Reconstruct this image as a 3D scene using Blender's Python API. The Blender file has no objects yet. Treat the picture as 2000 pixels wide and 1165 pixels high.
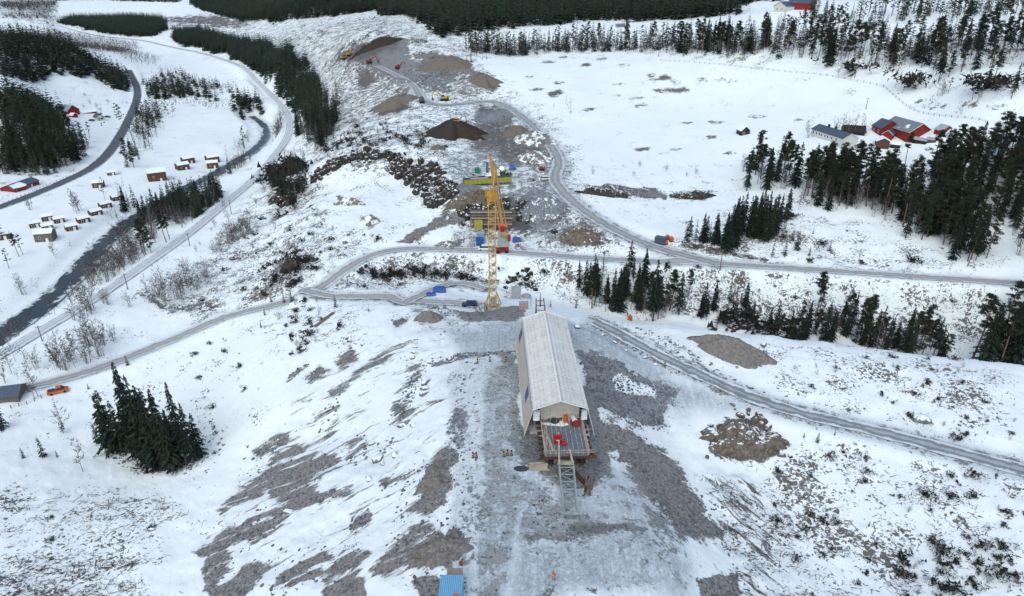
import bpy, math, random
import numpy as np
from mathutils import Vector, Matrix, Euler
R = math.radians
C = bpy.context.scene.collection
sc = bpy.context.scene

# ------------------------------------------------------------------ camera, sky, sun, exposure
PITCH = R(25.0)
CAMH = 100.0
F = 1333.3                                     # focal length in photo pixels (photo 2000 wide)
cam = bpy.data.cameras.new('camera'); cam.lens = 24.0; cam.sensor_width = 36.0
cam.clip_start = 1.0; cam.clip_end = 20000.0
cobj = bpy.data.objects.new('camera', cam); C.objects.link(cobj)
cobj.location = (0, 0, CAMH); cobj.rotation_euler = (math.pi/2 - PITCH, 0, 0)
sc.camera = cobj
world = bpy.data.worlds.new('World'); sc.world = world; world.use_nodes = True
wn = world.node_tree; bg = wn.nodes['Background']
sky = wn.nodes.new('ShaderNodeTexSky'); sky.sky_type = 'NISHITA'; sky.sun_disc = False
SUN_EL, SUN_AZ = 52.0, 200.0
sky.sun_elevation = R(SUN_EL); sky.sun_rotation = R(SUN_AZ); sky.air_density = 1.2; sky.dust_density = 2.0; sky.ozone_density = 1.5
wn.links.new(sky.outputs[0], bg.inputs[0]); bg.inputs[1].default_value = 0.14
sl = bpy.data.lights.new('sun', 'SUN'); sl.energy = 1.0; sl.angle = R(90); sl.color = (0.98, 1.0, 0.85)
so = bpy.data.objects.new('sun', sl); C.objects.link(so)
so.rotation_euler = (R(90-SUN_EL), 0, R(180-SUN_AZ)); so.location = (0, 0, 300)
sc.view_settings.view_transform = 'Standard'; sc.view_settings.look = 'None'
sc.view_settings.exposure = 0.38; sc.view_settings.gamma = 1.0; sc.view_settings.use_curve_mapping = False
sc.cycles.max_bounces = 5; sc.cycles.diffuse_bounces = 3; sc.cycles.transparent_max_bounces = 8

# ------------------------------------------------------------------ projection helpers
cP, sP = math.cos(PITCH), math.sin(PITCH)
def ray(px, py):                                # photo pixel -> world direction
    x = (px-1000.0)/F; y = (582.5-py)/F
    return np.array([x, cP + y*sP, -sP + y*cP])
def plane(px, py, z):                           # point at height z seen through a photo pixel
    d = ray(px, py); t = (z-CAMH)/d[2]
    return np.array([d[0]*t, d[1]*t, z])
def proj(P):                                    # world points -> photo pixels
    P = np.asarray(P, float); x = P[..., 0]; y = P[..., 1]; z = P[..., 2]-CAMH
    dep = y*cP - z*sP; up = y*sP + z*cP
    return 1000+F*x/dep, 582.5-F*up/dep, dep

# ------------------------------------------------------------------ noise (world space, numpy)
def vnoise(x, y, seed=0):
    xi = np.floor(x).astype(np.int64); yi = np.floor(y).astype(np.int64)
    fx = x-xi; fy = y-yi; fx = fx*fx*(3-2*fx); fy = fy*fy*(3-2*fy)
    def h(a, b):
        n = (a*374761393 + b*668265263 + seed*1442695041) & 0xffffffff
        n = ((n ^ (n >> 13))*1274126177) & 0xffffffff
        return ((n ^ (n >> 16)) & 0xffff)/65535.0
    return (h(xi, yi)*(1-fx)+h(xi+1, yi)*fx)*(1-fy) + (h(xi, yi+1)*(1-fx)+h(xi+1, yi+1)*fx)*fy
def fbm(x, y, scale, octv=4, seed=0, gain=0.5):
    a = 1.0; s = 0; t = 0; x = x/scale; y = y/scale
    for o in range(octv):
        s = s + a*vnoise(x+o*17.3, y-o*9.1, seed+o); t += a; a *= gain; x = x*2.03; y = y*2.03
    return s/t
def sstep(a, b, v):
    t = np.clip((v-a)/(b-a), 0, 1); return t*t*(3-2*t)

# ------------------------------------------------------------------ terrain control points (px, py, height) or (px, py, -range)
CT = [(0,1165,-4),(200,1165,-5),(370,1165,-3),(0,1000,-5),(180,1000,-6),(335,1000,-5),(0,900,-5.5),(150,900,-8),(280,905,-9),(400,890,-6),
(0,1400,-3),(500,1400,2),(860,1400,16.5),(1300,1400,16),(2000,1400,8),(-300,1000,-5),(2300,1000,9),(-300,700,-7),(2300,700,6),(-300,500,-9),(2300,500,20),
(0,800,-6),(110,760,-6),(200,720,-6),(300,680,-5),(400,640,-2),(500,603,3),(600,575,8.5),
(300,780,-8),(500,700,4),(600,650,9),(450,800,-3),(560,780,4.5),(700,650,12),(800,640,14),
(820,700,14.5),(860,690,15.5),(905,720,16),(905,800,16.3),(905,880,16.4),(880,960,16),(850,1060,16),(860,1165,16.3),
(700,800,8),(610,860,2),(430,900,-5.5),(760,900,9),(660,960,6),(500,1000,-.5),(400,1060,-3.5),(700,1080,9),(600,1165,5.5),(500,1165,1),
(960,720,16.4),(960,850,16.5),(1000,1000,16.5),(1000,1165,16.5),(1150,1000,16.5),(1240,1000,16.3),(1200,1165,16.5),(1310,1100,16),(1280,1040,16.2),
(1160,800,15.8),(1150,700,15.6),(1150,640,14.6),(900,640,15.2),(850,620,14),(1000,640,15.4),(760,600,12.3),(1050,610,15),
(1200,870,14.5),(1330,900,9),(1420,1060,7),(1370,950,8.2),(1330,1030,12),(1370,1165,12),(1460,1165,7.5),(1500,1000,5),(1450,930,6),
(1250,760,12.5),(1300,830,9.5),(1190,635,14),(1230,655,13.5),(1300,700,12.3),(1400,755,10.8),(1500,795,10.2),(1600,820,9.7),(1700,842,9.2),(1850,880,9),(2000,920,9),
(1450,840,10),(1600,950,6),(1800,1000,6.5),(2000,1000,8),(1600,1100,4),(1800,1165,4.5),(2000,1165,6),
(1500,700,11.7),(1700,750,11.2),(1900,800,11),(2000,830,11),(1300,635,12.8),(1400,645,12.4),(1500,655,11.6),(1600,665,10.8),(1700,678,10.2),(1800,693,10),(1900,703,9.6),(2000,713,9.6),(1430,690,12),
(1150,604,2),(1250,625,-1),(1400,650,-2.5),(1550,668,-3),(1700,685,-3),(1850,700,-3),(2000,718,-3),
(1300,560,5.5),(1500,585,3),(1700,600,2),(1850,620,2),(1150,560,4),(1950,640,2),(1080,570,3),
(1960,552,13),(1800,542,13),(1600,528,13),(1400,515,13),(1200,508,12.5),(1060,498,12.2),(960,490,12),(880,487,12),(780,483,11.5),(700,510,10.8),(640,550,9.5),
(1060,545,5),(985,552,3),(900,545,4),(740,548,6),(1020,585,9),(963,600,12.3),(900,595,12),(850,572,11.2),(740,583,10.3),(650,590,9),
(500,520,2),(450,480,-1.5),(550,560,5.5),(600,500,8),(600,430,9.5),(650,400,12),(560,400,4),(530,350,0),(430,560,-1),(350,600,-3.5),
(700,450,13),(700,390,14),(790,360,14.3),(650,350,13),(850,430,14),(760,420,13.5),(640,308,20),(720,296,24),(800,300,24.5),(850,330,24),(890,370,21.5),(830,380,17),
(960,440,13.2),(980,460,12.8),(1010,432,14),(950,395,19),(950,350,20.5),(1040,380,19.5),(1050,410,17.5),(1130,450,15),(1150,478,13.6),
(1290,490,13.6),(1200,455,15),(1130,405,18),(1090,370,20),(1080,345,21),(1095,320,22),(1080,290,23),(1040,245,25.5),(1000,215,28),(965,195,29.5),(900,205,28.5),(840,210,28.5),(818,180,31),(790,155,34),(750,135,37),
(780,260,25),(700,255,20),(650,265,13),(620,300,8),(590,330,3),(880,270,25.5),
(570,240,-4),(560,270,-4),(540,300,-4),(500,350,-4),(440,400,-4),(370,460,-4),(300,510,-4),(200,580,-4),(100,640,-4),(0,700,-4),(558,215,-4),(505,150,-3.5),(400,105,-3),(285,80,-2),
(600,230,5),(640,200,16),(620,150,16),(560,110,15),(500,70,18),(600,60,46),(700,60,56),(800,50,60),(700,110,42),(900,100,49),(560,170,4),(540,120,9),
(870,78,54),(900,40,63),(1050,60,58),
(0,-20,-4500),(400,-20,-4000),(800,-20,-1700),(1200,-20,-1400),(1600,-20,-1100),(2000,-20,-1000),(0,5,-3600),(200,5,-3300),(400,5,-2600),(600,8,-1400),(900,8,-1050),(1200,8,-950),(1500,-5,-750),(1800,5,-680),(2000,5,-640),
(1520,18,-580),(1685,50,-500),(1800,22,-580),(2000,30,-540),(1900,100,-420),(1700,110,-450),
(1400,112,-500),(1200,100,-570),(1000,106,-600),(940,130,-520),(1100,200,-430),(1765,268,-365),(1630,275,-345),(1449,262,-372),(1450,200,-430),(1750,110,-450),(1950,185,-370),(1950,262,-325),(1600,200,-410),(1800,200,-395),
(1900,450,17),(1900,350,26),(1700,330,26),(1700,430,17.5),(1500,430,16),(1500,330,22),(1350,430,15),(1350,350,19),(1250,300,21.5),(1300,400,16.5),(1200,330,20),(1150,250,25.5),(1300,200,32),
(1150,50,-720),(1200,36,-790),(1440,30,-700),(0,45,-6),(0,20,-2700),(150,10,-3000),(200,48,4),(300,30,5),
(400,130,-5),(300,100,-5),(450,160,-5.5),(300,160,-6),(350,230,-8),(300,300,-8.5),(420,280,-8.5),(250,330,-8.5),(450,222,-8),
(0,100,-850),(0,62,-1080),(0,66,-6),(80,85,-950),(150,105,-930),(110,70,-6),(230,155,-2),(100,170,4),(40,155,12),(150,225,-5),(240,200,-7),
(50,230,6),(0,200,11),(0,165,20),(0,300,-2),(100,332,-7),(60,370,-7),(150,312,-7.5),(200,262,-7.5),
(0,450,-8.5),(100,470,-9.5),(200,400,-8.5),(0,560,-9.5),(100,580,-12.5),(180,500,-12.5),(450,320,-12.5),(20,650,-12.5),(520,262,-11),(380,380,-10),(300,440,-9),(280,470,-9)]
def ctrl_xyz(c):
    px, py, z = c
    if z < -100:
        d = ray(px, py); t = -z/math.hypot(d[0], d[1]); return d[0]*t, d[1]*t, CAMH+d[2]*t
    p = plane(px, py, z); return p
cp = np.array([ctrl_xyz(c) for c in CT])
keep = cp[:, 1] > 5; cp = cp[keep]
def warp(x, y):
    return np.arctan2(x, y), np.log(np.hypot(x, y))*0.75
cu, cv = warp(cp[:, 0], cp[:, 1]); cc = 0.012
def kern(d2): return np.sqrt(d2+cc*cc)
A = kern((cu[:, None]-cu[None])**2+(cv[:, None]-cv[None])**2) + np.eye(len(cu))*(-0.004)
n = len(cu); M = np.zeros((n+3, n+3)); M[:n, :n] = A; M[:n, n] = 1; M[:n, n+1] = cu; M[:n, n+2] = cv
M[n, :n] = 1; M[n+1, :n] = cu; M[n+2, :n] = cv
sol = np.linalg.lstsq(M, np.concatenate([cp[:, 2], [0, 0, 0]]), rcond=None)[0]

# polar grid centred under the drone's path (finer near, coarser far)
ths = np.concatenate([np.linspace(-78, -50, 20), np.linspace(-49.9, 49.9, 1000), np.linspace(50, 78, 20)])*math.pi/180
rl = [12.0, 20., 28., 36., 42., 47., 51., 54.]
r = 56.0
while r < 7000:
    rl.append(r); dep = math.atan(CAMH/r); r += min(0.0021*r/(math.sin(dep)*math.cos(dep)), 0.0125*r)
rs = np.array(rl); lrs = np.log(rs); NT, NR = len(ths), len(rs)
TH, RR = np.meshgrid(ths, rs)                    # rows = range
GX, GY = RR*np.sin(TH), RR*np.cos(TH)
def rbf(u, v):
    out = np.empty(u.shape)
    uf = u.ravel(); vf = v.ravel(); o = np.empty(uf.shape)
    for s in range(0, len(uf), 20000):
        a = uf[s:s+20000, None]; b = vf[s:s+20000, None]
        o[s:s+20000] = kern((a-cu)**2+(b-cv)**2)@sol[:n] + sol[n]+sol[n+1]*a[:, 0]+sol[n+2]*b[:, 0]
    return o.reshape(u.shape)
cth = np.linspace(ths[0], ths[-1], 260); cr = np.exp(np.linspace(lrs[0], lrs[-1], 300))
t2, r2 = np.meshgrid(cth, cr); hc = rbf(t2, np.log(r2)*0.75)
def samp(grid, tt, lr, T, L):
    fi = np.interp(lr, L, np.arange(len(L))); fj = np.interp(tt, T, np.arange(len(T)))
    i = np.clip(fi.astype(int), 0, len(L)-2); j = np.clip(fj.astype(int), 0, len(T)-2); a = fi-i; b = fj-j
    return (grid[i, j]*(1-b)+grid[i, j+1]*b)*(1-a)+(grid[i+1, j]*(1-b)+grid[i+1, j+1]*b)*a
H = samp(hc, TH, np.log(RR), cth, np.log(cr))
H = np.clip(H, -16, 400)
def gz(x, y):                                    # ground height
    x = np.asarray(x, float); y = np.asarray(y, float)
    return samp(H, np.arctan2(x, y), np.log(np.maximum(np.hypot(x, y), 12.1)), ths, lrs)
def W(px, py):                                   # photo pixel -> point on the terrain
    d = ray(px, py); th = math.atan2(d[0], d[1]); hd = math.hypot(d[0], d[1]); sl_ = d[2]/hd
    prof = samp(H, np.full(NR, th), lrs, ths, lrs); g = CAMH + rs*sl_ - prof
    k = np.nonzero(g[2:] < 0)[0]
    if len(k) == 0: rr = 6000.0
    else:
        k = k[0]+2; rr = rs[k-1] + (rs[k]-rs[k-1])*g[k-1]/(g[k-1]-g[k])
    x, y = rr*math.sin(th), rr*math.cos(th)
    return np.array([x, y, float(gz(x, y))])

# ------------------------------------------------------------------ roads, railway, river: centre lines
def smooth(P, it=3):
    P = np.array(P, float)
    for _ in range(it):
        Q = [P[0]]
        for a, b in zip(P[:-1], P[1:]): Q += [a*.75+b*.25, a*.25+b*.75]
        Q.append(P[-1]); P = np.array(Q)
    return P
def line(pts):
    P = smooth([W(*p) if len(p) == 2 else plane(*p) for p in pts]); d = np.r_[0, np.cumsum(np.hypot(*(np.diff(P[:, :2], axis=0).T)))]
    m = max(int(d[-1]/1.6), 8)
    if d[-1] > 1500: m = int(d[-1]/4)
    s = np.linspace(0, d[-1], m)
    return np.stack([np.interp(s, d, P[:, k]) for k in range(3)], 1)
ROADS = {
 'asphalt_road': ([(-60,425),(0,405),(60,383),(120,358),(180,330),(213,300),(236,265),(256,225),(268,195),(269,172),(258,152),(250,135)], 7.4),
 'railway': ([(-120,770),(0,700),(100,640),(200,580),(300,510),(370,460),(440,400),(500,350),(540,302),(562,270),(568,240),(558,215),(530,180),(505,150),(470,128),(400,105),(330,92),(285,80),(240,76),(180,70),(110,50)], 5.0),
 'river': ([(-80,690),(0,652),(40,622),(90,588),(130,550),(165,512),(195,474),(225,440),(300,400,-12.3),(400,350,-12.3),(452,318),(490,290),(518,265),(520,240),(490,216)], 14),
 'gravel_road': ([(2300,580),(1960,552),(1800,542),(1600,528),(1400,515),(1200,508),(1060,498),(960,490),(880,487),(780,484),(720,500),(680,520),(640,548),(600,572),(520,598),(450,618),(400,640),(340,668),(260,700),(180,728),(100,748),(50,757),(-60,800)], 4.6),
 'haul_road': ([(1400,518),(1330,502),(1290,488),(1200,453),(1130,405),(1092,368),(1081,345),(1094,320),(1080,290),(1040,245),(1003,215),(965,195),(930,200),(880,207),(835,205),(818,190),(812,172),(790,155),(762,142),(735,128)], 6.0),
 'farm_haul_road': ([(2200,975),(2000,920),(1850,880),(1700,842),(1600,818),(1500,792),(1400,750),(1300,702),(1240,665),(1200,642),(1160,630)], 4.6),
 'site_road': ([(600,572),(640,581),(700,582),(760,580),(830,585),(900,592),(935,597)], 4.2),
 'site_track': ([(790,582),(815,573),(850,562),(900,560),(950,572)], 3.6),
}
RP = {k: (line(v[0]), v[1]) for k, v in ROADS.items()}
def near(P, X, Y):                               # distance and arc index to polyline, for points
    dmin = np.full(X.shape, 1e9); idx = np.zeros(X.shape)
    for i in range(len(P)-1):
        a = P[i, :2]; b = P[i+1, :2]; ab = b-a; L = ab@ab+1e-9
        t = np.clip(((X-a[0])*ab[0]+(Y-a[1])*ab[1])/L, 0, 1)
        d = np.hypot(X-a[0]-t*ab[0], Y-a[1]-t*ab[1]); m = d < dmin
        dmin[m] = d[m]; idx[m] = i+t[m]
    return dmin, idx
RD = {}
fx, fy = GX.ravel(), GY.ravel()
cellr = RR.ravel()
for k, (P, w) in RP.items():
    zz = P[:, 2].copy(); q = 9
    if k == 'river': zz[:] = -12.4
    elif k == 'railway': zz = np.where(np.hypot(P[:,0],P[:,1])<900, -3.6, zz)
    for _ in range(3): zz = np.convolve(np.r_[[zz[0]]*q, zz, [zz[-1]]*q], np.ones(2*q+1)/(2*q+1), 'valid')
    P[:, 2] = zz
    rng = w*0.5+9+cellr*0.012
    # coarse cull by chunks of the polyline
    D = np.full(fx.shape, 1e9); I = np.zeros(fx.shape)
    for s in range(0, len(P)-1, 12):
        seg = P[s:s+13]; x0, x1 = seg[:, 0].min(), seg[:, 0].max(); y0, y1 = seg[:, 1].min(), seg[:, 1].max()
        m = np.nonzero((fx > x0-rng) & (fx < x1+rng) & (fy > y0-rng) & (fy < y1+rng))[0]
        if len(m) == 0: continue
        d, ix = near(seg, fx[m], fy[m]); b = d < D[m]; mm = m[b]; D[mm] = d[b]; I[mm] = ix[b]+s
    RD[k] = (D.reshape(GX.shape), I.reshape(GX.shape))
H0 = H.copy()
for k in ('river', 'asphalt_road', 'railway', 'gravel_road', 'haul_road', 'farm_haul_road', 'site_road', 'site_track'):
    P, w = RP[k]; D, I = RD[k]; zc = np.interp(I, np.arange(len(P)), P[:, 2])
    flat = w*0.5+0.6+RR*0.002; wgt = 1-sstep(0, 1, (D-flat)/(4.5+RR*0.006))
    if k == 'river': zc = zc-0.5
    H = H*(1-wgt)+zc*wgt
# small relief, scaled by how rough the land is there (painted below)
# ------------------------------------------------------------------ what covers the ground (traced areas on the land)
Tp, Vp = TH, np.arctan(CAMH/RR)                  # plane in which the areas are tested
wx = (fbm(GX, GY, 9, 6, 11, .65)-.5); wy = (fbm(GX, GY, 9, 6, 12, .65)-.5)
sang = np.zeros(GX.shape); strk = np.zeros(GX.shape); bare = np.full(GX.shape, 0.03); slush = np.zeros(GX.shape); speck = np.full(GX.shape, 0.25); rough = np.full(GX.shape, 0.5)
col = np.zeros(GX.shape+(3,)); col[:] = (.12, .10, .085)
COL = dict(grav=(.30,.285,.27), dirt=(.115,.095,.078), dk=(.035,.032,.028), grey=(.35,.385,.40), blue=(.25,.285,.315), brown=(.075,.058,.045), ochre=(.16,.12,.07),
           grass=(.13,.12,.08), road=(.27,.275,.27), wet=(.11,.13,.135), olive=(.13,.135,.11))
def to_tv(px, py):
    p = W(px, py); return math.atan2(p[0], p[1]), math.atan(CAMH/math.hypot(p[0], p[1]))
def area(poly, b=None, c=None, s=None, k=None, r_=None, soft=0.004, st=None, an=0.):
    q = [to_tv(*p) for p in poly]; q = np.array(q)
    t0, t1 = q[:, 0].min()-.03, q[:, 0].max()+.03; v0, v1 = q[:, 1].min()-.03, q[:, 1].max()+.03
    j0, j1 = np.searchsorted(ths, [t0, t1]); rv = np.arctan(CAMH/rs); ii = np.nonzero((rv > v0) & (rv < v1))[0]
    if len(ii) == 0 or j1 <= j0: return
    sl2 = (slice(ii[0], ii[-1]+1), slice(j0, j1)); sz_ = min(q[:, 0].max()-q[:, 0].min(), (q[:, 1].max()-q[:, 1].min())*1.5); aw = min(.042, max(.004, sz_*.75)); T = Tp[sl2]+wx[sl2]*aw; V = Vp[sl2]+wy[sl2]*aw*.7; soft = max(soft, min(.02, sz_*.10))
    inside = np.zeros(T.shape, bool); dm = np.full(T.shape, 1e9)
    for a, bb in zip(q, np.roll(q, -1, 0)):
        cond = (a[1] > V) != (bb[1] > V)
        xx = (bb[0]-a[0])*(V-a[1])/(bb[1]-a[1]+1e-12)+a[0]; inside ^= cond & (T < xx)
        ab = bb-a; L = ab@ab+1e-12; t = np.clip(((T-a[0])*ab[0]+(V-a[1])*ab[1])/L, 0, 1)
        dm = np.minimum(dm, np.hypot(T-a[0]-t*ab[0], V-a[1]-t*ab[1]))
    w = sstep(-soft, soft, np.where(inside, dm, -dm))
    if st is not None: strk[sl2] = strk[sl2]*(1-w)+st*w; sang[sl2] = np.where(w > .02, an, sang[sl2])
    if b is not None: bare[sl2] = bare[sl2]*(1-w)+b*w
    if s is not None: slush[sl2] = slush[sl2]*(1-w)+s*w
    if k is not None: speck[sl2] = speck[sl2]*(1-w)+k*w
    if r_ is not None: rough[sl2] = rough[sl2]*(1-w)+r_*w
    if c is not None: col[sl2] = col[sl2]*(1-w[..., None])+np.array(COL[c])*w[..., None]
A_ = area
# --- large regions
A_([(600,290),(640,180),(560,120),(480,70),(500,55),(640,36),(740,28),(810,45),(840,75),(900,85),(915,110),(1000,180),(1060,225),(1130,300),(1150,360),(1200,430),(1280,480),(1150,500),(960,485),(780,478),(700,500),(640,430),(600,360)], b=.44, c='dirt', k=.8, r_=1., soft=.02)
A_([(380,560),(450,430),(560,330),(600,300),(640,440),(700,500),(640,550),(520,600),(400,640),(330,600)], b=.26, c='dirt', k=1., r_=1.3, soft=.02)
A_([(920,110),(1000,108),(1200,106),(1450,125),(1700,150),(1900,215),(2000,220),(2000,262),(1870,290),(1700,320),(1560,330),(1480,340),(1330,300),(1200,330),(1130,270),(1060,215),(1000,190),(940,150)], b=.02, k=.02, r_=.1, c='grass', soft=.01)
A_([(300,215),(430,215),(480,245),(430,300),(350,330),(250,350),(240,380),(300,330),(270,300)], b=0, k=.0, r_=.05)
A_([(180,85),(330,80),(470,130),(520,170),(470,180),(300,120),(200,100)], b=0, k=.02, r_=.05)
A_([(0,420),(200,340),(300,340),(230,400),(240,440),(150,500),(60,600),(0,600)], b=.01, k=.03, r_=.1)
A_([(5,150),(130,140),(230,185),(235,230),(150,250),(130,210)], b=.05, k=.15, r_=.3)
A_([(1060,50),(1180,38),(1450,28),(1380,48),(1200,75),(1000,100),(930,100)], b=.02, k=.05, r_=.1)
# clear-cut hillside with brash
A_([(480,60),(560,50),(640,38),(740,30),(800,45),(840,75),(900,80),(910,110),(840,110),(780,90),(700,100),(660,130),(640,180),(600,120),(520,80)], b=.42, c='dirt', k=1.1, r_=.6, soft=.01)
A_([(640,120),(700,105),(760,150),(820,200),(780,240),(700,250),(650,260),(650,180)], b=.50, c='dirt', k=.9, r_=1.1, soft=.01)
A_([(600,280),(650,250),(760,230),(860,240),(840,280),(960,300),(960,320),(850,320),(700,295),(640,305),(580,330)], b=.36, c='dirt', k=1.2, r_=1., soft=.01)
A_([(840,110),(920,100),(1000,180),(1090,230),(1110,260),(1060,240),(980,190),(900,150)], b=.42, c='dirt', k=.8, r_=.9)
A_([(930,280),(1080,300),(1085,350),(1110,400),(1140,450),(1120,480),(1040,470),(1040,440),(900,400),(890,330)], b=.58, c='grey', s=.4, k=.3, r_=.9, soft=.02)
A_([(920,240),(990,225),(1040,260),(1075,300),(1060,335),(1000,330),(960,300),(930,290)], b=.75, c='dirt', k=.3, r_=1)
A_([(880,310),(1060,320),(1075,350),(1100,380),(1060,400),(1000,380),(900,380)], b=.55, c='blue', k=.3, s=.3, r_=.8)
# slopes left of the site down to the railway
A_([(600,300),(560,340),(480,420),(400,500),(330,580),(430,560),(520,600),(600,570),(660,520),(740,480),(660,440),(640,400),(600,360)], b=.30, c='dirt', k=1.1, r_=1.4, soft=.01)
A_([(630,330),(800,330),(860,400),(900,440),(880,470),(760,470),(660,440),(640,400)], b=.10, k=.5, r_=.6, soft=.01)
A_([(670,500),(760,490),(1000,500),(1180,512),(1280,520),(1380,530),(1900,560),(2000,600),(2000,690),(1800,650),(1500,640),(1160,600),(1020,560),(960,555),(880,550),(780,555),(680,570),(640,565)], b=.28, c='dirt', k=1.1, r_=1.4, soft=.01)
A_([(900,535),(1060,530),(1160,590),(1300,605),(1500,625),(1700,650),(1900,670),(2000,690),(2000,660),(1800,625),(1500,595),(1300,575),(1160,565),(1060,520),(940,525),(780,535),(700,545),(760,560),(900,555)], b=.45, c='dk', k=1.2, r_=1.5, soft=.015)
A_([(1400,400),(1600,400),(1800,470),(1940,500),(1950,545),(1600,520),(1400,505),(1300,470)], b=.13, c='dirt', k=.8, r_=.8, soft=.01)
A_([(1130,380),(1200,340),(1330,330),(1400,380),(1400,430),(1330,470),(1250,455)], b=.1, c='dirt', k=.3, r_=.5)
# around the shed and on the embankment
A_([(830,640),(900,625),(1010,625),(1150,628),(1200,645),(1290,720),(1400,770),(1320,830),(1290,790),(1200,700),(1130,690),(1010,688),(900,690),(820,700)], b=.25, c='blue', s=.55, k=.0, r_=.08)
A_([(905,700),(1010,690),(1015,860),(1060,900),(1180,900),(1260,920),(1300,1010),(1350,1100),(1370,1180),(930,1180),(930,1000),(905,880)], b=.36, c='grey', s=.85, k=.0, r_=.08, soft=.006)
A_([(820,650),(860,630),(1150,628),(1200,645),(1300,730),(1420,775),(1500,800),(1400,800),(1300,800),(1180,700),(1010,690),(900,692),(830,705)], b=.20, c='blue', s=1., k=.0, r_=.08, soft=.012)
A_([(985,692),(1012,690),(1020,860),(1060,905),(1030,905),(1005,870),(990,800),(975,740)], b=.85, c='blue', s=1., soft=.012)
A_([(1125,690),(1150,690),(1185,860),(1200,930),(1160,930),(1150,860)], b=.9, c='blue', s=1., soft=.008)
A_([(740,700),(820,690),(880,720),(880,880),(840,930),(760,900),(700,860),(680,780)], s=.42, b=.30, c='blue', soft=.02)
A_([(945,720),(995,715),(1005,800),(995,860),(1010,930),(1080,985),(1060,1040),(1000,1080),(970,1180),(935,1180),(940,1000),(938,850)], b=.57, c='grey', s=1.0, r_=.05, soft=.012)
A_([(1000,935),(1060,975),(1150,1005),(1250,1035),(1240,1060),(1100,1050),(1000,1050),(985,980)], b=.60, c='grey', s=1., soft=.012)
A_([(1022,1045),(1110,1045),(1180,1065),(1150,1095),(1025,1100)], b=.72, c='olive', s=.6, soft=.005)
A_([(1022,1100),(1100,1095),(1085,1125),(1090,1165),(1075,1180),(1022,1180)], b=.75, c='olive', s=.4, soft=.003)
A_([(1090,1098),(1150,1098),(1148,1112),(1090,1115)], b=.7, c='olive', soft=.003)
A_([(1100,1148),(1165,1150),(1165,1162),(1100,1160)], b=.8, c='olive', soft=.003)
A_([(1120,1020),(1265,1030),(1262,1042),(1160,1045),(1100,1040)], b=.9, c='wet', soft=.004)
A_([(1190,1050),(1260,1045),(1290,1060),(1240,1080),(1200,1085)], b=.85, c='wet', soft=.004)
A_([(1020,850),(1060,850),(1070,905),(1150,905),(1175,880),(1160,840),(1180,850),(1185,920),(1150,960),(1090,950),(1060,930),(1030,900)], b=.9, c='wet', s=.7, soft=.005)
A_([(905,700),(945,720),(940,1000),(932,1180),(905,1180),(870,1060),(890,980),(880,900),(865,800),(855,720)], b=.36, c='blue', s=.6, k=0, r_=.35, soft=.008)
A_([(1150,690),(1210,705),(1265,740),(1330,760),(1310,785),(1290,790),(1300,845),(1240,835),(1170,800),(1145,760)], b=.97, c='blue', s=.8, k=0, r_=.8, soft=.006)
A_([(1195,730),(1215,725),(1240,740),(1275,755),(1270,775),(1240,770),(1200,755)], b=.0, s=.1)
A_([(1180,805),(1240,830),(1310,850),(1340,900),(1370,960),(1360,975),(1320,900),(1260,850),(1190,830)], b=.0, s=.15)
A_([(1160,830),(1200,825),(1260,850),(1310,885),(1350,940),(1375,990),(1420,1040),(1375,1060),(1330,1050),(1290,990),(1245,950),(1230,900),(1180,880)], b=1., c='grav', s=.3, k=0, r_=.5, soft=.004)
A_([(1260,985),(1300,1010),(1330,1060),(1350,1100),(1300,1090),(1270,1050)], b=.6, c='grey', s=.5)
A_([(1355,1140),(1440,1120),(1450,1180),(1360,1180)], b=.95, c='grav', r_=.5)
A_([(1330,1080),(1350,1100),(1375,1180),(1340,1180)], b=.2, s=.2)
A_([(1370,930),(1480,900),(1540,950),(1560,1050),(1530,1180),(1450,1180),(1440,1110),(1400,1080),(1425,1040),(1380,985)], b=.40, c='dirt', s=.15, k=.5, r_=1.1, soft=.01, st=.9, an=R(-50))
A_([(1500,860),(2000,940),(2000,1180),(1520,1180)], b=.12, c='dirt', k=.95, r_=.7, soft=.02)
A_([(1385,830),(1450,812),(1500,820),(1530,880),(1520,900),(1440,900),(1390,880)], b=.95, c='dirt', r_=1.4, k=0)
A_([(1400,870),(1500,860),(1515,885),(1440,895)], b=1, c='brown')
A_([(1500,660),(1700,690),(2000,720),(2000,900),(1700,830),(1550,790),(1450,700)], b=.12, c='dirt', k=.8, r_=.6, soft=.01)
A_([(1180,640),(1290,650),(1350,680),(1420,720),(1520,770),(1620,790),(1600,810),(1480,780),(1380,735),(1300,695),(1240,655)], b=.38, c='blue', s=.35, k=.0, r_=.6, soft=.008)
A_([(1550,790),(1650,800),(1800,830),(2000,880),(2000,905),(1850,870),(1700,832),(1600,810)], b=.28, c='blue', s=.4, soft=.006)
A_([(1850,895),(2000,935),(2000,970),(1900,940)], b=.25, c='blue', s=.3)
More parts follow.
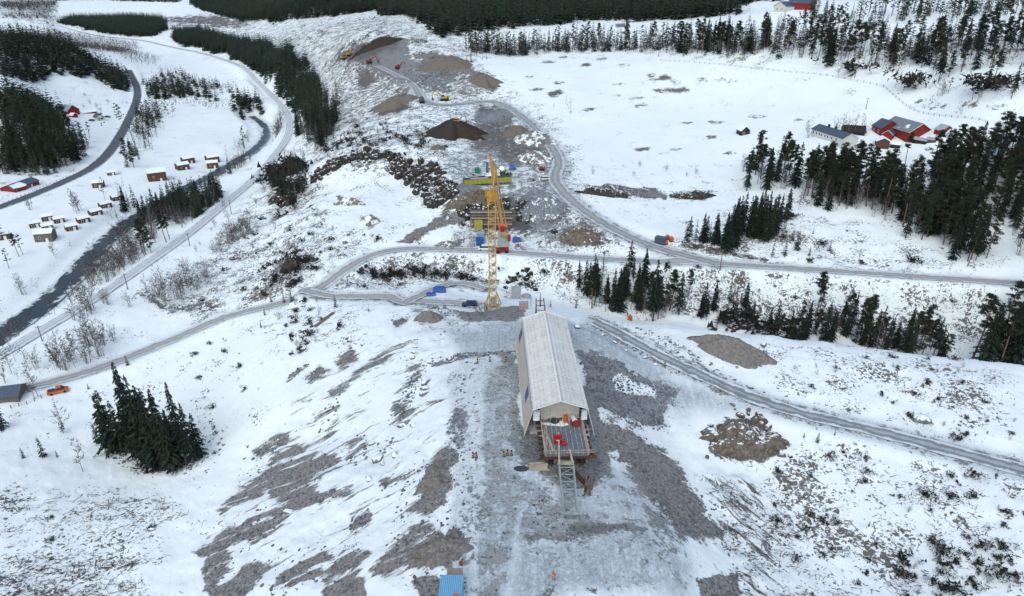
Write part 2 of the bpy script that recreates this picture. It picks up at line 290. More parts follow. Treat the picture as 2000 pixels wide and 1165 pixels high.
# left embankment slope: scree tongues
A_([(860,640),(900,690),(870,720),(880,900),(860,1060),(860,1180),(380,1180),(400,1060),(440,960),(560,800),(640,700),(740,640)], b=.235, c='grav', k=.12, s=.12, r_=.8, soft=.008, st=.9, an=R(18))
SC = [[(425,995),(470,950),(505,925),(540,885),(590,865),(600,880),(560,915),(505,960),(470,985),(440,1005)],
 [(525,935),(560,905),(600,885),(650,885),(655,905),(620,935),(625,965),(600,985),(540,985),(530,960)],
 [(480,1040),(560,1005),(620,980),(680,970),(700,950),(640,960),(560,990),(490,1020)],[(385,1080),(440,1040),(520,1025),(560,1020),(520,1045),(440,1070),(400,1090)],
 [(395,1120),(420,1080),(450,1060),(455,1090),(440,1120),(425,1165),(400,1150)],[(420,1160),(480,1100),(520,1110),(500,1150),(460,1180),(425,1180)],
 [(540,1130),(620,1085),(640,1095),(600,1115),(640,1130),(560,1150),(525,1155)],[(630,1120),(670,1075),(700,1060),(715,1080),(700,1120),(712,1180),(620,1180)],
 [(685,1010),(720,995),(725,1010),(710,1030),(685,1035)],[(725,1120),(750,1080),(800,1030),(830,1025),(880,1050),(900,1075),(885,1105),(800,1100),(760,1125)],
 [(800,1000),(830,980),(820,960),(835,905),(870,880),(895,890),(880,920),(890,950),(870,990),(840,1005)],[(805,1130),(850,1110),(870,1120),(858,1180),(830,1180)],
 [(590,740),(625,715),(640,725),(610,745)],[(560,740),(600,705),(605,715),(570,740)],[(700,705),(660,715),(650,702),(690,672)],
 [(740,945),(790,925),(840,905),(845,915),(800,935),(745,960)],[(490,880),(540,855),(570,850),(560,870),(500,900)],
 [(765,625),(800,620),(790,635),(770,640)]]
for q in SC: A_(q, b=.80, c='grav', s=.3, r_=.6, soft=.008)
A_([(800,600),(850,590),(900,600),(935,610),(930,640),(870,640),(830,640),(800,625)], b=.45, c='grey', s=.3, r_=.3)
A_([(905,610),(1025,600),(1025,625),(905,625)], b=.85, c='road', s=.4, r_=.05)
for q in ([(770,765),(800,720),(822,700),(832,705),(820,760),(800,800),(785,835),(755,835),(765,800)], [(840,705),(900,692),(1000,686),(1000,694),(900,702),(850,718)],
          [(865,850),(890,800),(905,810),(915,870),(895,880)], [(640,760),(700,720),(760,690),(770,700),(700,750),(650,790)]):
    A_(q, b=.6, c='blue', k=0, r_=.8, soft=.004)
for q in ([(610,830),(640,790),(665,760),(670,790),(640,860)], [(670,890),(690,850),(715,850),(715,890),(690,910)]): A_(q, b=.45, c='blue', k=0, r_=.8)
A_([(1000,1060),(1012,1000),(1018,1180),(1000,1180)], b=.15, s=.75, soft=.01)
# right of the haul road
A_([(1130,360),(1190,360),(1280,370),(1300,385),(1260,390),(1160,375)], b=.6, c='dk', k=.5, r_=1)
A_([(1230,368),(1305,378),(1298,390),(1250,388)], b=.85, c='grav', soft=.003)
A_([(1310,375),(1390,370),(1385,390),(1320,392)], b=.7, c='brown', r_=1)
A_([(1320,470),(1400,485),(1520,500),(1500,510),(1400,495),(1325,480)], b=.8, c='dirt', r_=.8)
# abutment pit
A_([(890,385),(940,375),(1000,380),(1060,395),(1050,420),(1030,450),(1000,440),(920,440),(905,420)], b=.85, c='dk', r_=1.2, s=.1)
A_([(1030,385),(1070,375),(1110,410),(1080,440),(1040,440)], b=.8, c='blue', r_=1)
A_([(1040,410),(1100,415),(1090,430),(1040,425)], b=.85, c='ochre')
A_([(1100,450),(1140,430),(1175,455),(1160,480),(1120,475)], b=.8, c='dirt', r_=1)
A_([(790,470),(820,445),(860,435),(900,420),(910,440),(850,448),(815,470)], b=.9, c='grav', r_=.3)
A_([(880,455),(960,455),(1040,460),(1080,490),(1060,500),(940,492),(880,485)], b=.4, c='road', s=.5, r_=.2)
A_([(905,335),(1000,330),(1080,345),(1000,365),(905,365)], b=.5, c='road', s=.5, r_=.1)
A_([(880,365),(945,358),(930,378),(890,385)], b=.9, c='blue')
A_([(775,468),(830,440),(850,432),(880,415),(870,430),(830,455),(800,470)], b=.9, c='grav')
# rock cut
A_([(630,330),(650,312),(690,300),(760,300),(800,308),(850,335),(890,375),(870,410),(840,395),(800,350),(750,330),(690,325),(650,345)], b=.6, c='dk', r_=1.8, k=.3)
A_([(660,385),(690,390),(700,405),(665,400)], b=.9, c='grav'); A_([(705,420),(735,425),(735,440),(715,445)], b=.85, c='grav')
# quarry far away
A_([(648,118),(690,95),(740,78),(770,72),(785,80),(770,105),(740,115),(700,120),(660,125)], b=.97, c='brown', r_=1.5, k=0)
A_([(700,120),(740,108),(790,80),(800,90),(800,120),(840,130),(830,150),(780,160),(730,140)], b=.9, c='blue', r_=.6, k=0, s=.4)
A_([(780,130),(850,130),(890,155),(880,180),(820,175),(790,150)], b=.75, c='blue', r_=1.2)
A_([(815,115),(850,105),(920,125),(925,145),(880,150),(840,130)], b=.97, c='grav', r_=1.0)
A_([(920,145),(950,145),(970,165),(965,180),(930,165)], b=.97, c='dirt', r_=1)
A_([(740,200),(770,185),(800,180),(800,205),(780,218),(740,222)], b=.95, c='dirt', r_=.6)
A_([(880,160),(920,150),(960,180),(900,190)], b=.6, c='grav', r_=1)
A_([(700,140),(730,150),(720,170),(700,165)], b=.9, c='dirt')
A_([(300,35),(420,30),(500,45),(470,58),(380,50),(310,42)], b=.85, c='dirt', r_=.6)
A_([(940,205),(1000,220),(1000,228),(930,222)], b=.8, c='dirt')
A_([(930,220),(1010,222),(1000,235),(930,240)], b=.85, c='grey')
# streaks on the white field
for (x, y, w, h) in [(a_, b_, c_*1.25, d_*1.3) for a_, b_, c_, d_ in [(1070,122,14,2),(1100,112,7,2),(1145,127,11,3),(1175,116,10,2),(1220,127,12,2),(1091,162,12,3),(1035,150,9,2),(1050,175,12,3),(1270,146,8,2),(1290,155,22,3),(1300,178,24,4),(1340,176,10,2),(1370,158,12,3),(1405,157,11,2),(1245,193,15,2.5),(1330,175,12,2.5),(1250,207,14,3),(1320,161,8,2),(1300,150,10,2),(1400,239,14,2),(1340,240,12,2),(1425,300,12,3),(1255,292,16,3),(1560,235,9,2),(1640,143,8,2),(1830,210,22,4),(1895,205,14,4),(1950,208,18,3),(1790,200,14,3),(1085,183,14,5),(1213,50,13,3),(1242,42,22,2),(1430,160,8,2),(1480,228,16,2),(1390,268,10,3),(1205,187,9,2),(1150,215,12,3),(1210,165,10,2),(1320,292,14,2)]]:
    A_([(x-w,y),(x-w*.4,y-h*.7),(x+w*.5,y-h),(x+w,y-h*.2),(x+w*.4,y+h*.6),(x-w*.5,y+h)], b=.90, c='dirt', soft=.003)
# forest floors
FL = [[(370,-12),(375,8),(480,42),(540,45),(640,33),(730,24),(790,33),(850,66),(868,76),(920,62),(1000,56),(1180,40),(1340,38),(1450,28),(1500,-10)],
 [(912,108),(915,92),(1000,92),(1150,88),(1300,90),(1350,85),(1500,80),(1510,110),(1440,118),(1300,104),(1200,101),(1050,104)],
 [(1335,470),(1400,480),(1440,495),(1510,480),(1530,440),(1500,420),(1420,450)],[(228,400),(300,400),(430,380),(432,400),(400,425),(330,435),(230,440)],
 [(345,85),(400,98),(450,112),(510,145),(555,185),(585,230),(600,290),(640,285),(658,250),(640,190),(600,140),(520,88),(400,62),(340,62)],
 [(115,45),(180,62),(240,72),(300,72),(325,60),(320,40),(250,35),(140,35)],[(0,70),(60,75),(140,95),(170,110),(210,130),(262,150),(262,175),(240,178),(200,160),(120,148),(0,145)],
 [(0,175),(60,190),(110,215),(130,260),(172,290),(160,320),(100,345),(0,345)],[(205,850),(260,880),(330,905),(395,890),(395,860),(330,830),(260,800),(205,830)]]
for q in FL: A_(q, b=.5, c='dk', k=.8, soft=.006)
A_([(270,205),(315,215),(310,250),(280,270),(262,250)], b=.3, c='dirt'); A_([(0,-5),(110,-5),(110,60),(95,72),(95,50),(0,42)], b=.62, c='dirt', soft=.01); A_([(120,-15),(360,-10),(350,3),(230,0),(130,4)], b=.6, c='dk'); A_([(80,72),(110,62),(270,85),(290,98),(190,105),(100,85)], b=.5, c='dirt')
A_([(1500,55),(1640,60),(1990,60),(2000,140),(1900,150),(1800,140),(1600,125),(1500,112)], b=.25, c='dirt', k=.8)
# brash on the lower left snowfield
A_([(1260,1040),(1300,1090),(1350,1110),(1340,1180),(1000,1180),(1010,1060),(1100,1060)], b=.28, c='blue', s=1.0, soft=.015)
A_([(0,960),(340,960),(360,1000),(280,1020),(0,1010)], b=.27, c='dirt', k=.9, soft=.02); A_([(0,1090),(260,1090),(300,1180),(0,1180)], b=.36, c='dirt', k=1., soft=.02)
A_([(0,1010),(300,1010),(320,1100),(0,1100)], b=.05, c='dirt', k=.6)
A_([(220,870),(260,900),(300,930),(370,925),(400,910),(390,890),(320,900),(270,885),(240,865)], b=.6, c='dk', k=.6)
A_([(270,565),(300,568),(340,600),(420,590),(420,600),(340,612),(300,585)], b=.8, c='wet')
# beside the roads: ploughed grey verge
for k, wv in (('haul_road', 3.5), ('farm_haul_road', 4.0), ('gravel_road', 1.4), ('site_road', 3), ('site_track', 2)):
    D, I = RD[k]; w = RP[k][1]; g = 1-sstep(w*.5, w*.5+wv+RR*.003, D); slush = np.maximum(slush, g*.7); bare = np.maximum(bare, g*(.5 if k != 'gravel_road' else .35))
    col = col*(1-g[..., None])+np.array(COL['road'])*g[..., None]; speck *= 1-g; rough *= 1-g*.8
D, I = RD['river']; g = 1-sstep(5, 9, D); bare = np.maximum(bare*(1-g), g*.35); slush = np.maximum(slush, g*.25)
D, I = RD['railway']; g = 1-sstep(3, 6+RR*.002, D); bare *= 1-g; speck *= 1-g*.8; rough *= 1-g*.9
D, I = RD['asphalt_road']; g = 1-sstep(4, 7+RR*.002, D); bare = bare*(1-g)+g*.15; rough *= 1-g*.9
# tyre-worn mottling on the open site
bare = bare + np.where((slush > .4), (fbm(GX, GY*.35, 3.0, 3, 41)-.5)*.35, 0)
# relief
rel = (fbm(GX, GY, 14, 5, 3)-.5)*2.2 + (fbm(GX, GY, 3.2, 4, 5)-.5)*1.3
H = H + rel*rough*np.clip(1.3-RR/900, .25, 1)
dd = np.full(GX.shape, 1e9)
for k in RD: dd = np.minimum(dd, RD[k][0]-RP[k][1]*.5)
for k in ('railway','asphalt_road','gravel_road','haul_road','farm_haul_road','site_road','site_track'):
    P, w = RP[k]; D, I = RD[k]; zc = np.interp(I, np.arange(len(P)), P[:, 2]); wg = 1-sstep(0, 2+RR*.003, D-w*.5-.4-RR*.002); H = H*(1-wg)+(zc-.02)*wg

# ------------------------------------------------------------------ node helpers and materials
class NT_:
    def __init__(s, name):
        s.m = bpy.data.materials.new(name); s.m.use_nodes = True; s.t = s.m.node_tree; s.b = s.t.nodes['Principled BSDF']
        s.b.inputs['Specular IOR Level'].default_value = .25
    def n(s, ty, **kw):
        nd = s.t.nodes.new(ty)
        for k, v in kw.items():
            if k.startswith('i_'):
                key = k[2:]; nd.inputs[int(key) if key.isdigit() else key.replace('_', ' ')].default_value = v
            else: setattr(nd, k, v)
        return nd
    def l(s, a, b): s.t.links.new(a, b)
    def noise(s, scale, detail=4, rough=.55, vec=None, dist=0):
        nd = s.n('ShaderNodeTexNoise'); nd.inputs['Scale'].default_value = scale; nd.inputs['Detail'].default_value = detail
        nd.inputs['Roughness'].default_value = rough; nd.inputs['Distortion'].default_value = dist
        if vec is not None: s.l(vec, nd.inputs['Vector'])
        return nd.outputs[0]
    def math(s, op, a, b=None, c=None, clamp=False):
        nd = s.n('ShaderNodeMath', operation=op); nd.use_clamp = clamp
        for i, v in enumerate((a, b, c)):
            if v is None: continue
            if isinstance(v, (int, float)): nd.inputs[i].default_value = v
            else: s.l(v, nd.inputs[i])
        return nd.outputs[0]
    def ramp(s, f, a, b, lo=0., hi=1.):
        nd = s.n('ShaderNodeMapRange'); nd.interpolation_type = 'SMOOTHSTEP'; s.l(f, nd.inputs[0])
        for i, v in zip((1, 2, 3, 4), (a, b, lo, hi)): nd.inputs[i].default_value = v
        return nd.outputs[0]
    def mix(s, f, a, b):
        nd = s.n('ShaderNodeMix', data_type='RGBA')
        if isinstance(f, (int, float)): nd.inputs[0].default_value = f
        else: s.l(f, nd.inputs[0])
        for i, v in ((6, a), (7, b)):
            if isinstance(v, tuple): nd.inputs[i].default_value = v+(1,) if len(v) == 3 else v
            else: s.l(v, nd.inputs[i])
        return nd.outputs[2]
    def pos(s):
        return s.n('ShaderNodeNewGeometry').outputs['Position']
    def obj(s): return s.n('ShaderNodeTexCoord').outputs['Object']
    def out(s, c, r=.9, bump=None, bd=.1, bs=.5):
        if isinstance(c, tuple): s.b.inputs['Base Color'].default_value = c+(1,)
        else: s.l(c, s.b.inputs['Base Color'])
        s.b.inputs['Roughness'].default_value = r
        if bump is not None:
            nd = s.n('ShaderNodeBump'); nd.inputs['Distance'].default_value = bd; nd.inputs['Strength'].default_value = bs
            s.l(bump, nd.inputs['Height']); s.l(nd.outputs[0], s.b.inputs['Normal'])
        return s.m
SNOW = (.80, .86, .86)
def mat_ground():
    s = NT_('snowy_ground'); P = s.pos()
    bare_ = s.n('ShaderNodeAttribute', attribute_name='bare').outputs['Fac']; sl_ = s.n('ShaderNodeAttribute', attribute_name='slush').outputs['Fac']
    sp_ = s.n('ShaderNodeAttribute', attribute_name='speck').outputs['Fac']; cl = s.n('ShaderNodeAttribute', attribute_name='gcol').outputs['Color']
    n1 = s.noise(.33, 9, .72, P, .6); n2 = s.noise(1.6, 6, .7, P); nn = s.math('ADD', s.math('MULTIPLY', n1, .6), s.math('MULTIPLY', n2, .4))
    sa_ = s.n('ShaderNodeAttribute', attribute_name='sang').outputs['Fac']; sk_ = s.n('ShaderNodeAttribute', attribute_name='strk').outputs['Fac']
    vr = s.n('ShaderNodeVectorRotate'); vr.rotation_type = 'Z_AXIS'; s.l(P, vr.inputs['Vector']); s.l(s.math('MULTIPLY', sa_, -1), vr.inputs['Angle']); mp0 = s.n('ShaderNodeMapping'); s.l(vr.outputs[0], mp0.inputs[0]); mp0.inputs['Scale'].default_value = (.11, .55, .12)
    ns = s.noise(1.0, 8, .68, mp0.outputs[0], .5); nn = s.math('ADD', s.math('MULTIPLY', nn, s.math('SUBTRACT', 1, sk_)), s.math('MULTIPLY', ns, sk_))
    nn = s.math('MULTIPLY', s.math('SUBTRACT', nn, .5), 6.2)
    m = s.ramp(s.math('ADD', s.math('MULTIPLY', s.math('SUBTRACT', bare_, .5), 2.1), nn), -.20, .26)
    fine = s.noise(4.5, 5, .75, P); big = s.noise(.08, 4, .6, P)
    gc = s.mix(s.ramp(fine, .25, .78), s.mix(.42, cl, (.02, .02, .02)), s.mix(.30, cl, (.42, .42, .42)))
    gc = s.mix(s.ramp(big, .35, .65, 0, .25), gc, s.mix(.5, gc, (.15, .12, .09)))
    vor = s.n('ShaderNodeTexVoronoi'); vor.inputs['Scale'].default_value = 2.6; s.l(P, vor.inputs['Vector'])
    st = s.n('ShaderNodeTexVoronoi'); st.inputs['Scale'].default_value = 1.7; s.l(P, st.inputs['Vector'])
    gc = s.mix(s.ramp(vor.outputs['Distance'], .1, .55, .35, 0), gc, (.30, .30, .30))
    cre = s.ramp(st.outputs['Distance'], .38, .62); vc = s.n('ShaderNodeSeparateColor'); s.l(vor.outputs['Color'], vc.inputs[0]); gc = s.mix(s.ramp(vc.outputs[0], .55, 1, 0, .45), gc, s.mix(.5, gc, (.45, .46, .47))); gc = s.mix(s.math('MULTIPLY', cre, s.math('MULTIPLY_ADD', sl_, -.4, .42)), gc, (.05, .05, .052)); gc = s.mix(s.ramp(vc.outputs[1], .82, .9, 0, .6), gc, (.05, .05, .052))  # cre: crevice shade between the stones, painted into the ground colour
    # dirty, driven snow
    dirty = s.mix(s.ramp(s.noise(.9, 6, .7, P, 1.5), .35, .65), (.25, .29, .32), (.50, .57, .61))
    mp = s.n('ShaderNodeMapping'); s.l(P, mp.inputs[0]); mp.inputs['Scale'].default_value = (1.5, .10, .5); ru = s.noise(1.0, 5, .7, mp.outputs[0], .3)
    dirty = s.mix(s.ramp(ru, .42, .62, 0, .55), dirty, (.20, .235, .255))
    snow = s.mix(s.math('MULTIPLY', sl_, .95), SNOW, dirty)
    snow = s.mix(s.ramp(s.noise(.05, 5, .6, P), .3, .7, 0, .20), snow, (.60, .68, .73))
    c = s.mix(m, snow, gc)
    # small dark tufts and twigs poking through the snow
    t1 = s.noise(1.15, 5, .62, P, .9); t2 = s.noise(.10, 4, .6, P)
    th = s.math('ADD', t1, s.math('MULTIPLY', s.math('SUBTRACT', t2, .5), .75))
    thr = s.math('ADD', th, s.math('MULTIPLY', sp_, .15)); tm = s.ramp(thr, .70, .74, 0, .9)
    c = s.mix(tm, c, s.mix(s.noise(.9, 2, .5, P), (.035, .034, .022), (.10, .065, .045)))
    h = s.math('ADD', s.math('MULTIPLY', s.math('SUBTRACT', fine, st.outputs['Distance']), m), s.math('MULTIPLY', n2, .4))
    return s.out(c, .85, h, .35, .55)
M = {}
M['ground'] = mat_ground()

def new_mesh(name, V, Fq=None, Ft=None, mats=(), mi=None, smooth=False):
    me = bpy.data.meshes.new(name); V = np.asarray(V, np.float32)
    faces = []
    tot = []; loops = []
    if Fq is not None and len(Fq): loops.append(np.asarray(Fq, np.int32).ravel()); tot.append(np.full(len(Fq), 4, np.int32))
    if Ft is not None and len(Ft): loops.append(np.asarray(Ft, np.int32).ravel()); tot.append(np.full(len(Ft), 3, np.int32))
    loops = np.concatenate(loops); tot = np.concatenate(tot); st = np.r_[0, np.cumsum(tot)[:-1]].astype(np.int32)
    me.vertices.add(len(V)); me.vertices.foreach_set('co', V.ravel())
    me.loops.add(len(loops)); me.loops.foreach_set('vertex_index', loops)
    me.polygons.add(len(tot)); me.polygons.foreach_set('loop_start', st); me.polygons.foreach_set('loop_total', tot)
    for m in mats: me.materials.append(m)
    if mi is not None: me.polygons.foreach_set('material_index', np.asarray(mi, np.int32))
    if smooth: me.polygons.foreach_set('use_smooth', np.ones(len(tot), bool))
    me.update(calc_edges=True); me.validate(); return me
def tag(o, label=None, cat=None, group=None, kind=None):
    if label: o['label'] = label
    if cat: o['category'] = cat
    if group: o['group'] = group
    if kind: o['kind'] = kind
    return o
def put(name, me, parent=None, loc=None, rz=0):
    o = bpy.data.objects.new(name, me); C.objects.link(o)
    if parent is not None: o.parent = parent
    if loc is not None: o.location = tuple(float(v) for v in loc)
    if rz: o.rotation_euler = (0, 0, rz)
    return o
def empty(name, loc, rz=0, label=None, cat=None, group=None):
    o = bpy.data.objects.new(name, None); C.objects.link(o); o.location = tuple(float(v) for v in loc); o.rotation_euler = (0, 0, rz); o.empty_display_size = .5
    return tag(o, label, cat, group)

# ------------------------------------------------------------------ the ground sheet
V = np.stack([GX, GY, H], -1).reshape(-1, 3); i = np.arange(NR-1)[:, None]*NT+np.arange(NT-1)[None]; i = i.ravel()
me = new_mesh('ground', V, np.stack([i, i+NT, i+NT+1, i+1], 1)[:, ::-1], mats=[M['ground']], smooth=True)
for nm, arr in (('bare', bare), ('slush', slush), ('speck', speck), ('sang', sang), ('strk', strk)):
    a = me.attributes.new(nm, 'FLOAT', 'POINT'); a.data.foreach_set('value', arr.ravel().astype(np.float32))
a = me.attributes.new('gcol', 'FLOAT_COLOR', 'POINT'); a.data.foreach_set('color', np.concatenate([col, np.ones(GX.shape+(1,))], -1).ravel().astype(np.float32))
tag(put('ground', me), 'snow covered hillside and valley floor with bare gravel and rock patches', None, None, 'structure')

# ------------------------------------------------------------------ road ribbons
def ribbon(name, P, w, mat, n=5, off=.06, parent=None, shift=0., kind='structure', label=None, jag=0.):
    T = np.gradient(P[:, :2], axis=0); T /= np.linalg.norm(T, axis=1)[:, None]+1e-9; N = np.stack([T[:, 1], -T[:, 0]], 1)
    V = []; s = np.r_[0, np.cumsum(np.hypot(*(np.diff(P[:, :2], axis=0).T)))]; uv = []
    for j in range(n):
        f = j/(n-1)*2-1; jj = (fbm(s, s*0+j*7.7, 3.5, 3, 77)-.5)*jag*abs(f)**3
        q = P[:, :2]+N*((f*w/2+shift+jj*np.sign(f))[:, None] if jag else (f*w/2+shift)); rr = np.hypot(q[:, 0], q[:, 1])
        V.append(np.c_[q, gz(q[:, 0], q[:, 1])+off+rr*.0004]); uv.append(np.c_[np.full(len(s), f), s])
    V = np.stack(V, 1).reshape(-1, 3); uv = np.stack(uv, 1).reshape(-1, 2)
    i = (np.arange(len(P)-1)[:, None]*n+np.arange(n-1)[None]).ravel(); Fq = np.stack([i, i+1, i+n+1, i+n], 1)
    me = new_mesh(name, V, Fq, mats=[mat], smooth=True)
    a = me.attributes.new('ruv', 'FLOAT_VECTOR', 'POINT'); a.data.foreach_set('vector', np.c_[uv, np.zeros(len(uv))].ravel().astype(np.float32))
    o = put(name, me, parent)
    if kind: o['kind'] = kind
    if label: o['label'] = label
    return o
def mat_road(name, base, track, edge, edge_at=.8, tpos=.42, tw=.2, rgh=.8):
    s = NT_(name); A = s.n('ShaderNodeAttribute', attribute_name='ruv').outputs['Vector']; sp = s.n('ShaderNodeSeparateXYZ'); s.l(A, sp.inputs[0]); P = s.pos()
    au = s.math('ABSOLUTE', sp.outputs[0]); wob = s.math('MULTIPLY', s.math('SUBTRACT', s.noise(.35, 6, .68, P), .5), 1.5)
    au2 = s.math('ADD', au, wob); tr = s.ramp(s.math('ABSOLUTE', s.math('SUBTRACT', au2, tpos)), tw*.3, tw, 1, 0)
    c = s.mix(tr, base, track); c = s.mix(s.ramp(s.noise(1.2, 6, .7, P), .3, .7, 0, .35), c, tuple(v*.6 for v in base))
    c = s.mix(s.ramp(au2, edge_at-.15, edge_at+.12), c, edge)
    return s.out(c, rgh, s.noise(5, 4, .6, P), .05, .4)
M['asphalt'] = mat_road('wet_asphalt', (.105, .125, .14), (.075, .09, .105), (.5, .53, .56), .97)
M['gravel_rd'] = mat_road('worn_gravel_road', (.38, .39, .385), (.29, .30, .30), (.58, .62, .63), .74)
M['haul'] = mat_road('wet_haul_road', (.36, .375, .375), (.24, .255, .26), (.52, .56, .58), .76)
M['farm_haul'] = mat_road('slushy_haul_road', (.38, .415, .43), (.19, .21, .225), (.60, .66, .69), .74, .40, .34)
M['railbed'] = mat_road('snowy_ballast', (.62, .67, .70), (.74, .79, .82), (.30, .29, .28), .93)
LB = {'asphalt_road': ('asphalt', 'dark wet asphalt road curving through the valley past the cabins', 0), 'gravel_road': ('gravel_rd', 'pale grey gravel road running across the hillside beyond the ravine', .5),
      'haul_road': ('haul', 'winding grey haul road climbing from the gravel road to the far quarry', .8), 'farm_haul_road': ('farm_haul', 'slushy haul road with dark wheel tracks right of the white shed', .9),
      'site_road': ('gravel_rd', 'short grey road leading to the foot of the yellow crane', .6), 'site_track': ('gravel_rd', 'narrow loop of track behind the blue tarpaulin stacks', .5)}
for q, (k, (mt, lb, jg)) in enumerate(LB.items()):
    ribbon(k, RP[k][0], RP[k][1], M[mt], 7, .05+.035*q, label=lb, jag=jg)
rw = ribbon('railway_bed', RP['railway'][0], 5.0, M['railbed'], 5, .12, label='snow covered single railway line curving along the river')
sM = NT_('dark_steel_rail'); M['rail'] = sM.out((.10, .095, .09), .5)
for sgn in (-.75, .75): ribbon('rail', RP['railway'][0], .14, M['rail'], 2, .28, parent=rw, shift=sgn, kind=None)
def mat_water():
    s = NT_('cold_river_water'); P = s.pos(); f = s.noise(.13, 6, .65, P, 1.2)
    A = s.n('ShaderNodeAttribute', attribute_name='ruv').outputs['Vector']; sp = s.n('ShaderNodeSeparateXYZ'); s.l(A, sp.inputs[0])
    au = s.math('ABSOLUTE', sp.outputs[0]); e = s.ramp(s.math('ADD', f, s.math('MULTIPLY', au, .26)), .71, .75)
    c = s.mix(e, (.026, .033, .040), s.mix(s.noise(.5, 4, .6, P), (.30, .38, .37), (.66, .73, .75)))
    m = s.out(c, .3, s.noise(1.5, 4, .6, P), .1, .3); s.l(s.ramp(e, 0, 1, .35, .7), s.b.inputs['Roughness']); s.b.inputs['Specular IOR Level'].default_value = .3
    return m
M['water'] = mat_water()
P_ = RP['river'][0].copy(); w_ = 12.5*np.clip(1.25-np.hypot(P_[:, 0], P_[:, 1])/800., .5, 1)[:, None]
T = np.gradient(P_[:, :2], axis=0); T /= np.linalg.norm(T, axis=1)[:, None]; N = np.stack([T[:, 1], -T[:, 0]], 1); n_ = 9; V = []; uv = []
for j in range(n_):
    f = j/(n_-1)*2-1; q = P_[:, :2]+N*(f*w_/2*(1+.8*(fbm(P_[:, 0], P_[:, 1], 25, 3, 9+(f > 0))[:, None]-.5))); V.append(np.c_[q, np.full(len(q), -12.45)]); uv.append(np.c_[np.full(len(q), f), np.arange(len(q)), np.zeros(len(q))])
V = np.stack(V, 1).reshape(-1, 3); i = (np.arange(len(P_)-1)[:, None]*n_+np.arange(n_-1)[None]).ravel()
me = new_mesh('river', V, np.stack([i, i+1, i+n_+1, i+n_], 1), mats=[M['water']]); a = me.attributes.new('ruv', 'FLOAT_VECTOR', 'POINT'); a.data.foreach_set('vector', np.stack(uv, 1).ravel().astype(np.float32))
tag(put('river', me), 'dark half frozen river with pale ice floes beside the cabins', None, None, 'structure')
# ------------------------------------------------------------------ vegetation prototypes (unit height, numpy)
def tube_np(pts, rad, k=4):
    V = []; Fc = []; pts = np.asarray(pts, float)
    for i, (p, r_) in enumerate(zip(pts, rad)):
        d = pts[min(i+1, len(pts)-1)]-pts[max(i-1, 0)]; d = d/(np.linalg.norm(d)+1e-9)
        a = np.cross(d, [0, 1, 0] if abs(d[1]) < .9 else [1, 0, 0]); a /= np.linalg.norm(a)+1e-9; b = np.cross(d, a)
        for q in range(k): t = 2*math.pi*q/k; V.append(p+(a*math.cos(t)+b*math.sin(t))*r_)
    for i in range(len(pts)-1):
        for q in range(k):
            a0 = i*k+q; a1 = i*k+(q+1) % k; Fc += [(a0, a1, a1+k), (a0, a1+k, a0+k)]
    return np.array(V), Fc
class PB:                                        # triangles of trunk (0) and crown (1)
    def __init__(s): s.V = [[], []]; s.F = [[], []]; s.n = [0, 0]
    def add(s, k, V, Fc):
        s.V[k].append(np.asarray(V, float)); s.F[k].append(np.asarray(Fc, int)+s.n[k]); s.n[k] += len(V)
    def get(s): return [(np.concatenate(s.V[k]), np.concatenate(s.F[k])) if s.n[k] else (np.zeros((0, 3)), np.zeros((0, 3), int)) for k in (0, 1)]
def spruce(seed, whorls, nb, side, wide=.16, gap=.0, base=.06, fat=.15):
    g = random.Random(seed); p = PB(); lean = g.uniform(-.01, .01)
    p.add(0, *tube_np([(0, 0, -.03), (lean, 0, .5), (0, 0, .985)], [.013, .008, .001], 5))
    V = []; Fc = []
    for i in range(whorls):
        t = (i+g.random()*.8)/whorls; z = base+(1-base-.01)*t; Rr = wide*(1-t)**.82*g.uniform(.75, 1.12)+.008
        if t < .1: Rr *= .65+3.5*t
        a0 = g.random()*6.28
        for b in range(nb):
            if g.random() < gap: continue
            a = a0+b*6.283/nb+g.uniform(-.3, .3); Rb = Rr*g.uniform(.45, 1.25); ca, sa = math.cos(a), math.sin(a); dz = Rb*g.uniform(.25, .65)*(1.1-t)
            up = .012*(1-t)
            def P(rad, off, zz): return (ca*rad-sa*off, sa*rad+ca*off, zz)
            w = Rb*fat
            k = len(V); V += [P(.002, 0, z), P(Rb*.55, -w, z-dz*.45), P(Rb*.55, w, z-dz*.45), P(Rb, 0, z-dz+up), P(Rb*.5, 0, z-dz*.3+.012)]
            Fc += [(k, k+1, k+4), (k, k+4, k+2), (k+1, k+3, k+4), (k+4, k+3, k+2)]
            for q in range(side):
                f = (q+.6)/side; rr = Rb*f; ww = Rb*.34*(1-f*.55)*g.uniform(.6, 1.2); sg = 1 if q % 2 else -1; zz = z-dz*f
                k = len(V); V += [P(rr*.85, 0, zz+.004), P(rr+Rb*.14, sg*ww, zz-.02*g.random()-.012), P(rr+Rb*.05, sg*ww*.4, zz-.03*g.uniform(.5, 1.3)), P(rr+Rb*.1, 0, zz-.004)]
                Fc += [(k, k+1, k+3), (k, k+2, k+1)]
    p.add(1, V, Fc); return p.get()
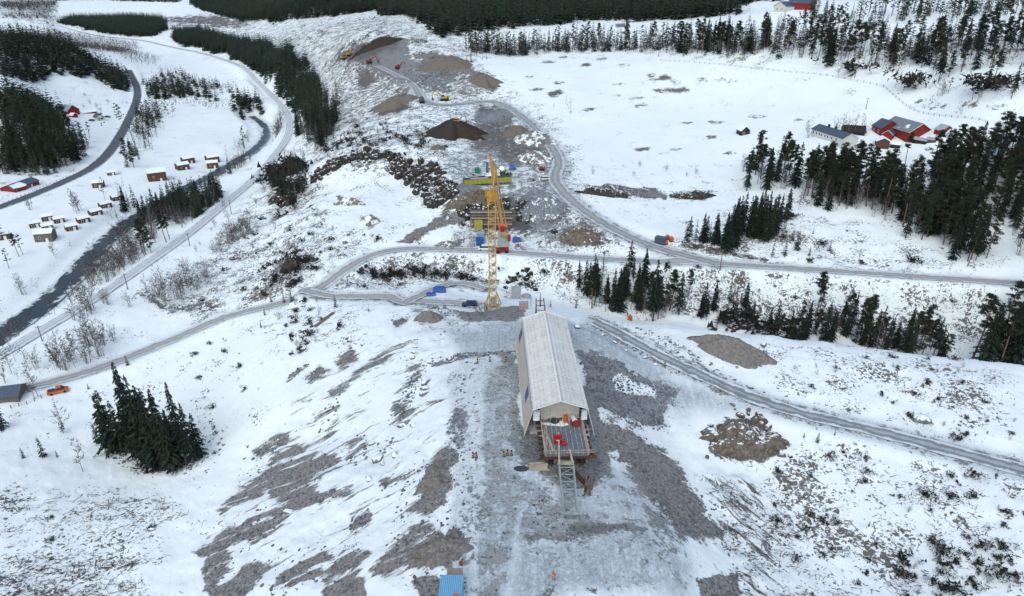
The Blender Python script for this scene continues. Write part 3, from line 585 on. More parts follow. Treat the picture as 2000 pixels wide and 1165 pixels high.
def pine(seed, limbs, cl, tri, lo=.45, wide=.15):
    g = random.Random(seed); p = PB(); bx, by = g.uniform(-.03, .03), g.uniform(-.03, .03)
    def ax(z): return np.array([bx*math.sin(z*3), by*math.sin(z*2.5), z])
    p.add(0, *tube_np([ax(z) for z in (-.03, .25, .5, .75, .95)], [.014, .011, .009, .005, .0015], 6)); V = []; Fc = []
    for i in range(limbs):
        t = lo+(1-lo)*(i+g.random())/limbs; o = ax(t*.98); a = g.random()*6.28
        L = wide*(1.0-((t-lo)/(1-lo))**1.6*.75)*g.uniform(.5, 1.15)*(.55 if t < lo+.12 else 1); up = L*g.uniform(-.1, .55); tip = o+np.array([math.cos(a)*L, math.sin(a)*L, up])
        p.add(0, *tube_np([o, (o+tip)/2+[0, 0, L*.1], tip], [.0035, .0025, .001], 3))
        for c in range(cl):
            f = g.uniform(.45, 1.08); cen = o+(tip-o)*f+np.array([g.gauss(0, .014), g.gauss(0, .014), g.gauss(.006, .01)]); rr = g.uniform(.022, .044)
            for q in range(tri):
                d = np.array([g.gauss(0, 1), g.gauss(0, 1), g.gauss(0, .6)]); d /= np.linalg.norm(d); c0 = cen+d*rr*g.random()**.5*[1, 1, .6]
                e = np.array([g.gauss(0, 1), g.gauss(0, 1), g.gauss(0, .8)])*.0115; h = np.array([g.gauss(0, 1), g.gauss(0, 1), g.gauss(0, .8)])*.0115
                k = len(V); V += [c0, c0+e, c0+h]; Fc.append((k, k+1, k+2))
    p.add(1, V, Fc); return p.get()
def birch(seed, limbs, sub, tw, wide=.2, stems=1, wid=.0022):
    g = random.Random(seed); p = PB(); V = []; Fc = []
    def strip(a, b, w):
        d = b-a; s_ = np.cross(d, [g.gauss(0, 1), g.gauss(0, 1), g.gauss(0, 1)]); s_ = s_/(np.linalg.norm(s_)+1e-9)*w
        k = len(V); V.extend([a-s_, a+s_, b]); Fc.append((k, k+1, k+2))
    for st in range(stems):
        ox = np.array([g.gauss(0, .05), g.gauss(0, .05), 0]) if stems > 1 else np.zeros(3); H_ = 1 if st == 0 else g.uniform(.6, .95)
        ln = np.array([g.gauss(0, .08), g.gauss(0, .08)]) if stems > 1 else np.array([g.gauss(0, .03), g.gauss(0, .03)])
        def ax(z): return ox+np.array([ln[0]*z, ln[1]*z, z*H_])
        p.add(0, *tube_np([ax(z) for z in (-.03, .3, .6, .97)], [.010, .007, .004, .0008], 4))
        for i in range(limbs):
            t = .2+.78*(i+g.random())/limbs; o = ax(t); a = g.random()*6.28; L = wide*(1.15-t)**.6*g.uniform(.6, 1.2); ri = g.uniform(.5, 1.1)
            d = np.array([math.cos(a), math.sin(a), ri]); d /= np.linalg.norm(d); tip = o+d*L
            p.add(0, *tube_np([o, tip], [.0028, .0008], 3))
            for j in range(sub):
                f = g.uniform(.25, 1); o2 = o+(tip-o)*f; d2 = d+np.array([g.gauss(0, .6), g.gauss(0, .6), g.gauss(.15, .4)]); d2 /= np.linalg.norm(d2); L2 = L*.5*g.uniform(.5, 1.1); t2_ = o2+d2*L2; strip(o2, t2_, wid*.9)
                for q in range(tw):
                    f = g.uniform(.2, 1); o3 = o2+(t2_-o2)*f; d3 = d2+np.array([g.gauss(0, .6), g.gauss(0, .6), g.gauss(0, .5)]); d3 /= np.linalg.norm(d3); strip(o3, o3+d3*L2*.55*g.uniform(.5, 1.2), wid*.6)
    p.add(1, V, Fc); return p.get()
def clump(seed, nc, tri, flat=.7, leaf=.09):     # juniper / dwarf bush
    g = random.Random(seed); p = PB(); V = []; Fc = []
    for c in range(nc):
        cen = np.array([g.gauss(0, .28), g.gauss(0, .28), g.uniform(.1, .7)*flat]); rr = g.uniform(.12, .28)
        for q in range(tri):
            d = np.array([g.gauss(0, 1), g.gauss(0, 1), g.gauss(0, 1)]); d /= np.linalg.norm(d); c0 = cen+d*rr*g.random()**.4; c0[2] = abs(c0[2])
            e = np.array([g.gauss(0, 1), g.gauss(0, 1), g.gauss(0, 1)])*leaf; h = np.array([g.gauss(0, 1), g.gauss(0, 1), g.gauss(.3, 1)])*leaf; k = len(V); V += [c0, c0+e, c0+h]; Fc.append((k, k+1, k+2))
    p.add(0, *tube_np([(0, 0, -.1), (0, 0, .4)], [.03, .01], 3)); p.add(1, V, Fc); return p.get()
def rock_np(seed, lvl=2, flat=.7):
    import bmesh
    bm = bmesh.new(); bmesh.ops.create_icosphere(bm, subdivisions=lvl, radius=.5); g = random.Random(seed)
    pl = [(Vector((g.gauss(0, 1), g.gauss(0, 1), g.gauss(0, 1))).normalized(), g.uniform(.24, .42)) for _ in range(9)]
    for v in bm.verts:
        for n_, d in pl:
            q = v.co.dot(n_)
            if q > d: v.co -= n_*(q-d)
        v.co.x *= 1.15; v.co.z = v.co.z*flat*1.1+.12
    V = np.array([v.co[:] for v in bm.verts]); Fc = np.array([[v.index for v in f.verts] for f in bm.faces]); bm.free(); return V, Fc

def mat_fol(name, a, b, hi):
    s = NT_(name); oi = s.n('ShaderNodeObjectInfo').outputs['Random']; P = s.pos()
    ti = s.n('ShaderNodeAttribute', attribute_name='tint').outputs['Fac']; f = s.math('ADD', s.math('MULTIPLY', s.noise(.07, 2, .5, P), .6), s.math('MULTIPLY', s.math('ADD', oi, ti), .4))
    c = s.mix(s.ramp(f, .25, .8), a, b); c = s.mix(s.ramp(s.noise(1.1, 4, .6, P), .45, .8, 0, .5), c, hi)
    return s.out(c, .8)
M['spruce'] = mat_fol('spruce_needles', (.008, .018, .013), (.018, .031, .018), (.036, .047, .028))
M['pine'] = mat_fol('pine_needles', (.014, .026, .016), (.032, .043, .020), (.054, .064, .036))
M['twig'] = mat_fol('bare_birch_twigs', (.042, .034, .033), (.075, .060, .055), (.12, .108, .105))
M['juniper'] = mat_fol('dwarf_shrub_leaves', (.012, .017, .012), (.03, .027, .02), (.055, .045, .035))
s = NT_('spruce_bark'); M['bark'] = s.out(s.mix(s.noise(3, 3, .6, s.pos()), (.05, .042, .036), (.14, .12, .11)), .9)
s = NT_('pine_bark'); M['pbark'] = s.out(s.mix(s.noise(.6, 3, .6, s.pos()), (.09, .06, .045), (.22, .14, .10)), .9)
s = NT_('birch_bark'); M['bbark'] = s.out(s.mix(s.noise(1.2, 3, .6, s.pos()), (.10, .09, .085), (.34, .32, .31)), .8)
def mat_rock(name, a, b, snow=.5):
    s = NT_(name); P = s.pos(); nz = s.n('ShaderNodeSeparateXYZ'); s.l(s.n('ShaderNodeNewGeometry').outputs['Normal'], nz.inputs[0])
    c = s.mix(s.ramp(s.noise(.9, 8, .7, P), .3, .7), a, b)
    m = s.ramp(s.math('ADD', nz.outputs[2], s.math('MULTIPLY', s.math('SUBTRACT', s.noise(1.1, 5, .65, P), .5), 1.6)), 1-snow-.06, 1-snow+.06)
    return s.out(s.mix(m, c, SNOW), .9, s.noise(2.5, 6, .7, P), .25, .7)
M['boulder'] = mat_rock('grey_boulder', (.09, .10, .115), (.24, .26, .28), .34)
M['rubble'] = mat_rock('blasted_rubble', (.06, .068, .078), (.20, .215, .235), -.3)
M['cliff'] = mat_rock('dark_rock_face', (.014, .013, .012), (.075, .068, .058), .05)
M['ochre_rock'] = mat_rock('brown_rock_face', (.07, .055, .035), (.20, .175, .145), .04)

def proto_mesh(nm, pr, m0, m1):
    out = []
    for k, (suffix, m) in enumerate((('trunk', m0), ('crown', m1))):
        V_, F_ = pr[k]; out.append(new_mesh(nm+'_'+suffix, V_, None, F_, [m]))
    return out
HI = {'spruce': [spruce(1, 34, 7, 5, .17, .22), spruce(2, 30, 6, 5, .135, .25, .12), spruce(3, 32, 7, 5, .19, .3), spruce(4, 28, 6, 5, .12, .35, .2), spruce(5, 36, 7, 5, .16, .2), spruce(6, 26, 6, 5, .15, .38, .26), spruce(7, 30, 7, 5, .21, .3, .05)],
      'pine': [pine(1, 32, 6, 24, .4, .17), pine(2, 28, 6, 24, .5, .15), pine(3, 36, 6, 22, .32, .18), pine(4, 26, 6, 26, .52, .15), pine(5, 38, 6, 22, .2, .17)],
      'birch': [birch(1, 20, 7, 6, .22, 1, .0052), birch(2, 20, 7, 6, .19, 1, .0052), birch(3, 18, 6, 6, .26, 1, .0052), birch(4, 12, 5, 5, .22, 3, .0052), birch(5, 11, 5, 4, .2, 5, .0052)],
      'shrub': [clump(1, 8, 22), clump(2, 5, 26), clump(3, 12, 18), clump(4, 7, 24, 1.2)],
      'bush': [birch(11, 6, 4, 3, .45, 6, .007), birch(12, 5, 4, 3, .5, 8, .007), birch(13, 7, 3, 3, .4, 5, .007)]}
def bigp(pr):                                    # coarser needles for the far pines: grow each triangle about its centre
    V_, F_ = pr[1]; T_ = V_[F_]; c_ = T_.mean(1, keepdims=True); T_ = c_+(T_-c_)*2.0
    return [pr[0], (T_.reshape(-1, 3), np.arange(len(T_)*3).reshape(-1, 3))]
LO = {'spruce': [spruce(21, 16, 7, 1, .19, .12), spruce(22, 14, 7, 1, .16, .2, .15), spruce(23, 15, 7, 1, .21, .25)],
      'pine': [bigp(pine(21, 12, 4, 8, .32, .17)), bigp(pine(22, 11, 4, 8, .4, .15))], 'birch': [birch(21, 9, 5, 3, .24, 1, .010), birch(22, 8, 4, 3, .24, 2, .010)],
      'shrub': [clump(21, 4, 9, .7, .14), clump(22, 3, 9, 1., .14)], 'bush': [birch(31, 4, 3, 2, .5, 4, .014)]}
FAR = {'spruce': [spruce(41, 11, 7, 0, .25, 0, .04, .42), spruce(42, 10, 7, 0, .21, .05, .08, .42), spruce(43, 10, 6, 0, .28, .1, .05, .42)], 'birch': [birch(41, 6, 4, 1, .3, 1, .022), birch(42, 6, 3, 2, .3, 1, .022)]}
MT = {'spruce': ('bark', 'spruce'), 'pine': ('pbark', 'pine'), 'birch': ('bbark', 'twig'), 'shrub': ('bark', 'juniper'), 'bush': ('bbark', 'twig')}
NAMES = {'spruce': ('spruce_tree', 'spruce'), 'pine': ('pine_tree', 'pine tree'), 'birch': ('bare_birch_tree', 'birch tree'), 'shrub': ('dwarf_shrub', 'shrub'), 'bush': ('bare_bush', 'bush')}
HM = {k: [proto_mesh(NAMES[k][0], pr, M[MT[k][0]], M[MT[k][1]]) for pr in v] for k, v in HI.items()}

# ------------------------------------------------------------------ where things grow
DROAD = dd
TREES = []                                        # kind, x, y, z, h, rot, cluster
rng = random.Random(7)
def hscale(kind): return rng.uniform(.78, 1.18)
CL = {}
BUSY = []
def grow(cid, kinds, poly, sp, h, desc, zref=None, jit=.45, keep=1.0):
    """fill a ground area (photo polygon) with trees about sp metres apart"""
    CL[cid] = desc
    sp = sp*(.84 if ('spruce' in kinds and kinds['spruce'] >= 2) or 'pine' in kinds else .9)
    q = np.array([(plane(p[0], p[1], zref) if zref is not None else W(*p))[:2] for p in poly])
    x0, y0 = q.min(0); x1, y1 = q.max(0); xs = np.arange(x0-sp*3, x1+sp*3, sp); ys = np.arange(y0-sp*3, y1+sp*3, sp)
    if len(xs)*len(ys) == 0: return
    XX, YY = np.meshgrid(xs, ys); g = np.random.RandomState(abs(hash(cid)) % 1000 if False else sum(map(ord, cid)))
    XX = (XX+g.uniform(-jit, jit, XX.shape)*sp).ravel(); YY = (YY+g.uniform(-jit, jit, YY.shape)*sp).ravel()
    ins = np.zeros(XX.shape, bool); XT = XX+(fbm(XX, YY, sp*5, 3, 91)-.5)*sp*4+g.normal(0, sp*.5, XX.shape); YT = YY+(fbm(XX, YY, sp*5, 3, 92)-.5)*sp*5+g.normal(0, sp*.6, XX.shape)
    for a, b in zip(q, np.roll(q, -1, 0)):
        c_ = (a[1] > YT) != (b[1] > YT); ins ^= c_ & (XT < (b[0]-a[0])*(YT-a[1])/(b[1]-a[1]+1e-9)+a[0])
    ins &= g.rand(len(XX)) < keep
    XX, YY = XX[ins], YY[ins]; rd = samp(DROAD, np.arctan2(XX, YY), np.log(np.hypot(XX, YY)), ths, lrs); ok = rd > 2.2; XX, YY = XX[ok], YY[ok]
    if len(XX) == 0: return
    ZZ = gz(XX, YY); names = list(kinds); ww = np.array([kinds[k] for k in names]); kk = g.choice(len(names), len(XX), p=ww/ww.sum())
    hh = g.uniform(h[0]*.8, h[1], len(XX))*np.where(g.rand(len(XX)) < .12, .6, 1); rr = g.uniform(0, 6.28, len(XX))
    for x, y, z, k, a, b in zip(XX, YY, ZZ, kk, hh, rr):
        hk = a*{'spruce': 1, 'pine': 1, 'birch': .72, 'shrub': 1, 'bush': 1}[names[k]]; TREES.append((names[k], x, y, z, hk, b, cid))
def one(kind, px, yb, yt, cid, desc, zref=None):  # a single tree from its foot and top in the photo
    p = plane(px, yb, zref) if zref is not None else W(px, yb); z = float(gz(p[0], p[1])) if zref is None else zref
    hd = math.hypot(p[0], p[1]); d = ray(px, yt); zt = CAMH+d[2]/math.hypot(d[0], d[1])*hd
    CL[cid] = desc; TREES.append((kind, p[0], p[1], z, max(zt-z, .8), rng.uniform(0, 6.28), cid))
S1, B1, P1 = {'spruce': 1}, {'birch': 1}, {'pine': 1}
FLD = FL
grow('ridge forest', {'spruce': 9, 'pine': .8, 'birch': 1.0}, FLD[0], 6.4, (13, 23), 'in the dark forest along the top of the picture')
grow('ridge forest east', {'spruce': 5, 'pine': 2, 'birch': 2}, [(1430,12),(1500,2),(1600,2),(2100,-4),(2150,-30),(1450,-30)], 5, (14, 19), 'along the top right edge of the picture')
grow('river bank north', {'birch': 3, 'bush': 1, 'spruce': .4}, [(440,350),(470,330),(520,280),(545,262),(548,235),(530,225),(530,255),(490,275),(440,310),(425,335)], 3.4, (9, 14), 'along the river bend above the plantation')
grow('river bank west', {'birch': 3, 'bush': 1}, [(210,470),(170,500),(130,540),(90,572),(40,605),(0,635),(0,620),(60,575),(120,530),(180,475),(215,455)], 5.5, (6, 11), 'on the far river bank below the cabins', keep=.85)
grow('river bank east', {'birch': 3, 'bush': 2}, [(20,680),(80,645),(130,610),(110,620),(60,650),(10,672)], 4, (6, 11), 'on the near river bank beside the railway', keep=.8)
grow('railway scrub', {'bush': 3, 'birch': 1.5}, [(380,480),(460,410),(530,330),(560,300),(590,300),(560,360),(480,440),(400,510),(330,570),(290,600),(300,560)], 5.5, (1.5, 6), 'on the bank just right of the railway', keep=.75)
grow('valley roadside belt', {'birch': 4, 'spruce': 1.5, 'pine': 1}, [(285,200),(330,215),(320,250),(290,290),(262,330),(250,325),(268,270),(268,230)], 5, (9, 15), 'between the asphalt road and the round white field', keep=.7)
grow('upper valley belt', {'birch': 5, 'spruce': 2}, [(290,150),(340,140),(420,165),(450,190),(420,200),(340,190),(300,180)], 6, (9, 15), 'on the belt between the two upper riverside fields', keep=.75)
grow('corridor scrub', {'bush': 2, 'shrub': 2, 'spruce': .5}, [(600,330),(640,230),(760,230),(900,290),(1060,330),(1080,380),(1150,440),(1120,480),(900,400),(760,310)], 8, (.8, 2.6), 'on the rough ground around the rock cut', keep=.7)
grow('clear-cut scrub', {'bush': 3, 'shrub': 2, 'spruce': .4}, [(480,70),(560,50),(740,35),(830,60),(700,100),(640,170),(560,110)], 11, (1, 3.5), 'on the brash covered clear-cut', keep=.7)
grow('mid slope scrub', {'bush': 2, 'shrub': 2, 'birch': .3}, [(400,560),(470,450),(560,400),(640,420),(720,470),(640,540),(520,590),(430,610)], 5.5, (.9, 3), 'on the rough slope between railway and gravel road', keep=.7)
grow('far bank scrub', {'bush': 2, 'shrub': 2}, [(680,565),(780,500),(1000,505),(1200,515),(1500,535),(1900,565),(1900,600),(1400,570),(1000,545),(780,545)], 5, (.7, 2.2), 'below the long gravel road', keep=.7)
grow('plantation birch screen', {'birch': 1}, [(225,430),(300,445),(400,440),(440,425),(440,410),(330,438),(235,420)], 3.6, (8, 13), 'in front of the dark plantation beside the river', keep=.8)
grow('hill pines fill', {'pine': 4, 'spruce': 3, 'birch': 4}, [(1560,400),(1600,412),(1760,440),(1830,470),(1880,440),(1800,400),(1700,380),(1600,372)], 4.6, (15, 20), 'in the open pine wood below the farm')
grow('hill pines back', {'pine': 3, 'spruce': 3}, [(1780,372),(2080,345),(2080,400),(1960,430),(1850,440),(1790,410)], 4.8, (15, 21), 'in the dark wood at the right edge below the barn')
grow('ravine front', {'spruce': 3, 'birch': 3, 'pine': 1}, [(1340,628),(1440,640),(1560,655),(1700,680),(1880,702),(1880,694),(1700,668),(1500,642),(1340,618)], 4.0, (7, 12), 'along the near rim of the ravine', zref=-1)
grow('river thickets', {'birch': 3, 'bush': 2}, [(230,500),(262,495),(300,500),(280,540),(240,570),(180,615),(120,650),(90,655),(150,610),(215,540)], 3.2, (6, 11), 'between the river and the railway', keep=.75)
grow('upper belt', {'spruce': 4, 'birch': 2, 'pine': 2}, FLD[1], 4.6, (14, 20), 'in the tree belt across the top of the white field')
grow('upper wood', {'spruce': 2.5, 'birch': 4, 'pine': 4}, [(1500,62),(1560,55),(1640,75),(1720,85),(1990,75),(2100,60),(2100,160),(1990,140),(1900,150),(1800,140),(1600,125),(1500,114)], 5.2, (12, 18), 'in the mixed wood above the red barn')
grow('upper wood fringe', {'birch': 3, 'pine': 1, 'shrub': .5}, [(1560,118),(1650,128),(1780,150),(1900,160),(2000,170),(2000,215),(1880,185),(1750,165),(1640,140)], 7.5, (7, 13), 'on the lower edge of the mixed wood above the red barn')
grow('upper wood back', {'pine': 3, 'spruce': 3}, [(1560,20),(1640,35),(1700,25),(2100,8),(2100,30),(1900,40),(1700,50),(1600,45)], 9, (12, 18), 'behind the mixed wood at the top right')
grow('dense plantation', S1, [(1402,480),(1425,492),(1465,497),(1512,480),(1530,450),(1526,425),(1500,430),(1420,462)], 3.2, (13, 16.5), 'in the dense spruce plantation above the gravel road')
grow('river plantation', S1, FLD[3], 3.6, (11, 15), 'in the dense dark plantation beside the river cabins')
grow('river plantation birches', B1, [(300,425),(330,440),(430,425),(440,400),(430,400),(400,425)], 4.2, (12, 15), 'in front of the dark plantation beside the river')
grow('valley strip', {'spruce': 9, 'birch': 1}, FLD[4], 5.0, (14, 20), 'in the forest strip between the railway and the clear-cut')
grow('valley strip foot', {'birch': 3, 'spruce': 1}, [(555,195),(585,235),(600,292),(640,287),(650,262),(630,255),(600,230),(575,190)], 5.5, (13, 17), 'at the lower end of the forest strip beside the railway')
grow('far spruce block', S1, FLD[5], 7, (15, 21), 'in the far spruce block beyond the railway bend')
grow('left hill forest', {'spruce': 9, 'pine': 1}, FLD[6], 5.4, (14, 19), 'on the wooded hill behind the small red farm')
grow('left near forest', {'spruce': 5, 'pine': 2}, FLD[7], 4.7, (13, 19), 'in the wood above the red roadside house')
grow('roadside bend wood', {'spruce': 2, 'birch': 2}, [(282,165),(350,165),(370,190),(300,195)], 5.5, (11, 16), 'between the asphalt road bend and the round white field')
grow('riverbend spruces', S1, [(462,192),(515,202),(522,238),(500,238),(465,215)], 5, (12, 17), 'in the small spruce group inside the railway bend')
grow('river birches far', {'birch': 1}, [(330,200),(420,208),(470,222),(440,216),(330,212)], 5, (9, 13), 'along the far river bend')
grow('river alders', B1, [(270,212),(312,222),(308,255),(280,272),(265,262),(268,230)], 4.2, (12, 17), 'between the asphalt road and the white riverside field')
grow('valley grey wood', {'birch': 6, 'spruce': .6}, [(0,28),(90,28),(110,40),(85,62),(100,60),(100,38),(0,36)], 8, (12, 17), 'in the far grey wood at the valley head')
grow('valley grey wood two', {'birch': 6, 'spruce': .5}, [(0,2),(110,2),(110,30),(85,25),(0,22)], 8, (12, 17), 'in the far grey wood at the valley head')
grow('valley grey wood three', {'birch': 1}, [(80,80),(95,60),(180,75),(270,88),(270,100),(190,108),(150,92)], 6, (10, 14), 'along the railway far up the valley')
grow('far back wood', {'birch': 3, 'spruce': 3}, [(120,-18),(360,-10),(350,6),(230,3),(180,-5),(110,4)], 9, (12, 18), 'in the farthest wood at the top left')
grow('valley birches', B1, [(205,98),(310,118),(305,132),(265,130),(225,112)], 5.5, (10, 13), 'behind the left hill forest')
grow('valley birches two', B1, [(350,150),(460,175),(470,190),(380,172)], 5, (9, 12), 'along the near edge of the upper riverside field')
grow('west bank alders', {'birch': 1, 'bush': .3}, [(225,465),(262,490),(250,520),(200,560),(150,610),(95,640),(110,615),(170,560),(215,510)], 4.2, (9, 14), 'on the river bank between water and railway', keep=.95)
grow('east bank alders', {'birch': 1, 'bush': .5}, [(232,440),(290,440),(300,480),(262,480)], 4.8, (10, 14), 'beside the dark plantation on the river bank')
grow('creek birches', {'birch': 1, 'bush': .3}, [(110,725),(160,715),(240,680),(255,660),(195,665),(110,705)], 3.1, (11, 15), 'in the grove below the railway')
grow('creek birches two', {'birch': 1}, [(0,760),(20,735),(95,705),(105,730),(60,750),(10,775)], 3.6, (10, 14), 'in the grove below the railway at the left edge')
grow('railway thicket', {'birch': 1, 'bush': .6}, [(270,600),(345,605),(400,560),(395,540),(330,560)], 3.3, (8, 11.5), 'in the thicket by the creek below the railway', keep=.8)
grow('slope thicket', {'birch': 1, 'bush': 1}, [(405,505),(450,490),(495,462),(490,445),(440,470)], 3.2, (6, 9), 'in the thicket right of the railway')
grow('cut thicket', {'birch': 2, 'spruce': 2, 'shrub': .7}, [(535,350),(575,330),(592,360),(575,400),(545,385)], 3, (8, 13), 'on the dark rocky knoll right of the railway')
grow('bend bushes', {'birch': 1}, [(618,545),(650,530),(700,498),(695,490),(640,515)], 2.2, (4, 6.5), 'in the bare row beside the gravel road bend')
grow('gully junipers', {'shrub': 2, 'spruce': .4, 'bush': 1}, [(670,555),(740,545),(820,545),(940,552),(940,540),(860,532),(760,530),(690,540)], 2.3, (1.8, 3.6), 'in the dark scrub of the gully behind the crane')
grow('gully junipers two', {'shrub': 2, 'bush': 1}, [(960,548),(1060,552),(1080,530),(1020,520),(975,530)], 2.6, (1.6, 3.4), 'in the dark scrub right of the crane')
grow('mid left scrub', {'shrub': 2, 'bush': 1.2, 'spruce': .3}, [(540,500),(600,480),(610,520),(590,560),(530,575),(500,560)], 2.8, (1.4, 3.2), 'on the dark knoll left of the gravel road bend')
grow('left of gully scrub', {'shrub': 1, 'bush': .7, 'spruce': .4}, [(500,600),(600,590),(640,610),(700,640),(690,680),(600,690),(540,650)], 4.2, (1.2, 3.4), 'on the snowy slope below the gravel road bend', keep=.75)
grow('ravine spruces', {'spruce': 4, 'pine': 1.5, 'birch': 2.5}, [(1152,616),(1240,624),(1300,632),(1340,622),(1340,600),(1300,594),(1155,592)], 3.1, (11, 15.5), 'in the spruce stand in the ravine right of the shed', zref=0)
grow('ravine middle', {'spruce': 3, 'birch': 1.5, 'shrub': 1.5}, [(1345,640),(1550,662),(1550,640),(1350,612)], 4.6, (6, 12), 'in the open middle of the ravine', zref=-1)
grow('ravine east', {'spruce': 4, 'pine': 3, 'birch': 3}, [(1545,660),(1700,684),(1860,700),(1860,680),(1700,655),(1560,636)], 2.9, (9, 15), 'in the eastern ravine stand', zref=-1)
grow('ravine end', {'spruce': 3, 'pine': 2, 'birch': .5}, [(1885,705),(2100,730),(2100,640),(1960,650),(1900,680)], 3.9, (15, 22), 'in the tall stand at the right edge of the ravine', zref=-1)
grow('far bank young', {'spruce': 2, 'birch': 1, 'shrub': 2, 'bush': 1}, [(1160,560),(1400,545),(1900,572),(1900,630),(1700,610),(1400,590),(1160,585)], 6, (1.2, 5), 'on the snowy far bank of the ravine')
grow('hill pines', {'pine': 5, 'spruce': 2.2, 'birch': 4}, [(1455,378),(1560,372),(1580,398),(1700,412),(1760,400),(1760,380),(1640,365),(1560,340),(1480,330)], 4.6, (15, 20), 'in the pine wood below the white farmhouse')
grow('hill pines east', {'pine': 5, 'spruce': 3, 'birch': 2}, [(1770,395),(1850,400),(1900,380),(2100,370),(2100,300),(1960,330),(1850,320),(1780,350)], 4.8, (15, 21), 'in the pine wood below the red barn')
grow('corner pines', {'pine': 5, 'spruce': 3}, [(1795,465),(1845,480),(1900,512),(1925,500),(1900,450),(1850,430),(1810,430)], 3.7, (15, 20), 'in the pine stand above the snowy track')
grow('east thicket', {'spruce': 2, 'birch': 2, 'pine': 1}, [(1940,440),(1960,400),(2100,380),(2100,520),(1990,500)], 4.5, (10, 16), 'at the right edge above the gravel road')
grow('slope saplings', {'spruce': 1, 'shrub': 1, 'bush': .5}, [(1535,420),(1700,470),(1870,520),(1900,540),(1600,515),(1530,500)], 11, (1.2, 4), 'on the snow between the pine wood and the gravel road')
grow('clear-cut saplings', {'spruce': 1.4, 'shrub': 1}, [(610,290),(660,262),(780,235),(860,265),(880,290),(760,300),(680,290)], 8.5, (1.8, 4.5), 'on the brushy slope above the rock cut')
grow('field edge bushes', {'bush': 2, 'birch': .6}, [(1020,175),(1040,170),(1120,240),(1200,340),(1180,345),(1110,270),(1070,215)], 10, (1.5, 4), 'along the lower edge of the white field', keep=.7)
grow('field thickets', {'bush': 2, 'birch': 1}, [(1145,330),(1200,320),(1330,340),(1400,345),(1400,352),(1300,350),(1200,338)], 7, (2, 5), 'in the low thickets below the white field', keep=.7)
grow('snowfield shrubs', {'shrub': 3, 'bush': 1.2, 'spruce': .35}, [(1520,880),(1700,870),(2050,950),(2050,1180),(1560,1180),(1540,1050)], 4.4, (.8, 2.1), 'on the snowfield at the lower right', keep=.75)
grow('verge shrubs', {'shrub': 2, 'bush': 1.5}, [(1480,680),(1600,690),(1800,725),(2050,760),(2050,880),(1850,830),(1700,790),(1560,740)], 5.8, (.8, 2), 'on the snow between the haul road and the ravine', keep=.7)
grow('corner shrubs', {'shrub': 3, 'bush': 2}, [(1760,1110),(1850,1085),(2020,1100),(2020,1165),(1860,1165)], 2.6, (1.4, 3), 'in the dark thicket in the lower right corner')
grow('road dip shrubs', {'shrub': 2, 'bush': 1}, [(1720,805),(1800,800),(1880,830),(1960,850),(1960,860),(1850,845)], 3, (.9, 1.9), 'in the dark row of scrub above the haul road')
grow('lower left brash', {'shrub': 1, 'bush': 1}, [(0,960),(330,970),(330,1000),(250,1060),(300,1180),(0,1180)], 7, (.5, 1.2), 'among the brash on the lower left snowfield', keep=.7)
grow('slope foot shrubs', {'shrub': 3, 'bush': 1}, [(410,800),(440,860),(410,900),(395,850)], 2.6, (.8, 1.6), 'beside the tall left spruce clump')
grow('left slope shrubs', {'bush': 1, 'shrub': 1}, [(340,690),(480,640),(560,680),(500,760),(400,760)], 7, (.8, 2), 'on the snowy slope below the left gravel road', keep=.6)
grow('clearing bushes', {'bush': 1, 'spruce': .7}, [(120,165),(220,195),(235,215),(180,215),(130,190)], 15, (2, 5), 'on the clearing behind the small red farm')
# single trees, foot and top read off the photograph
for px, yb, yt in [(212,868,757),(222,880,750),(240,884,772),(252,870,780),(262,862,692),(275,890,715),(290,905,716),(300,900,740),(312,912,744),(330,915,745),(345,905,790),(356,880,734),(365,910,790),(378,905,776),(390,890,800),(320,880,760),(285,880,760),(203,840,805),(268,895,770),(340,918,800)]:
    one('spruce', px, yb, yt, 'left spruce clump', 'in the tall spruce clump on the left')
one('spruce', 5, 838, 762, 'edge spruce', 'standing alone at the left picture edge')
for px, yb, yt in [(249,714,690),(84,893,845),(46,895,868),(112,893,876),(124,846,800),(173,760,746),(190,865,820)]: one('spruce', px, yb, yt, 'left young', 'on the snow around the left spruce clump')
one('birch', 162, 922, 850, 'lone birch', 'standing alone on the lower left snowfield'); one('birch', 125, 840, 775, 'bank birch', 'beside the orange car'); one('birch', 75, 775, 700, 'barn birch', 'beside the grey roofed shed'); one('birch', 68, 780, 718, 'barn birch', 'beside the grey roofed shed')
for px, yb, yt in [(1345,476,420),(1358,474,425),(1372,474,413),(1385,476,430),(1378,474,418),(1395,478,414),(1400,480,428),(1340,470,430)]: one('spruce', px, yb, yt, 'small row', 'in the short row left of the dense plantation')
one('pine', 1595, 612, 528, 'ravine pine', 'standing tall alone in the ravine'); one('pine', 1601, 608, 545, 'ravine pine', 'standing tall alone in the ravine')
for px, yb, yt in [(1275,628,503),(1207,618,522),(1325,622,528),(1373,622,548),(1419,625,576),(1436,622,580),(1471,614,584),(1485,612,590),(1552,610,578)]: one('spruce', px, yb, yt, 'ravine tall', 'rising above the ravine right of the shed', zref=0)
for px, yb, yt in [(1508,504,465),(1532,500,463),(1556,490,445),(1580,500,478),(1548,470,445),(1588,457,443),(1765,534,521),(1555,482,455),(1620,490,470)]: one('spruce', px, yb, yt, 'slope spruces', 'on the snow above the gravel road')
one('spruce', 1975, 193, 118, 'field spruce', 'standing dark at the upper right field edge'); one('spruce', 1925, 175, 112, 'field spruce two', 'at the upper right field edge'); one('spruce', 1803, 165, 154, 'field sapling', 'a lone young tree on the upper right field'); one('pine', 1940, 160, 98, 'field pine', 'on the upper right field')
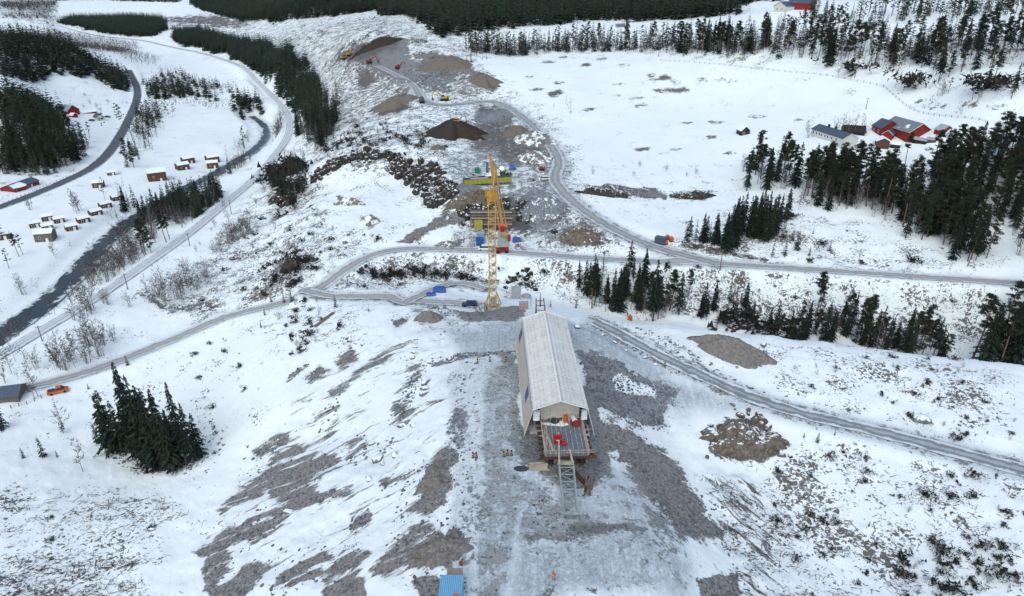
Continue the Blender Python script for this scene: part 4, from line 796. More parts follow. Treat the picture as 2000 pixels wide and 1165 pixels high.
one('spruce', 1615, 330, 276, 'farm spruce', 'in front of the white farmhouse'); one('spruce', 1675, 335, 272, 'farm spruce two', 'in front of the gable of the white farmhouse')
one('pine', 1768, 320, 258, 'barn pine', 'in front of the red barn'); one('pine', 1925, 330, 238, 'east pine', 'right of the red barn')
for px, yb, yt in [(1578,270,226),(1632,262,225),(1645,262,220),(1655,262,224),(1668,262,222),(1680,262,221),(1690,262,232)]: one('birch', px, yb, yt, 'farm birches', 'around the white farmhouse')
one('birch', 1960, 275, 230, 'east birch', 'near the right edge beside the farm'); one('birch', 1830, 188, 140, 'field birch', 'on the field above the barn'); one('birch', 1748, 172, 140, 'field birch two', 'on the field edge above the barn'); one('birch', 1840, 187, 148, 'field birch', 'on the field above the barn')
one('birch', 1112, 213, 186, 'field bush birch', 'at the lower left corner of the white field')
for px, yb, yt in [(145,415,366),(150,418,372),(155,412,370),(205,390,345),(45,575,525),(105,500,465),(110,505,470),(60,410,375),(235,375,345)]: one('birch', px, yb, yt, 'cabin birches', 'among the cabins')
for px, yb, yt in [(38,502,452),(45,498,455),(18,525,482),(5,470,432)]: one('pine', px, yb, yt, 'cabin pines', 'on the snow beside the cabins')
for px, yb, yt in [(285,498,425),(278,490,430),(325,474,415),(332,468,420),(295,494,440)]: one('pine', px, yb, yt, 'plantation pines', 'in front of the dark plantation')
for px, yb, yt in [(478,290,245),(250,322,268),(240,248,205),(235,245,200),(175,270,235),(205,262,218),(262,328,275)]: one('pine', px, yb, yt, 'road pines', 'beside the asphalt road')
for px, yb, yt in [(660,205,155),(608,640,615),(655,600,572),(570,590,565),(555,592,568),(530,590,570),(510,640,625),(720,610,596)]: one('spruce', px, yb, yt, 'mid young', 'on the snowy slope left of the crane')
for px in range(805, 835, 4): one('spruce', px, 84, 66, 'quarry spruces', 'in the small group above the far quarry')
for px, yb, yt in [(912,125,108),(920,122,103),(942,118,106),(950,116,105)]: one('spruce', px, yb, yt, 'field corner', 'at the upper left corner of the white field')
for px, yb, yt in [(1105,522,502),(1075,600,585),(1125,602,583),(1102,578,565),(1155,470,460)]: one('spruce', px, yb, yt, 'bank young', 'on the snowy bank right of the shed')
for px, yb, yt in [(1596,865,822),(1570,855,832),(1630,850,828),(1595,840,825)]: one('spruce', px, yb, yb-(yb-yt)*.55, 'haul young', 'beside the slushy haul road')

# ------------------------------------------------------------------ plant them: the 300 largest of each kind as things, the rest as woods
sz = {}
for k in NAMES:
    L = [t for t in TREES if t[0] == k]
    P3 = np.array([t[1:4] for t in L]); hgt = np.array([t[4] for t in L]); u, v, dpt = proj(P3+np.c_[hgt*0, hgt*0, hgt*.7]); vis = (u > -25) & (u < 2025) & (v > -10) & (v < 1190) & (dpt > 0)
    # hidden behind the land or the shed?
    app = np.where(vis, hgt/np.maximum(dpt, 1), 0)
    order = np.argsort(-app); n_in = min(290, int((app > 0).sum())); sel = set(order[:n_in].tolist())
    indiv = [L[i] + (u[i], v[i], app[i]) for i in order[:n_in]]; rest = [L[i] for i in range(len(L)) if i not in sel]
    sz[k] = (len(indiv), len(rest))
    # labels
    by = {}
    for t in indiv: by.setdefault(t[6], []).append(t)
    nm, cat = NAMES[k]; look = {'spruce': 'dark green spruce', 'pine': 'pine with a bare lower trunk', 'birch': 'leafless grey birch', 'shrub': 'low dark evergreen shrub', 'bush': 'leafless twiggy bush'}[k]
    plur = {'spruce': 'spruces', 'pine': 'pines', 'birch': 'birches', 'shrub': 'shrubs', 'bush': 'bushes'}[k]
    used_l = {}
    for cid, G in by.items():
        d = CL[cid]; dn = d.split(' ', 1)
        special = {}
        if len(G) == 1: special[id(G[0])] = f'{look} {d}'
        else:
            def mark(t, w_):
                if id(t) not in special: special[id(t)] = w_
            mark(min(G, key=lambda t: t[7]), f'leftmost {look} {d}'); mark(max(G, key=lambda t: t[7]), f'rightmost {look} {d}')
            if len(G) > 2: mark(max(G, key=lambda t: t[4]), f'tallest {look} {d}')
            if len(G) > 3: mark(max(G, key=lambda t: t[8]), f'{look} nearest the viewer {d}')
            if len(G) > 4: mark(min(G, key=lambda t: t[4]), f'smallest {look} {d}')
        for t in G:
            kind, x, y, z, h, rot, _, uu, vv, ap = t
            lb = special.get(id(t), f'{look} {d}')
            if len(lb.split()) > 16: lb = lb.replace(look, cat)
            if len(lb.split()) > 16: print('LONG', lb)
            px_h = ap*F*.512; var = HM[k][(int(abs(x)*7+abs(y)*3)) % len(HM[k])]
            e = empty(nm, (x, y, z-.15), rot, lb, cat, f'{plur} {d}'[:90]); sxy = {'spruce': rng.uniform(.85, 1.15), 'pine': rng.uniform(.9, 1.2), 'birch': rng.uniform(.85, 1.15), 'shrub': rng.uniform(.9, 1.5), 'bush': rng.uniform(.8, 1.2)}[k]
            if k == 'spruce' and h < 6: sxy *= 1.5
            e.scale = (h*sxy, h*sxy, h)
            if k in ('spruce', 'pine', 'birch'): put('trunk', var[0], e); put('crown', var[1], e)
            else: put('stem', var[0], e); put('foliage' if k == 'shrub' else 'twigs', var[1], e)
    if rest:
        V0 = []; F0 = []; mi = []; nb = 0; T0 = []
        for t in rest:
            kind, x, y, z, h, rot, cid = t; LK = FAR[k] if k in FAR and math.hypot(x, y) > 620 else LO[k]; pr = LK[int(abs(x)*5+abs(y)) % len(LK)]; c_, s_ = math.cos(rot)*h, math.sin(rot)*h
            for j in (0, 1):
                V_, F_ = pr[j]
                if j == 0 and math.hypot(x, y) > 600: V_ = V_[:0]; F_ = F_[:0]
                if len(V_) == 0: continue
                V0.append(np.stack([x+V_[:, 0]*c_-V_[:, 1]*s_, y+V_[:, 0]*s_+V_[:, 1]*c_, z-.15+V_[:, 2]*h], 1)); F0.append(F_+nb); nb += len(V_); mi.append(np.full(len(F_), j)); T0.append(np.full(len(V_), rng.random(), np.float32))
        tn = np.concatenate(T0); me = new_mesh(nm+'_wood', np.concatenate(V0), None, np.concatenate(F0), [M[MT[k][0]], M[MT[k][1]]], np.concatenate(mi))
        at_ = me.attributes.new('tint', 'FLOAT', 'POINT'); at_.data.foreach_set('value', tn[:len(me.vertices)])
        wn_ = {'spruce': 'spruce_forest', 'pine': 'pine_forest', 'birch': 'birch_wood', 'shrub': 'shrub_cover', 'bush': 'bush_cover'}[k]
        tag(put(wn_, me), {'spruce': 'distant dark spruce forest covering the far hillsides', 'pine': 'more distant pines mixed into the woods', 'birch': 'distant leafless birch wood along river and fields', 'shrub': 'small dark evergreen ground shrubs poking through snow', 'bush': 'small bare twiggy bushes poking through snow'}[k], None, None, 'stuff')
print('TREES', {k: v for k, v in sz.items()})

# ------------------------------------------------------------------ felled brash and sticks on the snow
def sticks(polys, rnd):
    V0 = []; F0 = []; nb = 0
    for poly, m, Ls in polys:
        q = np.array([W(*p)[:2] for p in poly]); x0, y0 = q.min(0); x1, y1 = q.max(0); k = 0; tr = 0
        while k < m and tr < m*30:
            tr += 1; cx_ = rnd.uniform(x0, x1); cy_ = rnd.uniform(y0, y1); ins = False
            for a, b in zip(q, np.roll(q, -1, 0)):
                if (a[1] > cy_) != (b[1] > cy_) and cx_ < (b[0]-a[0])*(cy_-a[1])/(b[1]-a[1]+1e-9)+a[0]: ins = not ins
            if not ins: continue
            k += 1; a0 = rnd.gauss(.0, .5); n_ = rnd.choice((3, 5, 9, 16)); sp_ = .25*n_**.5
            for j in range(n_):
                L = rnd.uniform(*Ls)*(.25 if rnd.random() < .75 else .8); an = a0+rnd.gauss(0, .6); x = cx_+rnd.gauss(0, sp_*1.6); y = cy_+rnd.gauss(0, sp_*.7); dx, dy = math.cos(an)*L/2, math.sin(an)*L/2; z = float(gz(x, y)); r_ = rnd.uniform(.02, .07)
                V_, F_ = tube_np([(x-dx, y-dy, z+rnd.uniform(0, .15)), (x, y, z+.12), (x+dx, y+dy, z+rnd.uniform(0, .35))], [r_, r_*.9, r_*.4], 3); V0.append(V_); F0.append(np.array(F_)+nb); nb += len(V_)
    return np.concatenate(V0), np.concatenate(F0)
s = NT_('brash_wood'); M['brash'] = s.out(s.mix(s.noise(.8, 3, .6, s.pos()), (.035, .03, .022), (.13, .095, .07)), .9)
V_, F_ = sticks([([(0,950),(340,960),(350,1010),(280,1030),(0,1010)], 60, (1, 4)), ([(0,1085),(270,1090),(300,1180),(0,1180)], 110, (1, 4)), ([(0,1010),(300,1010),(320,1100),(0,1100)], 50, (.6, 2.5)), ([(1380,960),(1540,930),(1560,1160),(1440,1170)], 90, (.8, 3)),
   ([(1560,880),(2000,960),(2000,1165),(1560,1165)], 70, (.6, 2.2)), ([(1500,670),(1980,730),(1980,830),(1560,760)], 45, (.6, 2.4)), ([(230,895),(290,925),(390,915),(380,895),(300,905)], 50, (1, 3)), ([(480,65),(740,40),(800,60),(700,90),(600,110)], 260, (2, 5)), ([(640,130),(760,130),(800,220),(700,250),(660,200)], 160, (1.5, 4)), ([(600,290),(860,250),(940,310),(700,300)], 150, (1, 3)),
   ([(1330,476),(1400,488),(1520,505),(1400,498),(1325,484)], 60, (1, 3)), ([(670,540),(1000,540),(1100,560),(900,570),(660,565)], 90, (.8, 2.5)), ([(400,480),(600,330),(620,560),(450,600)], 120, (.8, 2.4)), ([(1160,540),(1900,570),(1900,640),(1300,600)], 130, (.8, 3)), ([(1400,420),(1900,520),(1800,540),(1400,500)], 90, (.8, 2.5)), ([(500,600),(700,610),(700,680),(520,660)], 60, (.8, 2)), ([(1310,375),(1390,372),(1390,392),(1320,392)], 70, (1, 3))], random.Random(5))
tag(put('brash', new_mesh('brash', V_, None, F_, [M['brash']])), 'scattered brown branches and felling waste lying on the snow', None, None, 'stuff')
# ------------------------------------------------------------------ mesh builder for made things
class MB:
    def __init__(s): s.V = []; s.F = []; s.mi = []; s.cur = 0
    def poly(s, pts, flip=False):
        k = len(s.V); s.V += [tuple(map(float, p)) for p in pts]; f = list(range(k, k+len(pts))); s.F.append(f[::-1] if flip else f); s.mi.append(s.cur)
    def box(s, c, d, rz=0, rx=0):
        x, y, z = (v/2 for v in d); m = Matrix.Translation(c) @ Euler((rx, 0, rz)).to_matrix().to_4x4(); k = len(s.V)
        s.V += [tuple(m @ Vector(p)) for p in ((-x,-y,-z),(x,-y,-z),(x,y,-z),(-x,y,-z),(-x,-y,z),(x,-y,z),(x,y,z),(-x,y,z))]
        for f in ((0,3,2,1),(4,5,6,7),(0,1,5,4),(1,2,6,5),(2,3,7,6),(3,0,4,7)): s.F.append([k+i for i in f]); s.mi.append(s.cur)
        return s
    def bar(s, a, b, w, h=None):                 # square bar between two points
        a, b = Vector(a), Vector(b); d = (b-a); L = d.length
        if L < 1e-6: return s
        d /= L; u = d.cross(Vector((0, 0, 1)) if abs(d.z) < .95 else Vector((1, 0, 0))).normalized(); v = u.cross(d); h = h or w; k = len(s.V)
        for p in (a, b):
            for i, j in ((-1,-1),(1,-1),(1,1),(-1,1)): s.V.append(tuple(p+u*w/2*i+v*h/2*j))
        for f in ((0,1,2,3),(7,6,5,4),(0,4,5,1),(1,5,6,2),(2,6,7,3),(3,7,4,0)): s.F.append([k+i for i in f]); s.mi.append(s.cur)
        return s
    def tube(s, a, b, r0, r1=None, n=10, caps=True):
        a, b = Vector(a), Vector(b); r1 = r0 if r1 is None else r1; d = (b-a).normalized(); u = d.cross(Vector((0, 0, 1)) if abs(d.z) < .95 else Vector((1, 0, 0))).normalized(); v = u.cross(d); k = len(s.V)
        for p, r_ in ((a, r0), (b, r1)):
            for i in range(n): t = 2*math.pi*i/n; s.V.append(tuple(p+u*math.cos(t)*r_+v*math.sin(t)*r_))
        for i in range(n): j = (i+1) % n; s.F.append([k+i, k+j, k+n+j, k+n+i]); s.mi.append(s.cur)
        if caps: s.F += [[k+i for i in range(n)][::-1], [k+n+i for i in range(n)]]; s.mi += [s.cur]*2
        return s
    def prism(s, prof, y0, y1):                  # outline in xz, run along y
        n = len(prof); k = len(s.V)
        s.V += [(x, y0, z) for x, z in prof]+[(x, y1, z) for x, z in prof]
        for i in range(n): j = (i+1) % n; s.F.append([k+i, k+j, k+n+j, k+n+i]); s.mi.append(s.cur)
        s.F += [[k+i for i in range(n)][::-1], [k+n+i for i in range(n)]]; s.mi += [s.cur]*2
        return s
    def build(s, name, mats, parent=None, loc=None, rz=0, bevel=0, smooth=False):
        me = bpy.data.meshes.new(name); me.from_pydata(s.V, [], s.F)
        for m in (mats if isinstance(mats, (list, tuple)) else [mats]): me.materials.append(m)
        me.polygons.foreach_set('material_index', s.mi)
        if smooth: me.polygons.foreach_set('use_smooth', [True]*len(s.F))
        import bmesh
        bm = bmesh.new(); bm.from_mesh(me); bmesh.ops.recalc_face_normals(bm, faces=bm.faces[:])
        if bevel: bmesh.ops.bevel(bm, geom=bm.edges[:], offset=bevel, segments=1, affect='EDGES', clamp_overlap=True)
        bm.to_mesh(me); bm.free(); me.update()
        return put(name, me, parent, loc, rz)
def simple(name, c, r_=.7, var=.25, scale=1.2, bump=0, metal=0, c2=None):
    s = NT_(name); P = s.obj(); n_ = s.noise(scale, 5, .65, P)
    o = s.mix(s.ramp(n_, .3, .7, 0, 1), tuple(v*(1-var) for v in c), tuple(min(v*(1+var*.6), 1) for v in c) if c2 is None else c2)
    s.b.inputs['Metallic'].default_value = metal
    return s.out(o, r_, n_ if bump else None, .05, bump)
for k, a in dict(conc=((.36,.37,.36),.85,.2), white=((.72,.73,.72),.5,.06), red=((.34,.022,.02),.5,.25), dred=((.24,.03,.026),.8,.3), orange=((.55,.12,.035),.5,.2), yellow=((.48,.33,.06),.5,.2), cyel=((.58,.36,.07),.55,.25), cora=((.46,.25,.05),.5,.2),
    black=((.02,.02,.022),.6,.2), dark=((.055,.06,.065),.6,.25), tyre=((.02,.02,.02),.9,.1), glass=((.03,.045,.055),.15,.1), blue=((.03,.10,.34),.5,.3), dblue=((.015,.03,.11),.4,.2), lblue=((.16,.42,.68),.5,.15), slate=((.07,.095,.13),.5,.2), galv=((.30,.32,.33),.5,.2),
    wood=((.42,.35,.28),.85,.3), owood=((.16,.13,.11),.9,.35), dwood=((.035,.03,.028),.9,.3), rust=((.085,.04,.03),.85,.4), steel=((.30,.34,.34),.55,.25), green=((.02,.20,.11),.6,.2), skin=((.5,.3,.22),.6,.1), cabin=((.13,.07,.045),.85,.3), cream=((.62,.63,.58),.7,.08),
    ylw=((.33,.33,.06),.6,.2), pink=((.42,.30,.28),.8,.2), deck=((.13,.165,.20),.55,.25), beige=((.55,.50,.44),.8,.12), ltarp=((.55,.60,.63),.7,.1), groof=((.34,.37,.40),.6,.15), dsteel=((.10,.08,.07),.7,.3)).items(): M[k] = simple('paint_'+k if False else {'conc':'grey_concrete','white':'white_paint','red':'red_paint','dred':'barn_red_boards','orange':'orange_paint','yellow':'yellow_paint','cyel':'crane_yellow','cora':'crane_orange','black':'black_plastic','dark':'dark_sheet','tyre':'tyre_rubber','glass':'dark_glass','blue':'blue_tarpaulin','dblue':'dark_blue_paint','lblue':'pale_blue_sheet','slate':'slate_roofing','galv':'galvanised_steel','wood':'fresh_timber','owood':'grey_timber','dwood':'dark_timber','rust':'rusty_steel','steel':'grey_green_steel','green':'green_paint','skin':'skin','cabin':'brown_cabin_boards','cream':'cream_boards','ylw':'yellow_formwork','pink':'reddish_formwork','deck':'wet_deck_concrete','beige':'beige_sheeting','ltarp':'light_tarpaulin','groof':'grey_roof_sheet','dsteel':'dark_steel'}[k], *a)
s = NT_('snowy_roof'); P = s.obj(); M['sroof'] = s.out(s.mix(s.ramp(s.noise(.35, 5, .6, P), .52, .6), M['slate'].node_tree.nodes['Principled BSDF'] and (.10,.12,.14), SNOW), .7)
s = NT_('roof_snow'); M['rsnow'] = s.out(SNOW, .8)
s = NT_('corrugated_blue'); P = s.obj(); w_ = s.n('ShaderNodeTexWave'); w_.inputs['Scale'].default_value = 1.1; s.l(P, w_.inputs[0]); cc_ = s.mix(s.ramp(s.noise(.8, 5, .7, P), .5, .75, 0, .6), s.mix(w_.outputs['Fac'], (.10, .28, .46), (.19, .44, .64)), (.33, .33, .34))
M['corr'] = s.out(cc_, .55, w_.outputs['Fac'], .06, .8)

def at(px, py, dz=0):
    p = W(px, py); return (p[0], p[1], p[2]+dz)
def yaw(a, b):
    p, q = W(*a), W(*b); return math.atan2(q[1]-p[1], q[0]-p[0])

# ------------------------------------------------------------------ heaps and rock
def heap(name, label, cat, px, py, rx, ry, h, mat, rz=0, amp=.35, sc=2.5, kind=None, crest=0., seed=1, peak=1.4):
    c = np.array(at(px, py)); n_r, n_a = 34, 72; V = []
    f = np.linspace(0, 1, n_r)[:, None]; a = np.linspace(0, 2*math.pi, n_a, endpoint=False)[None]
    wob = 1+.55*(fbm(np.cos(a)*2+seed, np.sin(a)*2+5, .8, 5, seed, .65)-.5)*2
    lx = f*np.cos(a)*rx*wob; ly = f*np.sin(a)*ry*wob; ca, sa = math.cos(rz), math.sin(rz); X = c[0]+lx*ca-ly*sa; Y = c[1]+lx*sa+ly*ca
    fade = (1-f**peak)*(f < 1); prof = np.clip(fade, 0, 1)+0*a; nz = (fbm(X, Y, sc, 6, seed+3, .6)-.5)
    Z = gz(X, Y)+prof*h+nz*amp*2*np.sqrt(np.clip(1-f, 0, 1))*1.5-.35*f**4
    V = np.stack([X-c[0], Y-c[1], Z-c[2]], -1).reshape(-1, 3); i = np.arange(n_r-1)[:, None]*n_a+np.arange(n_a)[None]; j = np.arange(n_r-1)[:, None]*n_a+(np.arange(n_a)[None]+1) % n_a
    me = new_mesh(name, V, np.stack([i.ravel(), (i+n_a).ravel(), (j+n_a).ravel(), j.ravel()], 1), mats=[mat], smooth=True)
    return tag(put(name, me, None, c), label, cat, None, kind)
def mat_heap(nm, a, b, snow=0.):
    s = NT_(nm); P = s.pos(); c = s.mix(s.ramp(s.noise(1.4, 8, .75, P), .3, .7), a, b); st = s.n('ShaderNodeTexVoronoi'); st.inputs['Scale'].default_value = 1.8; s.l(P, st.inputs['Vector'])
    c = s.mix(s.ramp(st.outputs['Distance'], .08, .45, .5, 0), c, tuple(min(1, v*1.5) for v in b))
    if snow: c = s.mix(s.ramp(s.noise(.35, 7, .7, P), .62-snow, .68-snow), c, SNOW)
    return s.out(c, .95, s.noise(3, 6, .75, P), .25, .8)
M['h_brown'] = mat_heap('dark_soil', (.028, .022, .018), (.055, .043, .034)); M['h_grey'] = mat_heap('grey_gravel', (.12, .11, .10), (.24, .225, .21)); M['h_snow'] = mat_heap('snow_patched_gravel', (.11, .10, .09), (.24, .225, .21), .13)
M['h_tan'] = mat_heap('brown_gravel', (.10, .085, .07), (.20, .175, .15)); M['h_blue'] = mat_heap('blue_grey_stone', (.10, .115, .13), (.26, .28, .30), .08)
heap('soil_heap', 'big dark brown soil heap with a small excavator on top', 'soil heap', 884, 262, 17, 15, 8, M['h_brown'], amp=.5, peak=1.25, seed=4)
heap('gravel_heap', 'long grey gravel heap on the snow beside the ravine edge', 'gravel heap', 1430, 690, 11, 5.2, 4.2, M['h_grey'], rz=-.6, seed=6, amp=.6)
heap('gravel_heap', 'pointed pale gravel heap left of the blue car', 'gravel heap', 836, 624, 4.2, 3, 2.6, M['h_grey'], seed=8)
heap('gravel_heap', 'grey gravel heap on the terrace below the far quarry', 'gravel heap', 772, 205, 17, 11, 5, M['h_tan'], rz=.3, seed=9, amp=.5)
heap('gravel_heap', 'snow streaked heap at the rear of the snowy rock cut floor', 'gravel heap', 680, 396, 9, 3.2, 2.4, M['h_snow'], rz=-.5, seed=10, amp=.5)
heap('gravel_heap', 'snow streaked heap in the middle of the rock cut floor', 'gravel heap', 722, 432, 4.5, 4, 2.6, M['h_snow'], seed=11, amp=.5)
heap('gravel_heap', 'small sandy heap below the dark soil heap', 'gravel heap', 856, 290, 4, 3, 1.8, M['h_tan'], seed=12)
heap('gravel_heap', 'low grey gravel heap beside the blue container on site', 'gravel heap', 875, 480, 5, 2.5, 1.8, M['h_snow'], seed=13)
heap('gravel_heap', 'tall pale spoil heap along the right rim of the far quarry', 'gravel heap', 868, 128, 22, 14, 6, M['h_tan'], rz=-.4, seed=14, amp=.9)
heap('gravel_heap', 'rounded brown spoil heap at the corner of the white field', 'gravel heap', 948, 162, 12, 9, 5, M['h_tan'], rz=-.6, seed=15, amp=.7)
heap('gravel_heap', 'dirty grey spoil heap left of the haul road bend', 'gravel heap', 1045, 275, 11, 12, 5, M['h_snow'], seed=16, amp=.9)
heap('gravel_heap', 'brown spoil heap right of the dark soil heap', 'gravel heap', 1010, 262, 8, 10, 4, M['h_tan'], seed=17, amp=.9)
heap('gravel_heap', 'grey spoil heap below the haul road bend near the red machine', 'gravel heap', 1045, 312, 9, 8, 4, M['h_snow'], seed=18, amp=.9)
heap('gravel_heap', 'brown excavated bank behind the far quarry pit', 'gravel heap', 735, 90, 26, 10, 5, M['h_brown'], rz=.35, seed=19, amp=1.2)
heap('gravel_heap', 'blue grey stone bank left of the far quarry road', 'gravel heap', 770, 165, 14, 9, 3, M['h_blue'], seed=20, amp=.9)
heap('rock_outcrop', 'broken brown rock outcrop on the snow below the slushy haul road', 'rock outcrop', 1452, 862, 9.5, 5.0, 2.6, M['ochre_rock'], rz=.0, seed=21, amp=1.1, sc=2.6, peak=3)
heap('rock_outcrop', 'jagged rock outcrop right of the abutment pit', 'rock outcrop', 1130, 466, 8, 5, 4, M['ochre_rock'], seed=22, amp=1.5, sc=3)
heap('rock_outcrop', 'grey rocky bank above the abutment pit by the haul road', 'rock outcrop', 1062, 408, 10, 9, 5, M['h_blue'], rz=-.5, seed=23, amp=1.2)
heap('rock_outcrop', 'small dark outcrop right of the haul road bend', 'rock outcrop', 1180, 380, 12, 3, 3, M['cliff'], rz=-.2, seed=24, amp=1.3)
heap('rock_outcrop', 'dark brushy outcrop on the white slope above the dense plantation', 'rock outcrop', 1352, 385, 10, 3, 2.6, M['cliff'], seed=25, amp=1.3)
heap('rock_outcrop', 'dark knoll rising right of the railway', 'rock outcrop', 566, 372, 9, 13, 6, M['cliff'], seed=26, amp=1.6, sc=4)
heap('rock_outcrop', 'dark rocky knoll left of the gravel road bend', 'rock outcrop', 572, 520, 5, 5, 4, M['cliff'], seed=27, amp=1.4, sc=3)
heap('rock_outcrop', 'long brown bank behind the abutment formwork', 'rock outcrop', 925, 395, 12, 5, 5, M['ochre_rock'], seed=28, amp=1.5, sc=4, rz=.2)
heap('gravel_heap', 'dark lumpy heap of soil and boulders above the blue container', 'gravel heap', 858, 1072, 6.5, 3.8, 1.1, M['h_grey'], rz=.5, seed=30, amp=.8, sc=1.5)
heap('gravel_heap', 'brown lumpy spoil bank on the left rim of the embankment', 'gravel heap', 846, 930, 2.6, 6, .9, M['h_grey'], rz=-.35, seed=31, amp=.8, sc=1.4)
RK = [rock_np(i, 2, .8) for i in range(6)]; RKL = [rock_np(20+i, 1, .8) for i in range(5)]
def scatter_rocks(polys, n_, size, rnd, lo=True, sink=.25, power=1.6, zoff=0):
    V0 = []; F0 = []; nb = 0
    for poly, m in polys:
        q = np.array([W(*p)[:2] for p in poly]); x0, y0 = q.min(0); x1, y1 = q.max(0); k = 0; tries = 0
        while k < m and tries < m*40:
            tries += 1; x = rnd.uniform(x0, x1); y = rnd.uniform(y0, y1); ins = False
            for a, b in zip(q, np.roll(q, -1, 0)):
                if (a[1] > y) != (b[1] > y) and x < (b[0]-a[0])*(y-a[1])/(b[1]-a[1]+1e-9)+a[0]: ins = not ins
            if not ins: continue
            k += 1; V_, F_ = rnd.choice(RKL if lo else RK); sz_ = size[0]+(size[1]-size[0])*rnd.random()**power; m3 = np.array(Euler((rnd.uniform(-.5, .5), rnd.uniform(-.5, .5), rnd.uniform(0, 6.3))).to_matrix())*sz_*rnd.uniform(.8, 1.2)
            V0.append(V_@m3.T+[x, y, float(gz(x, y))-sz_*sink+zoff]); F0.append(F_+nb); nb += len(V_)
    return np.concatenate(V0), np.concatenate(F0)
rn = random.Random(3)
V_, F_ = scatter_rocks([([(1130,690),(1200,700),(1260,740),(1325,765),(1290,790),(1300,843),(1240,832),(1170,800),(1146,760)], 1500), ([(905,612),(860,590),(820,600),(850,612),(905,625)], 200),
  ([(790,760),(825,700),(835,720),(800,800),(770,832),(752,832)], 260), ([(840,702),(900,690),(1008,686),(1008,693),(900,702),(850,716)], 260), ([(880,800),(903,790),(912,900),(893,905),(868,850)], 130),
  ([(670,890),(690,848),(720,850),(720,895),(690,915)], 70), ([(735,860),(770,850),(770,880),(740,885)], 30), ([(1160,640),(1180,640),(1340,735),(1320,735)], 150), ([(1240,640),(1300,655),(1420,730),(1500,770),(1440,760),(1300,690)], 220),
  ([(1200,870),(1330,930),(1400,1040),(1330,1040),(1250,960)], 260), ([(610,830),(640,790),(668,760),(665,800),(640,860)], 50), ([(480,870),(640,880),(620,980),(430,1010)], 110), ([(400,1060),(700,1060),(700,1170),(400,1170)], 130),
  ([(800,900),(890,890),(880,1100),(740,1120)], 220), ([(1380,960),(1540,960),(1540,1160),(1430,1160)], 160), ([(380,800),(400,780),(440,870),(400,930)], 110), ([(230,880),(300,925),(250,925),(220,900)], 40)]+[(q_, 70) for q_ in SC]+[([(1160,830),(1260,850),(1350,940),(1420,1040),(1330,1050),(1230,900)], 300), ([(905,700),(930,700),(930,1150),(880,1150),(870,800)], 160)], 0, (.16, 1.1), rn, power=2.2)
tag(put('rubble', new_mesh('rubble', V_, None, F_, [M['rubble']])), 'blasted grey rubble strewn over the embankment slopes beside the shed', None, None, 'stuff')
V_, F_ = scatter_rocks([([(780,132),(850,128),(895,155),(880,182),(820,176),(790,150)], 380), ([(880,470),(905,465),(905,490),(870,488)], 30), ([(890,395),(935,378),(1000,385),(1040,400),(1010,430),(930,430)], 160), ([(640,120),(700,110),(740,160),(690,200),(650,170)], 140), ([(930,225),(1070,245),(1075,330),(990,300)], 190), ([(1030,385),(1110,400),(1110,440),(1040,440)], 130)], 0, (.5, 2.4), rn)
tag(put('quarry_rubble', new_mesh('quarry_rubble', V_, None, F_, [M['rubble']])), 'coarse blasted stone around the far quarry and the abutment pit', None, None, 'stuff')
# rock faces (part of the terrain)
def rock_wall(name, path, n_, size, mat, rnd, rows=2, zup=3.5, label=None):
    P = smooth([W(*p) for p in path], 2); V0 = []; F0 = []; nb = 0
    for k in range(n_):
        t = rnd.random()*(len(P)-1); i = int(t); p = P[i]*(1-t+i)+P[min(i+1, len(P)-1)]*(t-i); V_, F_ = rnd.choice(RK); sz_ = rnd.uniform(*size); x = p[0]+rnd.gauss(0, 1.2); y = p[1]+rnd.gauss(0, 2.2)
        m3 = np.array(Euler((rnd.uniform(-.6, .6), rnd.uniform(-.6, .6), rnd.uniform(0, 6.3))).to_matrix())@np.diag([1.2, 1, rnd.uniform(.9, 1.7)])*sz_
        V0.append(V_@m3.T+[x, y, float(gz(x, y))+rnd.uniform(-.5, .35)*zup*.4-sz_*.12]); F0.append(F_+nb); nb += len(V_)
    tag(put(name, new_mesh(name, np.concatenate(V0), None, np.concatenate(F0), [mat])), label, None, None, 'structure')
rock_wall('rock_cut', [(622,345),(650,322),(690,308),(740,306),(790,312),(835,332)], 230, (1.6, 4.2), M['cliff'], rn, label='dark rock face behind the snowy floor of the rock cut')
rock_wall('rock_cut_end', [(775,330),(800,345),(830,380),(850,400)], 130, (1.5, 4), M['cliff'], rn, label='snow dusted rock face at the right end of the rock cut'); rock_wall('rock_cut_end_upper', [(835,335),(870,360),(885,375),(850,395)], 120, (1.5, 4.2), M['cliff'], rn, label='broken dark rocks between the rock cut and the abutment')
rock_wall('ravine_rocks', [(1430,632),(1470,640),(1500,648),(1530,638),(1560,632)], 60, (1.2, 3.2), M['cliff'], rn, label='dark wet rocks along the ravine bottom'); rock_wall('ravine_rocks_west', [(980,560),(1010,552),(1040,560)], 22, (1, 2.5), M['cliff'], rn, label='dark rocks in the gully beside the concrete pier')
rock_wall('pit_face', [(905,420),(940,405),(1000,400),(1035,420)], 110, (1.2, 3), M['cliff'], rn, label='dark rock face behind the abutment formwork'); rock_wall('left_knoll', [(545,380),(560,400),(575,390)], 24, (1.5, 4), M['cliff'], rn, label='dark broken rocks on the knoll right of the railway')
RM = [new_mesh('boulder_shape', V_, None, F_, [M['boulder']], smooth=False) for V_, F_ in RK]
